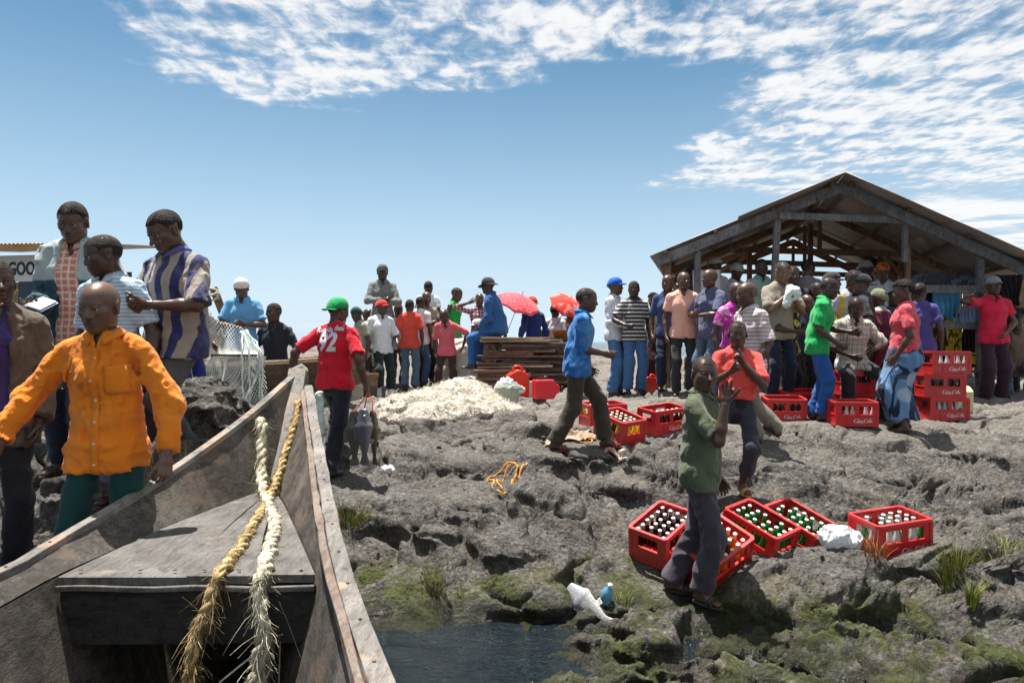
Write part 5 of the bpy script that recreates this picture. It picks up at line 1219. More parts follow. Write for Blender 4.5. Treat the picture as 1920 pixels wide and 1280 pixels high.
# ------------------------------------------------------------------ nets
def net_sheet(grid, r, mat, name, parent, nu, nv):
    """grid(u, v) -> point; diamond mesh"""
    V = []; F = []
    def seg(a, b):
        a = np.array(a); b = np.array(b); t = b-a; x = np.cross(t, (0,1,.2)); x /= np.linalg.norm(x)+1e-9; y = np.cross(t, x); y /= np.linalg.norm(y)+1e-9; k = len(V)
        for p in (a, b):
            for q in range(3): V.append(p+r*(x*math.cos(q*2.094)+y*math.sin(q*2.094)))
        F.extend([(k+q, k+(q+1)%3, k+3+(q+1)%3, k+3+q) for q in range(3)])
    for i in range(nu):
        for j in range(nv):
            o = .5*(j % 2); p = grid((i+o)/nu, j/nv)
            for s in (-.5,.5):
                u2 = (i+o+s)/nu
                if 0 <= u2 <= 1: seg(p, grid(u2, (j+1)/nv))
    return V, F
def nets():
    m = fibre_mat('net_white', (.55,.60,.56), (.80,.83,.80)); mg = fibre_mat('net_green', (.35,.55,.45), (.65,.80,.72))
    rs = np.random.RandomState(2)
    base = np.array(W(440,668,8.4)); Vt = []; Ft = []
    def hang(u, v):   # curtain over the gunwale
        px = 338+u*162+9*math.sin(u*19+v)*(.3+v); p = np.array(W(px+9*math.sin(v*3.2+u*9)+5*math.sin(v*7+u*23), 668+v*(104+22*math.sin(u*7+1)+9*math.sin(u*31)), 8.33-.13*math.sin(u*24+v*1.5)*(.25+v)-.06*math.sin(u*51)*v)); return p-base
    def up(u, v):     # lifted fan from the gunwale to the hands
        top = np.array([np.interp(u, [0,.3,.62,1], [372,405,452,478]), np.interp(u, [0,.3,.62,1], [552,600,612,640])]); bot = np.array([np.interp(u, [0,.5,1], [388,430,490]), 664.])
        q = bot*(1-v)+top*v; q[1] += 14*math.sin(v*math.pi)*(1-abs(u-.5)); return np.array(W(q[0], q[1], 8.5+.35*v*u+.05*math.sin(u*20)))-base
    a = net_sheet(hang, .0030, m, '', None, 56, 24); b = net_sheet(up, .0042, m, '', None, 24, 22)
    V = a[0]+b[0]; F = a[1]+[tuple(i+len(a[0]) for i in f) for f in b[1]]
    net = mesh_obj('fishing_net', np_mesh('fishing_net', np.array(V), np.array(F), False), m, None, tuple(base)); tag(net, 'white fishing net draped over the brown boat\'s gunwale and lifted by a man', 'fishing net')
    mb = MB()
    for k, (px0, px1) in enumerate(((468,470),(487,494),(492,500),(380,352),(455,466))):
        mb2 = MB(); P = [np.array(W(452+ (px0-452)*min(1,f*2.2), 605+(660-605)*min(1, f*2.2) if f < .45 else 662+(775-662)*(f-.45)/.55, 8.3+.5*max(0,.45-f)))-base+rs.normal(size=3)*.006 for f in np.linspace(.12 if k != 3 else .45,1,16)]
        mb2.tube(P, .011, 5); mb2.build('net_rope', mg if k % 2 else m, net, True)
    # heap of nets on the rocks
    t = NT('net_heap'); c = t.co(); n1 = t.noise(c, 9, 5, .7, .8); n2 = t.noise(c, 60, 4, .75, 1.); v = t.vor(t.co(sc=(1,2.2,2)), 22)
    col = t.mix(t.ss(n1, .35, .65), (.48,.42,.33), (.70,.65,.56)); col = t.mix(t.math('MULTIPLY', t.ss(n2, .52, .7), .35), col, (.30,.24,.17))
    mh = t.fin(col, .95, t.bump(t.math('ADD', t.math('ADD', n2, n1), v), .03, .8), .1)
    x, y, z = gl(835, 9.2)
    pr = [P_(ellipsoid((0,0,.0),(.85,.6,.26)), .1), P_(ellipsoid((-.35,-.15,.02),(.5,.4,.2)), .1), P_(ellipsoid((.1,.25,.10),(.45,.4,.26)), .1), P_(ellipsoid((.5,-.1,.0),(.45,.4,.16)), .1), P_(ellipsoid((-.15,-.42,-.04),(.6,.3,.13)), .1), P_(ellipsoid((.25,.45,.05),(.4,.4,.3)), .1)]
    hp = blob('net_heap', 'low heap of cream fishing nets spread on the rock', 'fishing net', pr, .022, mh, [(.030,6.,1),(.014,17.,4)], (x, y, z-.03))
    rsn = np.random.RandomState(8); me = hp.data; co = np.zeros(len(me.vertices)*3); me.vertices.foreach_get('co', co); co = co.reshape(-1,3); co = co[co[:,2] > -.02]
    P = co[rsn.randint(0, len(co), 2600)]; V = []; F = []
    for p in P:
        d = rsn.normal(size=3)*np.array([1,1,.35]); d /= np.linalg.norm(d); L = rsn.uniform(.05,.16); w = np.cross(d, (0,0,1))*.0018; b = len(V); bd = rsn.normal(size=3)*.4
        for j in range(4): f = j/3-.5; q = p+d*L*f+bd*L*(f*f-.1)+np.array([0,0,.012]); V += [q-w, q+w]
        F += [(b+2*j, b+2*j+1, b+2*j+3, b+2*j+2) for j in range(3)]
    o = mesh_obj('loose_strands', np_mesh('loose_strands', np.array(V), np.array(F), False), fibre_mat('net_strand', (.50,.44,.34), (.76,.71,.62)), hp); tag(o, kind='stuff')
nets()
# ------------------------------------------------------------------ umbrellas
def umbrella(label, c, r, tilt, m, ring=None):
    root = empty('umbrella', tuple(c)); root.rotation_euler = tilt; tag(root, label, 'umbrella'); n = 8; sub = 6; N = n*sub; rows = 7
    prof = lambda f: .38*r*(1-f**1.7)
    mb = MB(); V = [(0,0,prof(0))]
    for j in range(1, rows+1):
        f = j/rows
        for i in range(N):
            a = 2*math.pi*i/N; k = (i % sub)/sub; sc = 1-.10*f*math.sin(k*math.pi)*f; V.append((r*f*sc*math.cos(a), r*f*sc*math.sin(a), prof(f)+.03*f*math.sin(k*math.pi)*r))
    F = [(0, 1+i, 1+(i+1)%N) for i in range(N)]+[(1+(j-1)*N+i, 1+j*N+i, 1+j*N+(i+1)%N, 1+(j-1)*N+(i+1)%N) for j in range(1, rows) for i in range(N)]
    mb.add(V, F); o = mb.build('canopy', m, root, True); s = o.modifiers.new('thick', 'SOLIDIFY'); s.thickness = .002
    st = plastic('umbrella_steel', (.12,.12,.13), .35); mb = MB(); mb.tube([(0,0,-.62),(0,0,prof(0)+.10)], .006, 6); mb.build('shaft', st, root, True)
    for k in range(n): mb = MB(); a = 2*math.pi*k/n; mb.tube([(r*f*math.cos(a), r*f*math.sin(a), prof(f)-.006) for f in np.linspace(.02,1,6)], .003, 4); mb.build('rib', st, root, True)
    mb = MB(); mb.tube([(0,0,-.62),(0,0,-.66),(.03,0,-.69),(.06,0,-.66)], .011, 6); mb.build('handle', plastic('handle_black', (.02,.02,.02), .4), root, True)
umbrella('pink red umbrella with a fine dotted print held over the seated people', W(972,570,12.6), .40, (R(26),R(22),0), cloth((.72,.07,.09),'dots',(.80,.28,.30),55.))
umbrella('plain red umbrella with pale splashes just left of the striding man', W(1063,573,12.8), .34, (R(38),R(26),0), cloth((.72,.045,.03),'patch',(.76,.22,.18),7.))
# ------------------------------------------------------------------ containers, sacks and litter
M_SACK = cloth((.52,.50,.45),'patch',(.42,.40,.34),6.,wear=.3); M_SACKG = cloth((.30,.32,.27),'v',(.36,.38,.32),60.,wear=.4)
x, y, z = gl(862,11.9); blob('sack', 'plump off-white sack lying by the legs of the men at the nets', 'sack', [P_(ellipsoid((0,0,.16),(.33,.25,.2)),.06), P_(ellipsoid((.16,0,.20),(.22,.2,.18)),.06)], .018, M_SACK, [(.03,8.,3)], (x, y, z))
x, y, z = gl(838,11.5); blob('sack', 'smaller pale sack slumped left of the plump white sack', 'sack', [P_(ellipsoid((0,0,.09),(.22,.18,.13)),.06), P_(ellipsoid((.10,0,.06),(.18,.15,.11)),.06)], .018, M_SACK, [(.025,9.,6)], (x, y, z))
x, y, z = gl(868,13.3); blob('sack', 'large cream sack standing behind the plank stack', 'sack', [P_(ell_cone((0,0,.1),(0,0,.55),(.42,.3),(.38,.28)),.06), P_(ellipsoid((0,0,.6),(.36,.26,.14)),.08)], .02, M_SACK, [(.03,7.,9)], (x, y, z))
x, y, z = gl(945,9.7); sk = blob('sack', 'upright grey-green woven sack with its rim folded over', 'sack', [P_(ell_cone((0,0,.08),(.05,0,.27),(.16,.14),(.175,.15)),.05), P_(ellipsoid((.06,0,.29),(.19,.165,.045)),.03), P_(ellipsoid((.06,-.02,.36),(.13,.11,.08)),.02,'-')], .013, M_SACKG, [(.012,10.,2)], (x, y, z))
blob('plastic_wrap', 'crumpled white plastic stuffed in the mouth of the grey-green sack', 'plastic bag', [P_(ellipsoid((.02,0,.34),(.10,.10,.09)),.04), P_(ellipsoid((.17,0,.27),(.10,.07,.05)),.04)], .011, plastic('film_white', (.72,.76,.75), .3, .15, 12), [(.022,16.,5)], (x, y, z))
x, y, z = gl(918,10.9); blob('plastic_bag', 'blue-grey plastic bag lying at the foot of the plank pile', 'plastic bag', [P_(ellipsoid((0,0,.07),(.19,.13,.09)),.05), P_(ellipsoid((.10,0,.10),(.09,.08,.11)),.05), P_(ellipsoid((-.14,0,.06),(.09,.08,.08)),.05)], .013, plastic('film_blue', (.22,.30,.44), .3, .3, 9, (.6,.65,.7), .5), [(.025,14.,5)], (x, y, z))
def jerrycan(label, loc, rot, m):
    root = empty('jerrycan', loc); root.rotation_euler = rot; tag(root, label, 'jerrycan')
    c = [((0,0,.40),(-.42,0,.6)),((0,0,.40),(.42,0,.6))]
    nrm = lambda v: np.array(v)/np.linalg.norm(v)
    def bx(P):
        q = np.abs(P-np.array([0,0,.17],np.float32))-np.array([.115,.085,.145],np.float32); d = np.linalg.norm(np.maximum(q,0),axis=-1)+np.minimum(q.max(-1),0)-.02
        for n_, o in ((nrm((.55,0,1)), .36), (nrm((-.55,0,1)), .36)): d = np.maximum(d, P@n_.astype(np.float32)-o*.83)
        return d
    V, Q = sdf([((np.array([-.15,-.12,0]), np.array([.15,.12,.35]), bx), .01, '+')], .008); mesh_obj('can_body', np_mesh('can_body', V, Q), m, root)
    mb = MB(); mb.tube([(-.055,0,.30),(-.055,0,.355),(-.03,0,.375),(.03,0,.375),(.055,0,.355),(.055,0,.30)], .014, 7); mb.build('handle', m, root, True)
    mb = MB(); mb.lathe([(.028,.30),(.028,.345),(.024,.35),(.001,.35)], (.085,0,-.03), 12); mb.build('screw_cap', m, root, True)
    return root
M_JR = plastic('jerry_red', (.70,.035,.015), .35, .15, 7, (.4,.15,.1), .25)
x, y, z = gl(970,10.7); jerrycan('red jerrycan standing upright before the lumber stack', (x, y, z+.02), (0,0,R(12)), M_JR).scale = (1.15,1.15,1.2)
x, y, z = gl(1022,10.3); jerrycan('red jerrycan lying on its side right of the upright one', (x-.16, y, z+.11), (R(8),R(90),R(25)), plastic('jerry_red2', (.72,.02,.03), .35, .15, 7))
x, y, z = gl(1801,9.55); jerrycan('cream jerrycan standing right of the three stacked crates', (x, y, z), (0,0,R(80)), plastic('jerry_cream', (.62,.56,.30), .4, .15, 7))
x, y, z = gl(1216,11.6); jerrycan('red jerrycan tipped over behind the men in jeans', (x-.1, y, z+.05), (0,R(35),R(20)), M_JR)
x, y, z = W(1818,672,10.7); mb = MB(); mb.box((0,0,0), (.17,.12,.17), jit=.004); b = mb.build('yellow_box', plastic('box_yellow', (.68,.50,.02), .45), None, False, .01, loc=(x, y, z)); tag(b, 'small yellow box behind the stacked crates in the shed', 'box')
mb = MB(); mb.box((0,-.062,.05), (.15,.006,.02)); mb.build('lid_band', plastic('band_dark', (.08,.06,.02), .5), b)
x, y, z = W(1818,700,10.7); 
mb = MB(); mb.beam((-.25,0,0),(.25,0,0),.3,.03,jit=.004); mb.beam((-.2,0,0),(-.2,0,-.5),.05,.05,(0,1,0)); mb.beam((.2,0,0),(.2,0,-.5),.05,.05,(0,1,0)); st_ = mb.build('plank_stand', W_BROWN, None, loc=(x, y, z+.03)); tag(st_, 'rough plank stand under the small yellow box', 'stand')
x, y, z = gl(1000,11.15); mb = MB(); mb.lathe([(.001,0),(.12,0),(.125,.01),(.145,.30),(.152,.305),(.152,.32),(.14,.32),(.132,.03),(.001,.02)], seg=24, cap=False); bk = mb.build('bucket', plastic('bucket_white', (.66,.63,.58), .45, .15, 7, (.4,.33,.25), .5), None, True, loc=(x, y, z)); tag(bk, 'dirty white plastic bucket between the two red jerrycans', 'bucket')
mb = MB(); mb.tube([(.148*math.cos(a), .03-.10*math.sin(a), .30-.05*math.sin(a)) for a in np.linspace(0, math.pi, 12)], .004, 5); mb.build('bail', plastic('wire', (.3,.3,.3), .4), bk, True)
x, y, z = gl(1040,11.4); z = W(0,618,12.2).z; mb = MB(); mb.lathe([(.001,0),(.12,0),(.22,.13),(.23,.13),(.215,.12),(.12,.012),(.001,.012)], seg=28, cap=False); bs = mb.build('basin', plastic('basin_brown', (.32,.12,.04), .5), None, True, loc=(W(1055,0,11.9).x, 11.9, zt_ if False else W(0,634,11.9).z)); tag(bs, 'brown basin on the right end of the lumber stack', 'basin')
M_FILM = plastic('film_bag', (.78,.80,.80), .3, .12, 9)
x, y, z = gl(727,7.25); blob('plastic_bag', 'small knotted white plastic bag on the bare rock', 'plastic bag', [P_(ellipsoid((0,0,.04),(.07,.05,.045)),.03), P_(ellipsoid((.05,0,.05),(.05,.04,.03)),.03), P_(ellipsoid((-.05,.02,.03),(.05,.05,.025)),.03)], .007, M_FILM, [(.014,22.,3)], (x, y, z))
x, y, z = gl(1572,5.42); blob('plastic_bag', 'bulging white plastic bag beside the lone crate on the right', 'plastic bag', [P_(ellipsoid((-.03,0,.07),(.10,.09,.085)),.03), P_(ellipsoid((.09,.0,.05),(.075,.08,.07)),.03), P_(ellipsoid((0,-.03,.10),(.09,.06,.055)),.03)], .007, M_FILM, [(.022,15.,4),(.008,34.,2)], (x, y, z+.02))
x, y, z = W(592,775,6.9); blob('plastic_bag', 'translucent pale green plastic bag hanging beside the boat stem', 'plastic bag', [P_(ell_cone((.03,0,.18),(-.02,0,-.16),(.03,.03),(.10,.07)),.04)], .01, plastic('film_green', (.55,.68,.60), .3, .2, 9), [(.022,12.,4)], (x, y, z))
# water bottle litter
x, y, z = gl(1132,5.22); root = empty('plastic_bottle', (x, y, z+.03)); root.rotation_euler = (R(20),R(12),R(10)); tag(root, 'small light blue plastic bottle lying near the water\'s edge', 'bottle')
t = NT('blue_pet'); M_PET = t.fin((.22,.55,.80), .12, t.bump(t.wave(t.co(), 40, 1, 'Z'), .002, .6), .5, Transmission_Weight=.55, IOR=1.3)
mb = MB(); mb.lathe([(.001,0),(.036,0),(.042,.012),(.042,.035),(.039,.04),(.042,.048),(.042,.09),(.030,.12),(.015,.135),(.015,.15)], seg=18); mb.build('bottle_body', M_PET, root, True)
mb = MB(); mb.lathe([(.017,.15),(.017,.166),(.001,.168)], seg=14, cap=False); mb.build('screw_cap', M_FILM, root, True)
# rags and coloured rope on the rocks
def draped(name, label, cat, px, d, wx, wy, mat, seed, rz=0., amp=.03, h0=.02):
    x0, y0, _ = gl(px, d); n, m = 40, 22; V = []; rs = np.random.RandomState(seed); ph = rs.uniform(0, 6, 6)
    for j in range(m+1):
        for i in range(n+1):
            u = (i/n-.5)*wx*(1+.15*math.sin(j*.7+ph[0])); v = (j/m-.5)*wy*(1+.25*math.sin(i*.35+ph[1])); X = x0+u*math.cos(rz)-v*math.sin(rz); Y = y0+u*math.sin(rz)+v*math.cos(rz)
            V.append((X, Y, amp*abs(math.sin(i*.42+ph[2]+.8*math.sin(j*.3+ph[3])))+amp*.6*math.sin(j*.8+ph[4])))
    V = np.array(V); b, dd = ground_full(V[:,0], V[:,1]); V[:,2] += b+dd+h0; base = V.mean(0)
    F = [(j*(n+1)+i, j*(n+1)+i+1, (j+1)*(n+1)+i+1, (j+1)*(n+1)+i) for j in range(m) for i in range(n)]; o = mesh_obj(name, np_mesh(name, V-base, np.array(F)), mat, None, tuple(base)); tag(o, label, cat); s = o.modifiers.new('thick', 'SOLIDIFY'); s.thickness = .004
draped('rag', 'crumpled tan cloth on the rock behind the striding man\'s rear foot', 'cloth', 1068, 7.75, .55, .25, cloth((.38,.27,.19),wear=.5), 2, .4, .014)
draped('rag', 'twisted pale orange rag on the rock below the yellow soda crate', 'cloth', 1165, 7.35, .34, .13, cloth((.52,.33,.24),'patch',(.62,.55,.48),8.), 3, .5, .02)
M_OR = fibre_mat('rope_orange', (.55,.20,.03), (.80,.38,.08))
def cord(label, px, d, n, r, seed, sx=.22, sy=.16):
    rs = np.random.RandomState(seed); x0, y0, _ = gl(px, d); P = [(x0, y0)]; a = rs.uniform(0,6)
    pts = []
    for i in range(n): a += rs.uniform(.5,1.5); rr = rs.uniform(.35,1.); pts.append((x0+sx*rr*math.cos(a)+i*.008, y0+sy*rr*math.sin(a)))
    C = catmull([(p[0], p[1], 0) for p in pts], 8); b, dd = ground_full(np.array([c[0] for c in C]), np.array([c[1] for c in C])); C = [np.array([c[0], c[1], b[i]+dd[i]+r+.012*abs(math.sin(i*.37))]) for i, c in enumerate(C)]
    base = C[0].copy(); mb = MB(); mb.tube([c-base for c in C], r, 6); o = mb.build('cord', M_OR, None, True, loc=tuple(base)); tag(o, label, 'rope')
cord('loose tangle of orange cord on the dark rocks', 942, 6.75, 13, .008, 4, .20, .22); cord('thin orange cord coiled near the striding man\'s front foot', 1088, 7.7, 9, .006, 5, .18, .12)
x, y, z = gl(1225,8.9); 
# ------------------------------------------------------------------ fish
def fish_mesh(L=.5, fat=1.):
    pr = [P_(ell_cone((0,0,-.02*L),(0,0,-.30*L),(.045*fat*L,.085*L),(.085*fat*L,.165*L),(1,0,0)),.03*L), P_(ell_cone((0,0,-.30*L),(0,0,-.78*L),(.085*fat*L,.165*L),(.025*fat*L,.05*L),(1,0,0)),.04*L)]
    pr += [P_(ell_cone((0,0,-.78*L),(0,0,-.95*L),(.012*L,.045*L),(.006*L,.115*L),(1,0,0),[((0,0,-1.0*L),(0,0,-1))],6.),.02*L)]
    pr += [P_(ell_cone((0,.15*L,-.28*L),(0,.17*L,-.55*L),(.007*L,.06*L),(.006*L,.05*L),(1,0,0)),.015*L), P_(ell_cone((0,-.15*L,-.52*L),(0,-.13*L,-.62*L),(.006*L,.05*L),(.006*L,.03*L),(1,0,0)),.015*L), P_(ell_cone((.08*fat*L,-.06*L,-.30*L),(.11*L,-.09*L,-.42*L),(.006*L,.04*L),(.005*L,.03*L),(0,1,0)),.01*L)]
    return sdf(pr, .0065, pad=.01)
def fish_mat(n, a, b, bel):
    t = NT(n); c = t.co(); v = t.vor(t.co(sc=(1,1,1)), 90); f = t.noise(c, 12, 4); sp = t.node('ShaderNodeSeparateXYZ'); t.L.new(c, sp.inputs[0])
    col = t.mix(f, a, b); col = t.mix(t.ss(sp.outputs[1], .0, -.07), col, bel); col = t.mix(t.math('MULTIPLY', t.ss(v, .3, .6), .4), col, tuple(x*.4 for x in a)); return t.fin(col, .28, t.bump(v, .003, .6), .6)
FV = fish_mesh(.52); 
for k, (px, py, dd, ry, mt, lab) in enumerate(((682,768,6.85,78,fish_mat('fish_blue',(.05,.055,.075),(.12,.125,.155),(.26,.25,.25)),'blue-grey fish in the middle of the strung catch'),(665,772,6.95,118,fish_mat('fish_dark',(.05,.05,.045),(.12,.11,.09),(.25,.22,.17)),'dark fish on the left of the strung catch'),(699,772,6.95,40,fish_mat('fish_olive',(.045,.040,.028),(.11,.095,.06),(.24,.19,.11)),'olive brown fish on the right of the strung catch'))):
    me = np_mesh('fish', *FV); me.materials.append(mt); root = mesh_obj('fish', me, None, None, tuple(W(px, py, dd)), (R(3*(k-1)), R(4*(1-k)), R(ry))); tag(root, lab, 'fish', 'fish carried by the man in the numbered red shirt')
    for s in (-1,1): mb = MB(); mb.lathe([(.001,0),(.010,0),(.010,.004),(.001,.006)], seg=10, cap=False); mb.build('eye', MATS['eye_white'] if 'eye_white' in MATS else None, root, True, loc=(s*.030, -.02, -.055), rot=(0, R(90*s), 0))
mb = MB(); hp_ = np.array(W(690,735,6.95)); 
for k, px in enumerate((682,665,699)): mb.tube([hp_*0, np.array(W((690+px)/2+2*k, 752, 6.9))-hp_, np.array(W(px, 770, 6.88))-hp_, np.array(W(px+3, 782, 6.84))-hp_], .006, 5)
o = mb.build('carry_string', plastic('string_red', (.55,.03,.04), .6), None, True, loc=tuple(hp_)); tag(o, 'red plastic string that the catch of fish hangs from', 'string')
x, y, z = gl(1105,5.15); me = np_mesh('dead_fish', *fish_mesh(.46, .8)); me.materials.append(fish_mat('fish_pale',(.20,.20,.21),(.40,.40,.41),(.52,.51,.49))); nz = ground_tilt(x, y)
o = mesh_obj('dead_fish', me, None, None, (x-.13, y+.16, z+.10), None); q = Vector((0,0,-1)).rotation_difference(Vector((.55,-.62,-.33)).normalized()); o.rotation_euler = (q.to_matrix() @ Matrix.Rotation(R(75),3,'Z')).to_euler(); tag(o, 'bloated pale dead fish lying at the water\'s edge', 'fish')
mb = MB(); mb.lathe([(.001,0),(.009,0),(.009,.004),(.001,.006)], seg=10, cap=False); mb.build('eye', plastic('eye_dark', (.03,.03,.03), .3), o, True, loc=(.026,-.02,-.05), rot=(0,R(90),0))
# ------------------------------------------------------------------ grass tufts
def tuft(label, px, d, n, L, spread, mats, seed, lean=(0,0)):
    x, y, z = gl(px, d); rs = np.random.RandomState(seed); V = []; F = []; mi = []
    for i in range(n):
        a = rs.uniform(0, 6.28); r = spread*math.sqrt(rs.rand()); bx, by = r*math.cos(a), r*math.sin(a); gz_ = ground(x+bx, y+by)-z if i % 6 == 0 else (gz_ if i else 0)
        l = L*rs.uniform(.45,1.1); o = np.array([math.cos(a)*rs.uniform(.1,.7)+lean[0], math.sin(a)*rs.uniform(.1,.7)+lean[1]]); w = .0035*rs.uniform(.6,1.3); wd = np.array([-math.sin(a+rs.normal()), math.cos(a), 0])*w; b = len(V)
        for j in range(5): f = j/4; p = np.array([bx+o[0]*l*f*f, by+o[1]*l*f*f, gz_-.01+l*(f-.28*f*f*np.hypot(*o))]); V += [p-wd*(1-f*.9), p+wd*(1-f*.9)]
        F += [(b+2*j, b+2*j+1, b+2*j+3, b+2*j+2) for j in range(4)]; mi += [rs.choice(len(mats))]*4
    o = mesh_obj('grass_tuft', np_mesh('grass_tuft', np.array(V), np.array(F), False, mi), mats, None, (x, y, z)); tag(o, label, 'grass')
def leafm(n, c):
    if n in MATS: return MATS[n]
    t = NT(n); f = t.noise(t.co(), 9, 3); return t.fin(t.mix(f, tuple(x*.6 for x in c), tuple(x*1.3 for x in c)), .6, None, .3, Subsurface_Weight=.0)
GR = [leafm('grass_green', (.11,.15,.025)), leafm('grass_lime', (.24,.26,.05)), leafm('grass_dry', (.32,.26,.11))]
tuft('large yellow-green grass tuft on the rock at the right frame edge', 1795, 4.85, 520, .21, .10, GR, 1, (-.05,-.2)); tuft('thin green grass tuft in the crack below the large one', 1822, 4.55, 120, .17, .03, GR[:2], 2, (.05,-.1)); tuft('short pale grass right of the large tuft', 1880, 4.75, 160, .10, .12, GR, 3)
tuft('reddish dry grass in front of the lone right crate', 1640, 5.18, 130, .16, .07, [leafm('grass_red', (.30,.12,.04)), leafm('grass_rust', (.42,.20,.07))], 4); tuft('olive grass tuft on the rocks just right of the boat', 658, 5.95, 420, .15, .14, [GR[0],GR[2]], 5, (.1,-.3))
tuft('dry weeds between the left boulder and the boat', 345, 4.55, 320, .15, .20, [GR[1],GR[2]], 6, (.1,-.1)); tuft('low green weeds beside the orange-shirted man\'s hand', 300, 4.6, 260, .12, .18, GR, 7); tuft('sparse grass at the far left rocks by the boat', 255, 4.5, 160, .12, .14, GR, 8)
tuft('brown dry grass under the mossy ledge near the water', 830, 5.35, 240, .10, .16, [leafm('grass_brown', (.16,.11,.05)), GR[2]], 9, (0,-.3)); tuft('small green weed beside the blue bottle', 1160, 5.25, 120, .07, .10, GR[:2], 10)

def boulder(label, px, d, prims, zoff=0.):
    x, y, z = gl(px, d); V, Q = sdf(prims, .016, [(.05,3.2,1.5,.12,(1,1,1.3)),(.016,8.,4,.09,(1,1,1.4)),(.006,20.,2,.06,(1,1,1.3))]); o = mesh_obj('boulder', np_mesh('boulder', V, Q), MATS['rock'], None, (x, y, z+zoff)); tag(o, label, 'boulder')
boulder('dark rounded boulder below the net on the left bank', 372, 5.35, [P_(ellipsoid((0,0,.10),(.36,.30,.36)),.1), P_(ellipsoid((-.25,.05,.02),(.34,.28,.28)),.1), P_(ellipsoid((.22,.0,-.02),(.24,.25,.24)),.1)], .06)
boulder('low dark rock beside the feet of the men on the left bank', 280, 4.75, [P_(ellipsoid((0,0,.0),(.36,.26,.22)),.1), P_(ellipsoid((.20,.05,.05),(.25,.24,.22)),.1)], .06)
# ------------------------------------------------------------------ people
def pp(label, px, topy, d, yaw=0., lean=0., **k):
    zh = W(px, topy, d).z; x = (px-CX)/FPX*d
    H0 = k.pop('H', 1.74)
    if k.get('seat') is not None: return person(label, px, d, H0, yaw=yaw, lean=lean, **k)
    g = ground(x, d) if k.get('z') is None else k['z']
    H = (zh-g)/(1-.42*(1-math.cos(R(lean)))-.0) ; 
    Hc = min(max(H, 1.56), 1.86)
    if k.get('z') is None and abs(H-Hc) > .02: k['z'] = zh-Hc
    return person(label, px, d, Hc, yaw=yaw, lean=lean, **k)
ARMX = dict(hl=(-.15,-.25,-.27), hr=(.15,-.28,-.24), el=(1,.1,-.7), er=(-1,.1,-.7), kl='grip', kr='grip', pl=(0,1,0), pr=(0,1,0))
HOLD = dict(hl=(-.10,-.28,-.24), hr=(.11,-.27,-.26), el=(1,.2,-.8), er=(-1,.2,-.8), kl='half', kr='half', pl=(-.5,.4,.7), pr=(.5,.4,.7))
DENIM = cloth((.06,.15,.32), wear=.5, fade=(.22,.36,.55)); DENIM2 = cloth((.09,.14,.20), wear=.6, fade=(.25,.32,.38)); BLACK = cloth((.018,.018,.022), wear=.3, fade=(.05,.05,.055)); NAVY = cloth((.018,.024,.05), wear=.3, fade=(.05,.06,.09)); BROWN = cloth((.055,.042,.032), wear=.4, fade=(.12,.10,.08))
WHITE = cloth((.66,.68,.70), wear=.3, fade=(.5,.52,.56)); BEIGE = cloth((.33,.28,.22), wear=.4, fade=(.45,.40,.34)); KHAKI = cloth((.30,.26,.18)); GREYC = cloth((.17,.18,.17), wear=.4, fade=(.28,.28,.27))
# --- the near group on the left
ORANGE = cloth((.78,.21,.012), wear=.35, fade=(.84,.36,.06))
om = person('man in a bright orange long-sleeved shirt walking beside the foreground boat', 203, 3.75, 1.74, yaw=4, lean=6, topm=ORANGE, collar=ORANGE, sleeve=1.92, hem=-.11, loose=1.10, botm=cloth((.006,.045,.042), wear=.3, fade=(.02,.09,.08)), hairk=None, head=0, skin=1, hyaw=-6, hpitch=9, z=.515,
    hl=(.15,-.12,-.50), hr=(-.25,-.20,-.42), el=(.9,.6,0), er=(-.8,.6,0), kl='half', kr='half', pl=(-.6,.5,-.3), fl=(.10,.12), fr=(-.12,-.15), shoe='shoe', fold=.016)
def front_details(inf, mat, bmat, nbtn=6, pocket=True):
    s = inf['s']; Rc = inf['Rc']; V, Q = inf['shirtVQ']
    from mathutils.bvhtree import BVHTree
    bv = BVHTree.FromPolygons([tuple(v) for v in V.tolist()], [tuple(q) for q in Q.tolist()]); fw = -Rc[:,1]
    def hit(x, z):
        o = inf['P2']+Rc@np.array([x, -.5, z])*s; h = bv.ray_cast(Vector(o), Vector(-fw)); return (np.array(h[0])+fw*.004) if h[0] is not None else None
    zs = np.linspace(.15, -.50, 34); L = [hit(-.017, z) for z in zs]; Rr = [hit(.017, z) for z in zs]; ok = [i for i in range(len(zs)) if L[i] is not None and Rr[i] is not None]
    strip('placket', [L[i] for i in ok], [Rr[i] for i in ok], mat, inf['root'], .006, smooth=True)
    for z in np.linspace(.10, -.42, nbtn):
        p = hit(.0, z)
        if p is not None: mb = MB(); mb.lathe([(.001,0),(.0065,0),(.0065,.003),(.001,.0035)], seg=8, cap=False); q = Vector((0,0,1)).rotation_difference(Vector(fw)); mb.build('button', bmat, inf['root'], True, loc=tuple(p+fw*.004), rot=q.to_euler())
    if pocket:
        A = [hit(x, .06) for x in np.linspace(.05,.15,8)]; B = [hit(x, -.07 - .012*math.sin(i/7*math.pi)) for i, x in enumerate(np.linspace(.05,.15,8))]
        if all(a is not None for a in A+B): 
            rows = [[(hit(x, z)) for x in np.linspace(.05,.15,8)] for z in np.linspace(.06,-.075,9)]
            if all(p is not None for r in rows for p in r):
                mb = MB(); mb.add([p for r in rows for p in r], [(j*8+i, j*8+i+1, (j+1)*8+i+1, (j+1)*8+i) for j in range(8) for i in range(7)]); o = mb.build('pocket', mat, inf['root'], True); m = o.modifiers.new('thick', 'SOLIDIFY'); m.thickness = .005
front_details(om, ORANGE, plastic('button_white', (.7,.66,.6), .35))
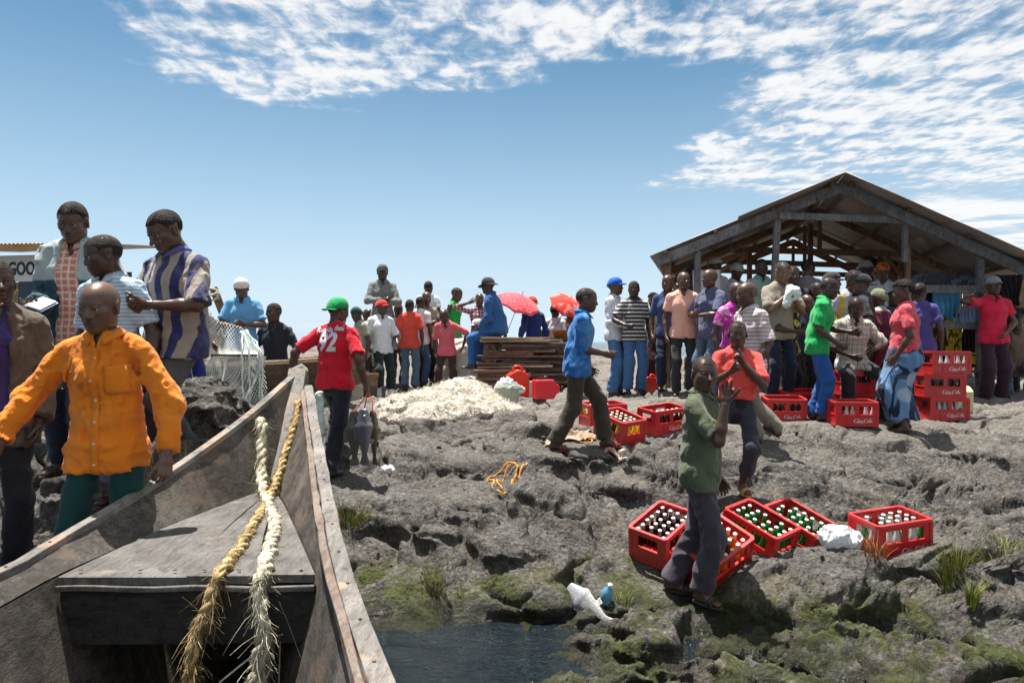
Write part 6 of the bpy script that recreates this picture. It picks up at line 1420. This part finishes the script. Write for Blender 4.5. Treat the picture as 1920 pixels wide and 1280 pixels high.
person('man in open brown jacket over a purple shirt cut off by the left edge', -12, 4.0, 1.78, yaw=38, lean=4, topm=cloth((.05,.04,.16), wear=.4, fade=(.12,.10,.28)), open_jacket=cloth((.11,.085,.06), wear=.5, fade=(.20,.165,.12)), sleeve=1.9, loose=1.12, botm=BLACK, skin=2, head=1, hairk='crop', hyaw=10, z=.61, hl=(.02,-.12,-.50), hr=(.10,-.26,.02), er=(-.4,-.2,-1), kr='fist', fl=(.1,0), fr=(-.1,0), shoe='shoe')
pp('young man in pale blue striped polo looking down behind the orange shirt', 213, 431, 4.75, -14, 4, topm=cloth((.33,.47,.58), 'h', (.56,.68,.76), 42., width=.45, wear=.3, fade=(.6,.7,.76)), collar=cloth((.42,.50,.55)), sleeve=.62, loose=1.22, botm=DENIM2, skin=2, head=2, hyaw=-34, hpitch=14, hl=(.10,-.06,-.52), hr=(-.06,-.16,-.48), fl=(.12,-.12), fr=(-.1,.15), hem=-.11)
pl_ = pp('tall man in checked red shirt and white-green windbreaker reading a blue notebook', 146, 381, 5.1, 6, 3, topm=cloth((.55,.20,.14), 'plaid', (.80,.62,.50), 22., width=.35), collar=cloth((.62,.36,.27)), open_jacket=cloth((.36,.41,.39), 'block', (.022,.06,.08), 1.32), sleeve=1.95, loose=1.08, botm=NAVY, skin=0, head=2, hairk='short', hyaw=4, hpitch=20, hl=(.10,-.05,-.50), hr=(.05,-.27,-.31), er=(-.35,.8,-.8), kr='half', pr=(.2,0,1))
pp('man in navy and beige striped shirt looking down at his hands', 333, 409, 4.95, -24, 4, topm=cloth((.32,.27,.22), 'v', (.028,.032,.11), 9.5, width=.50, wear=.3, fade=(.5,.45,.4)), collar=cloth((.09,.09,.30)), sleeve=.78, loose=1.28, hem=-.11, botm=cloth((.075,.070,.072), wear=.4, fade=(.12,.115,.12)), skin=0, head=1, hairk='short', hyaw=-6, hpitch=28, fat=1.15, **HOLD)
# notebook in the tall man's hand
T = pl_['arms'][-1][2]; wp = pl_['root'].matrix_basis @ Vector(T) if False else Matrix.Translation(pl_['root'].location) @ Matrix.Rotation(pl_['root'].rotation_euler.z,4,'Z') @ Vector(T)
nb = empty('notebook', wp+Vector((.06,-.10,-.01))); nb.rotation_euler = (R(25),R(0),R(-12)); tag(nb, 'open blue notebook in the hand of the man in the checked shirt', 'notebook')
for s in (-1,1):
    mb = MB(); mb.box((s*.052,0,abs(s)*.012), (.105,.15,.004), [[math.cos(.35),0,-s*-math.sin(.35)],[0,1,0],[s*-math.sin(.35),0,math.cos(.35)]]); mb.build('cover', plastic('book_blue', (.02,.05,.30), .4), nb)
    mb = MB(); mb.box((s*.050,0,.020), (.095,.14,.012), [[math.cos(.35),0,-s*-math.sin(.35)],[0,1,0],[s*-math.sin(.35),0,math.cos(.35)]]); mb.build('pages', plastic('paper', (.75,.74,.70), .7), nb)
pp('person in turquoise top mostly hidden behind the brown jacket', 92, 520, 6.6, 20, 6, H=1.6, topm=cloth((.10,.48,.58)), loose=1.2, botm=NAVY, skin=1, hpitch=25, z=ground(-4.1,6.6)-.38)
pp('person in red shirt and blue trousers hidden behind the striped shirt', 352, 520, 8.0, 60, 0, topm=cloth((.65,.05,.08)), botm=cloth((.02,.03,.16)), skin=0, hr=(-.05,-.24,-.42), hl=(.05,-.2,-.45))
# --- boats and fish
pp('man in blue polo and white knit cap mending the lifted fishing net', 455, 531, 9.25, 12, 6, topm=cloth((.13,.36,.62), wear=.3, fade=(.3,.5,.7)), collar=cloth((.16,.40,.66)), sleeve=.6, loose=1.2, botm=cloth((.08,.08,.07)), skin=0, hpitch=26, cap='knit', capm=cloth((.72,.70,.66)), hairk=None, hem=-.11, **HOLD)
pp('man in black t-shirt with a small chest print sitting in the brown boat', 517, 580, 9.5, -8, 4, H=1.74, seat=.72, z=W(517,640,9.5).z-1.05, pel=(0,0,0), topm=cloth((.022,.024,.034)), botm=BLACK, skin=2, head=2, hyaw=-10, hairk='short', hl=(.14,-.18,-.46), hr=(-.16,-.12,-.48), fl=(.15,-.45), fr=(-.15,-.45))
RED92 = cloth((.62,.012,.028), wear=.12, fade=(.72,.05,.07))
rm = pp('man in red number 92 jersey and green cap walking away with a string of fish', 628, 549, 7.15, 168, 3, topm=RED92, sleeve=.66, loose=1.24, hem=-.07, botm=cloth((.020,.022,.032), wear=.3, fade=(.06,.065,.08)), skin=0, head=1, hyaw=-22, hpitch=6, cap='capback', capm=cloth((.02,.34,.10)), hl=(.26,.04,-.44), hr=(-.17,.02,-.50), el=(.8,.6,0), kr='fist', kl='half', fl=(.10,-.14), fr=(-.05,.22), shoe='shoe', legw=1.1)
def back_print(inf, txt, size, zc, xc, mat, name, rx=0, bold=.006, front=False, xs=1., shear=0):
    from mathutils.bvhtree import BVHTree
    V, Q = inf['shirtVQ']; bv = BVHTree.FromPolygons([tuple(v) for v in V.tolist()], [tuple(q) for q in Q.tolist()]); Rc = inf['Rc']; s = inf['s']
    cu = bpy.data.curves.new(name, 'FONT'); cu.body = txt; cu.size = size; cu.align_x = 'CENTER'; cu.align_y = 'CENTER'; cu.offset = bold; cu.resolution_u = 4; cu.shear = shear
    tmp = bpy.data.objects.new('tmp', cu); COL.objects.link(tmp); me = bpy.data.meshes.new_from_object(tmp.evaluated_get(bpy.context.evaluated_depsgraph_get())); bpy.data.objects.remove(tmp)
    bm = bmesh.new(); bm.from_mesh(me)
    for it in range(3):
        bmesh.ops.subdivide_edges(bm, edges=[e for e in bm.edges if e.calc_length() > .035], cuts=1); bmesh.ops.triangulate(bm, faces=bm.faces[:])
    n = Vector(Rc[:,1]) if not front else Vector(-Rc[:,1]); sx = -1 if not front else 1
    for v in bm.verts:
        o = Vector(inf['P2']+Rc@np.array([sx*(v.co.x*xs)+xc, .5 if not front else -.5, v.co.y+zc])*s); h = bv.ray_cast(o, -n)
        v.co = (h[0]+n*.006) if h[0] is not None else o-n*.38
    bm.to_mesh(me); bm.free(); me.materials.clear(); me.materials.append(mat); return mesh_obj(name, me, None, inf['root'])
M_PR = plastic('print_white', (.70,.70,.74), .7, .2, 20, (.5,.3,.35), .3)
back_print(rm, '92', .25, .02, .035, M_PR, 'shirt_number', bold=.010, xs=.78, shear=.12); 
back_print(rm, 'Rundda', .072, .150, .075, M_PR, 'shirt_lettering', bold=.003, xs=.80, shear=.2); back_print(rm, 'deal', .072, .165, -.075, M_PR, 'shirt_lettering', bold=.003, xs=.80, shear=.2)
# --- crowd at the back left
pp('man in grey jacket and cap standing tall with folded arms above the crowd', 717, 497, 13.0, 14, 0, topm=GREYC, collar=GREYC, sleeve=1.95, loose=1.15, botm=GREYC, skin=2, cap='cap', capm=cloth((.10,.10,.10)), hairk=None, **ARMX)
pp('man in dark green knit cap behind the jersey wearer', 679, 576, 12.2, -60, 8, topm=cloth((.30,.29,.22)), botm=KHAKI, skin=2, cap='knit', capm=cloth((.02,.06,.045)), hairk=None, hyaw=20, hpitch=15)
pp('bald man bending between the green knit cap and the red cap', 697, 578, 13.2, -120, 10, topm=cloth((.40,.48,.46)), botm=BROWN, skin=2, hairk=None)
pp('man in red cap, white shirt and white rubber boots leaning back', 716, 563, 12.4, 28, -6, topm=WHITE, collar=WHITE, sleeve=.7, loose=1.2, botm=cloth((.012,.03,.025)), skin=0, head=3, cap='cap', capm=cloth((.68,.05,.05)), hairk=None, hyaw=30, hr=(-.10,-.14,-.46), hl=(.05,-.20,-.42), fl=(.12,-.12), fr=(-.06,.0), shoe='boot', shoem=plastic('boot_white', (.72,.72,.70), .3, .1), legw=1.15, anklez=.2)
pp('bald man in pale blue shirt looking over the red-capped man\'s shoulder', 744, 569, 13.4, 30, 6, topm=cloth((.42,.55,.62)), botm=BROWN, skin=2, head=3, hairk=None, hpitch=12)
pp('man in orange-red t-shirt and faded jeans seen from behind', 768, 563, 12.9, 176, 0, topm=cloth((.66,.075,.045)), sleeve=.6, loose=1.1, botm=DENIM2, skin=2, legw=1.15)
pp('man in white t-shirt right of the orange-red t-shirt', 787, 560, 13.4, 160, 2, topm=WHITE, botm=cloth((.05,.10,.22)), skin=2)
pp('man in khaki shirt with forearms crossed among the men at the nets', 799, 548, 13.6, 25, 0, topm=KHAKI, botm=BLACK, skin=0, hairk=None, head=1, **ARMX)
pp('man in white shirt seen from behind, highest in the left crowd', 803, 527, 14.6, 170, 0, topm=WHITE, botm=BROWN, skin=2)
pp('man in bright green vest looking down to the right', 850, 538, 13.9, 70, 4, top='tank', topm=cloth((.02,.38,.07)), botm=cloth((.38,.32,.22)), skin=0, hpitch=16, hairk='crop')
pp('man in coral shirt and brown trousers bending forward with hand on hip', 838, 577, 12.9, -6, 16, topm=cloth((.68,.13,.15), wear=.3, fade=(.75,.25,.25)), collar=cloth((.70,.16,.18)), sleeve=.75, botm=cloth((.06,.032,.025)), skin=2, head=3, hairk=None, hpitch=26, hyaw=-20, hl=(.14,.02,-.40), el=(1,.6,0), hr=(-.05,-.1,-.5), fl=(.15,.05), fr=(-.17,-.05), shoem=cloth((.03,.05,.14)), legw=1.1)
pp('man in maroon checked shirt shading his eyes with his hand', 899, 552, 13.6, 10, 0, topm=cloth((.15,.06,.08), 'plaid', (.55,.42,.42), 16., width=.3), sleeve=1.3, loose=1.2, botm=NAVY, skin=0, hairk=None, hr=(-.06,-.18,.16), er=(-1,-.1,.2), kr='flat', pr=(1,.5,0))
person('man in blue overalls and dark hat sitting on the lumber stack with his back turned', 934, 11.75, 1.76, yaw=-112, lean=18, seat=.66, z=1.50, topm=cloth((.025,.10,.28), wear=.4, fade=(.07,.18,.38)), collar=cloth((.025,.10,.28)), sleeve=1.9, loose=1.25, hem=-.08, botm=cloth((.03,.11,.30), wear=.4, fade=(.07,.18,.38)), skin=2, cap='hat', capm=cloth((.03,.03,.03)), hairk=None, hl=(-.02,-.30,-.38), hr=(.02,-.30,-.40), fl=(.10,-.40), fr=(-.10,-.36), shoe='shoe', legw=1.1, hyaw=-10)
pp('person in white cap stooping behind the man in overalls', 915, 596, 13.0, -70, 22, topm=cloth((.25,.12,.10)), botm=BROWN, skin=0, cap='cap', capm=cloth((.70,.69,.66)), hairk=None)
pp('woman in pink headscarf glimpsed between the checked shirt and the umbrella', 926, 566, 14.2, 0, 0, topm=cloth((.30,.10,.12)), botm=BROWN, skin=1, cap='scarf', capm=cloth((.55,.15,.18)), hairk=None)
pp('man in navy shirt and dark red cap under the pink umbrella', 1001, 557, 12.9, -150, 6, topm=cloth((.025,.045,.19), wear=.3, fade=(.06,.10,.28)), sleeve=1.6, botm=NAVY, skin=2, cap='capback', capm=cloth((.45,.04,.03)), hairk=None, hl=(.10,-.1,-.45))
pp('woman in white top with a thin shoulder strap sitting under the red umbrella', 1040, 572, 13.2, 158, 2, topm=cloth((.68,.66,.64)), botm=BROWN, skin=2, hairk='braids', bot='skirt')
pp('person in dark clothes under the red umbrella behind the striding man', 1068, 573, 13.6, 20, 0, topm=cloth((.12,.05,.05)), botm=BLACK, skin=2)
# --- centre
bm_ = pp('man in paint-stained blue shirt striding to the right past the crates', 1082, 531, 7.45, 86, 9, topm=cloth((.015,.13,.40), 'patch', (.05,.22,.48), 5., wear=.35, fade=(.35,.52,.66)), collar=cloth((.02,.15,.42)), sleeve=.85, loose=1.24, hem=-.11, botm=cloth((.055,.045,.032), wear=.3, fade=(.10,.085,.065)), skin=0, head=0, hyaw=-4, hpitch=4, hr=(.06,-.30,-.30), er=(0,.8,-.6), kr='fist', hl=(.05,-.15,-.46), fl=(.06,-.30), fr=(-.06,.24), pitr=0, shoe='sandal', shoem=cloth((.25,.05,.04)), legw=1.22)
pp('man in blue cap and pale striped shirt facing right in loose jeans', 1152, 531, 11.6, 62, 0, topm=cloth((.52,.56,.62), 'v', (.62,.66,.72), 30.), collar=cloth((.55,.58,.64)), sleeve=1.8, loose=1.2, botm=DENIM, skin=0, cap='cap', capm=cloth((.015,.12,.52)), hairk=None, legw=1.35, hr=(.05,-.28,-.34), hl=(.0,-.25,-.36), foldl=.016)
pp('man in black and white striped polo and blue jeans next to the blue cap', 1189, 527, 11.4, 8, 0, topm=cloth((.028,.03,.032), 'h', (.55,.54,.50), 17., width=.45), collar=cloth((.03,.03,.035)), sleeve=.6, loose=1.12, botm=DENIM, skin=2, head=0, hairk='short', hr=(-.02,-.24,-.33), er=(-.8,.3,-.6), kr='fist', hyaw=-25, legw=1.2)
pp('woman in cream top and dark skirt seen between two men', 1226, 550, 12.2, -20, 4, topm=cloth((.55,.50,.36)), bot='skirt', botm=cloth((.05,.02,.025)), skin=3, hairk='afro', head=2, hyaw=-20)
pp('bald man in navy polo looking left beside the peach shirt', 1253, 516, 10.9, -12, 0, topm=cloth((.035,.06,.15), wear=.3, fade=(.07,.10,.2)), collar=cloth((.035,.06,.15)), sleeve=.65, loose=1.12, botm=NAVY, skin=0, head=3, hairk=None, hyaw=-22, legw=1.1)
pp('man in peach sleeveless top over a dark t-shirt and striped track trousers', 1281, 511, 10.5, -6, 0, topm=cloth((.76,.40,.30), wear=.3, fade=(.8,.52,.42)), sleeve=.52, loose=1.14, botm=cloth((.03,.034,.036)), skin=0, head=1, hairk=None, hl=(.06,-.12,-.50), hyaw=14, hpitch=-2)
pp('bald man in blue-grey t-shirt with arms folded, turned to the left', 1332, 504, 10.2, -62, 0, topm=cloth((.085,.10,.17), wear=.4, fade=(.16,.18,.26)), sleeve=.7, loose=1.22, hem=-.11, botm=DENIM2, skin=0, head=1, hairk=None, **ARMX)
pp('man in dark wide-brimmed hat under the left eave of the shed', 1298, 496, 12.4, 40, 0, topm=cloth((.10,.08,.06)), botm=BROWN, skin=2, cap='hat', capm=cloth((.08,.06,.05)), hairk=None)
pp('man in pale flat cap and white shirt under the shed roof', 1341, 484, 12.2, 10, 0, topm=WHITE, botm=BROWN, skin=2, cap='flatcap', capm=cloth((.42,.42,.38)), hairk=None)
pp('man in light grey sun cap and pale shirt beside the flat cap', 1376, 494, 12.3, 20, 4, topm=cloth((.48,.52,.54)), collar=WHITE, botm=BROWN, skin=0, cap='cap', capm=cloth((.48,.52,.46)), hairk=None, hpitch=14)
pp('person in magenta printed shirt behind the pink striped polo', 1376, 530, 9.6, 20, 4, topm=cloth((.45,.03,.30), 'patch', (.75,.30,.55), 8.), botm=NAVY, skin=2, hairk=None, z=ground(2.88,9.6)-.12)
pp('bald man in pink striped polo walking left with one foot trailing', 1408, 519, 7.65, -72, 3, topm=cloth((.42,.32,.31), 'h', (.66,.58,.56), 26., width=.55, wear=.2, fade=(.6,.52,.5)), collar=cloth((.60,.53,.50)), sleeve=.72, loose=1.2, hem=-.11, botm=cloth((.22,.20,.15), wear=.3, fade=(.30,.27,.21)), skin=0, head=3, hairk=None, hyaw=2, hpitch=6, hl=(.06,-.12,-.50), fl=(.08,.02), fr=(-.08,.40), liftr=.06, pitr=-30, legw=1.15)
rb = pp('boy in red shirt lifting its hem to his mouth behind the olive polo', 1382, 585, 6.35, -4, 2, topm=cloth((.72,.085,.07), wear=.3, fade=(.80,.22,.18)), sleeve=.72, loose=1.15, hem=.10, botm=cloth((.035,.04,.05), wear=.3, fade=(.08,.085,.09)), skin=0, head=2, hairk='crop', hyaw=-10, hpitch=4, hl=(-.16,-.20,-.04), el=(.7,-.2,-1), kl='fist', hr=(.05,-.23,-.12), er=(-.7,-.1,-1), kr='grip', pl=(0,.6,1), pr=(0,.6,1), fl=(.04,-.02), fr=(-.42,.26), liftr=.0, shoem=cloth((.50,.33,.13)), anklez=.22, legw=1.05, z=None)
g_ = rb; s_ = rb['s']; Rc = rb['Rc']
blob('lifted_hem', None, None, [P_(ell_cone(rb['NB']+Rc@np.array([-.01,-.145,-.05])*s_, rb['NB']+Rc@np.array([.03,-.13,-.32])*s_, (.035,.02), (.12,.03), Rc[:,0]), .03), P_(ell_cone(rb['NB']+Rc@np.array([.03,-.13,-.32])*s_, rb['NB']+Rc@np.array([.03,-.10,-.40])*s_, (.12,.03), (.15,.03), Rc[:,0]), .03)], .010, rb['shirt'].data.materials[0], [(.014,14.,2)], parent=rb['root'])
blob('undershirt', None, None, [P_(ell_cone(rb['pv']+np.array([0,0,-.05]), rb['P1']+np.array([0,0,.05]), (.150*s_,.118*s_), (.135*s_,.108*s_)), .02)], .012, BLACK, [(.008,9.,2)], parent=rb['root'])
OLIVE = cloth((.095,.11,.065), wear=.3, fade=(.15,.165,.11))
pm = pp('young man in olive polo raising his hand in a gesture beside the near crates', 1313, 673, 5.2, 58, 3, topm=OLIVE, collar=OLIVE, sleeve=.66, loose=1.22, hem=-.11, botm=cloth((.062,.052,.066), wear=.4, fade=(.10,.088,.105)), skin=0, head=1, hairk='crop', hyaw=-54, hpitch=2, hr=(-.02,-.23,.05), er=(-.1,-.1,-1), kr='sign', pr=(-1,-.25,0), hl=(.05,-.08,-.52), fl=(.03,.22), fr=(-.08,-.03), toer=-20, shoem=cloth((.04,.03,.028)), legw=1.18, foldl=.015)
# --- crowd under the shed
pp('man in sunglasses and pale green shirt standing inside the shed', 1427, 486, 11.6, 6, 0, topm=cloth((.30,.42,.34)), collar=cloth((.32,.44,.36)), botm=BROWN, skin=2, hairk='crop')
tw = pp('man in beige t-shirt holding a white cloth to his mouth', 1460, 491, 9.6, 16, 3, topm=cloth((.30,.25,.20), wear=.3, fade=(.36,.31,.25)), sleeve=.7, loose=1.25, hem=-.11, botm=NAVY, skin=3, head=3, hairk='crop', hpitch=20, hyaw=6, hr=(.12,-.22,-.06), er=(-.7,-.1,-1), kr='fist', hl=(-.12,-.24,-.10), el=(.7,0,-1), kl='fist', z=None)
pp('dark-clad man with dark blue shirt behind the beige t-shirt', 1487, 500, 10.3, -10, 0, topm=cloth((.02,.03,.06)), botm=BLACK, skin=2, hairk='short')
pp('man in taupe t-shirt seen from behind near the middle of the shed', 1514, 487, 11.6, 120, 0, topm=cloth((.26,.22,.20)), botm=BROWN, skin=0, hairk='crop')
pp('man in dark blue shirt left of the green polo, head bowed', 1506, 552, 10.0, 20, 4, topm=cloth((.03,.04,.06)), botm=BLACK, skin=0, hairk=None, hpitch=15)
pp('person in black clothes with a printed yellow bag strap behind the green polo', 1478, 548, 9.7, 40, 6, topm=cloth((.02,.02,.02), 'patch', (.5,.42,.08), 9.), botm=BLACK, skin=2, hairk='short', hr=(-.05,-.25,-.2), er=(-1,0,-.6))
pp('man with close-cropped hair just above the green polo\'s shoulder', 1530, 540, 10.2, 30, 0, topm=cloth((.05,.05,.07)), botm=BLACK, skin=2)
pp('man in dark cap and yellow vest behind the green polo', 1552, 512, 10.4, 50, 4, topm=cloth((.75,.50,.02)), botm=BROWN, skin=1, cap='cap', capm=cloth((.05,.035,.03)), hairk=None)
pp('man in grey and yellow striped shirt leaning over the seated man', 1588, 507, 9.9, 20, 8, topm=cloth((.42,.44,.46), 'v', (.65,.45,.03), 5., width=.25), botm=BROWN, skin=2, hairk='short', hpitch=15)
pp('man in dark cap and black t-shirt with bent arm behind the seated man', 1624, 514, 9.7, -120, 5, topm=cloth((.025,.025,.028)), sleeve=.6, botm=BROWN, skin=0, cap='capback', capm=cloth((.025,.03,.03)), hairk=None, hl=(.05,-.2,-.3))
pp('person in grey and maroon top right of the black t-shirt', 1652, 534, 9.9, -140, 2, topm=cloth((.40,.38,.36), 'block', (.12,.015,.03), 1.28), botm=cloth((.10,.012,.03)), skin=2, cap='knit', capm=cloth((.20,.22,.12)), hairk=None)
pp('man in checked grey cap at the back of the shed', 1622, 490, 12.2, 20, 0, topm=cloth((.15,.14,.2)), botm=BROWN, skin=2, cap='cap', capm=cloth((.22,.22,.25), 'plaid', (.5,.5,.52), 60.), hairk=None)
pp('woman in orange headscarf and white top at the back of the shed', 1656, 494, 11.8, -30, 4, topm=WHITE, bot='skirt', botm=BROWN, skin=1, cap='scarf', capm=cloth((.70,.22,.03), 'patch', (.35,.05,.03), 14.), hairk=None, fat=1.15, hpitch=12)
pp('person in indigo shirt glimpsed behind the woman in blue wrap', 1724, 535, 9.6, 150, 0, topm=cloth((.08,.07,.24)), botm=NAVY, skin=2)
pp('man in dark shirt between the maroon top and the woman in blue wrap', 1674, 545, 10.6, 10, 0, topm=cloth((.04,.05,.12)), botm=NAVY, skin=2)
GREEN = cloth((.015,.38,.09), wear=.3, fade=(.12,.52,.2))
pp('man in bright green polo and blue jeans bending towards the seated man', 1532, 522, 8.75, 64, 12, topm=GREEN, collar=GREEN, sleeve=.7, loose=1.18, hem=-.11, botm=cloth((.015,.09,.30), wear=.4, fade=(.06,.22,.46)), skin=2, head=1, hairk='crop', hyaw=2, hpitch=14, hr=(-.03,-.26,-.40), er=(-.3,.8,-.5), hl=(.04,-.36,-.24), kr='half', fl=(.08,.05), fr=(-.08,-.06), legw=1.2, shoem=cloth((.03,.02,.02)))
CHK = cloth((.56,.54,.47), 'plaid', (.16,.13,.09), 17., width=.16)
person('seated man in white checked shirt counting notes on the stacked crates', 1605, 8.95, 1.74, yaw=-2, lean=8, seat=.66, topm=CHK, collar=CHK, sleeve=.8, loose=1.22, hem=-.07, botm=cloth((.02,.02,.022), wear=.4, fade=(.05,.05,.05)), skin=2, head=0, hairk='crop', hpitch=18, pel=(0,.12,0), hl=(-.02,-.26,-.26), hr=(.06,-.24,-.34), el=(1,.1,-.7), er=(-1,.1,-.7), kl='half', kr='half', pl=(-.5,.6,.4), pr=(.5,.6,.4), fl=(.20,-.24), fr=(-.20,-.24), kneel=(.3,-1,.2), kneer=(-.3,-1,.2), legw=1.15, shoe='shoe', z=foot_ground((1605-CX)/FPX*8.7,8.7))
wm = pp('woman in red t-shirt and blue patterned wrap standing with her back half turned', 1697, 525, 8.35, -122, 0, topm=cloth((.66,.075,.10), wear=.25, fade=(.75,.2,.22)), sleeve=.58, loose=1.12, hem=-.06, bot='sarong', botm=cloth((.12,.24,.42), 'kanga', (.012,.022,.05), 2.6, wear=.3, fade=(.3,.42,.58)), skin=0, head=2, hairk='braids', fat=1.2, hl=(.06,-.08,-.50), hr=(-.05,-.1,-.5), hyaw=30, hpitch=8, foldl=.016)
back_print(wm, '8', .22, .02, -.03, M_PR, 'shirt_number', bold=.008, xs=.8)
pp('man in crimson polo and grey cap with one arm behind his neck', 1862, 517, 10.25, -6, 0, topm=cloth((.68,.02,.06), wear=.15, fade=(.75,.12,.16)), collar=cloth((.68,.02,.06)), sleeve=.5, loose=1.2, botm=cloth((.045,.018,.032), wear=.3, fade=(.07,.035,.05)), skin=0, head=0, cap='cap', capm=cloth((.28,.28,.26)), hairk=None, hr=(-.06,.02,.10), er=(-1,-.35,.25), kr='half', hl=(-.10,-.20,-.42), el=(1,.3,-.3), legw=1.2, hpitch=-3)
person('person in faded jeans wrapped in a brown cloth sitting at the right edge', 1904, 10.5, 1.7, yaw=-30, lean=14, seat=.46, topm=cloth((.20,.14,.10), wear=.5, fade=(.30,.22,.17)), sleeve=1.9, loose=1.3, hem=-.12, botm=DENIM2, skin=2, hl=(-.05,-.25,-.35), hr=(.05,-.2,-.4), fl=(.12,-.35), fr=(-.10,-.30), hpitch=20)
pp('person in dark clothes reaching up under the tarpaulin at the right edge', 1890, 545, 11.2, -20, 0, topm=cloth((.02,.02,.022)), botm=BLACK, skin=2, hl=(.25,-.05,.30), el=(1,0,.2))
# things held
def at_hand(inf, sd, off=(0,0,0)):
    T = inf['arms'][sd][2]; E = inf['arms'][sd][1]; u = (T-E)/np.linalg.norm(T-E); p = T+u*.07
    return Matrix.Translation(inf['root'].location) @ Matrix.Rotation(inf['root'].rotation_euler.z,4,'Z') @ Vector(p) + Vector(off)
p = at_hand(tw, -1); blob('white_cloth', 'folded white cloth pressed to the mouth of the man in beige', 'cloth', [P_(ell_cone((0,0,.05),(-.06,-.02,-.16),(.06,.04),(.055,.04)),.03), P_(ellipsoid((.05,-.03,-.02),(.07,.04,.09)),.03)], .012, WHITE, [(.016,14.,3)], tuple(p))

# ------------------------------------------------------------------ loose stones in the cracks
def stones():
    rs = np.random.RandomState(12); mb = MB(); n = 900; X = rs.uniform(-1.2, 3.6, n); Y = rs.uniform(4.6, 9., n); b, d = ground_full(X, Y); ok = d < -.02
    for x, y, z in zip(X[ok], Y[ok], (b+d)[ok]):
        if z < .03: continue
        r = rs.uniform(.006,.022)*(2 if rs.rand() < .08 else 1); P = rs.normal(size=(10,3)); P /= np.linalg.norm(P, axis=1)[:,None]; V = np.array([(0,0,1),(1,0,0),(0,1,0),(-1,0,0),(0,-1,0),(0,0,-1)])*r*rs.uniform(.6,1.3,(6,3))
        a = rs.uniform(0,6.28); c_, s_ = math.cos(a), math.sin(a); V = V@np.array([[c_,-s_,0],[s_,c_,0],[0,0,.7]]).T+np.array([x,y,z+r*.3]); mb.add(V, [(0,1,2),(0,2,3),(0,3,4),(0,4,1),(5,2,1),(5,3,2),(5,4,3),(5,1,4)])
    o = mb.build('loose_stones', MATS['rock']); tag(o, kind='stuff')
stones()
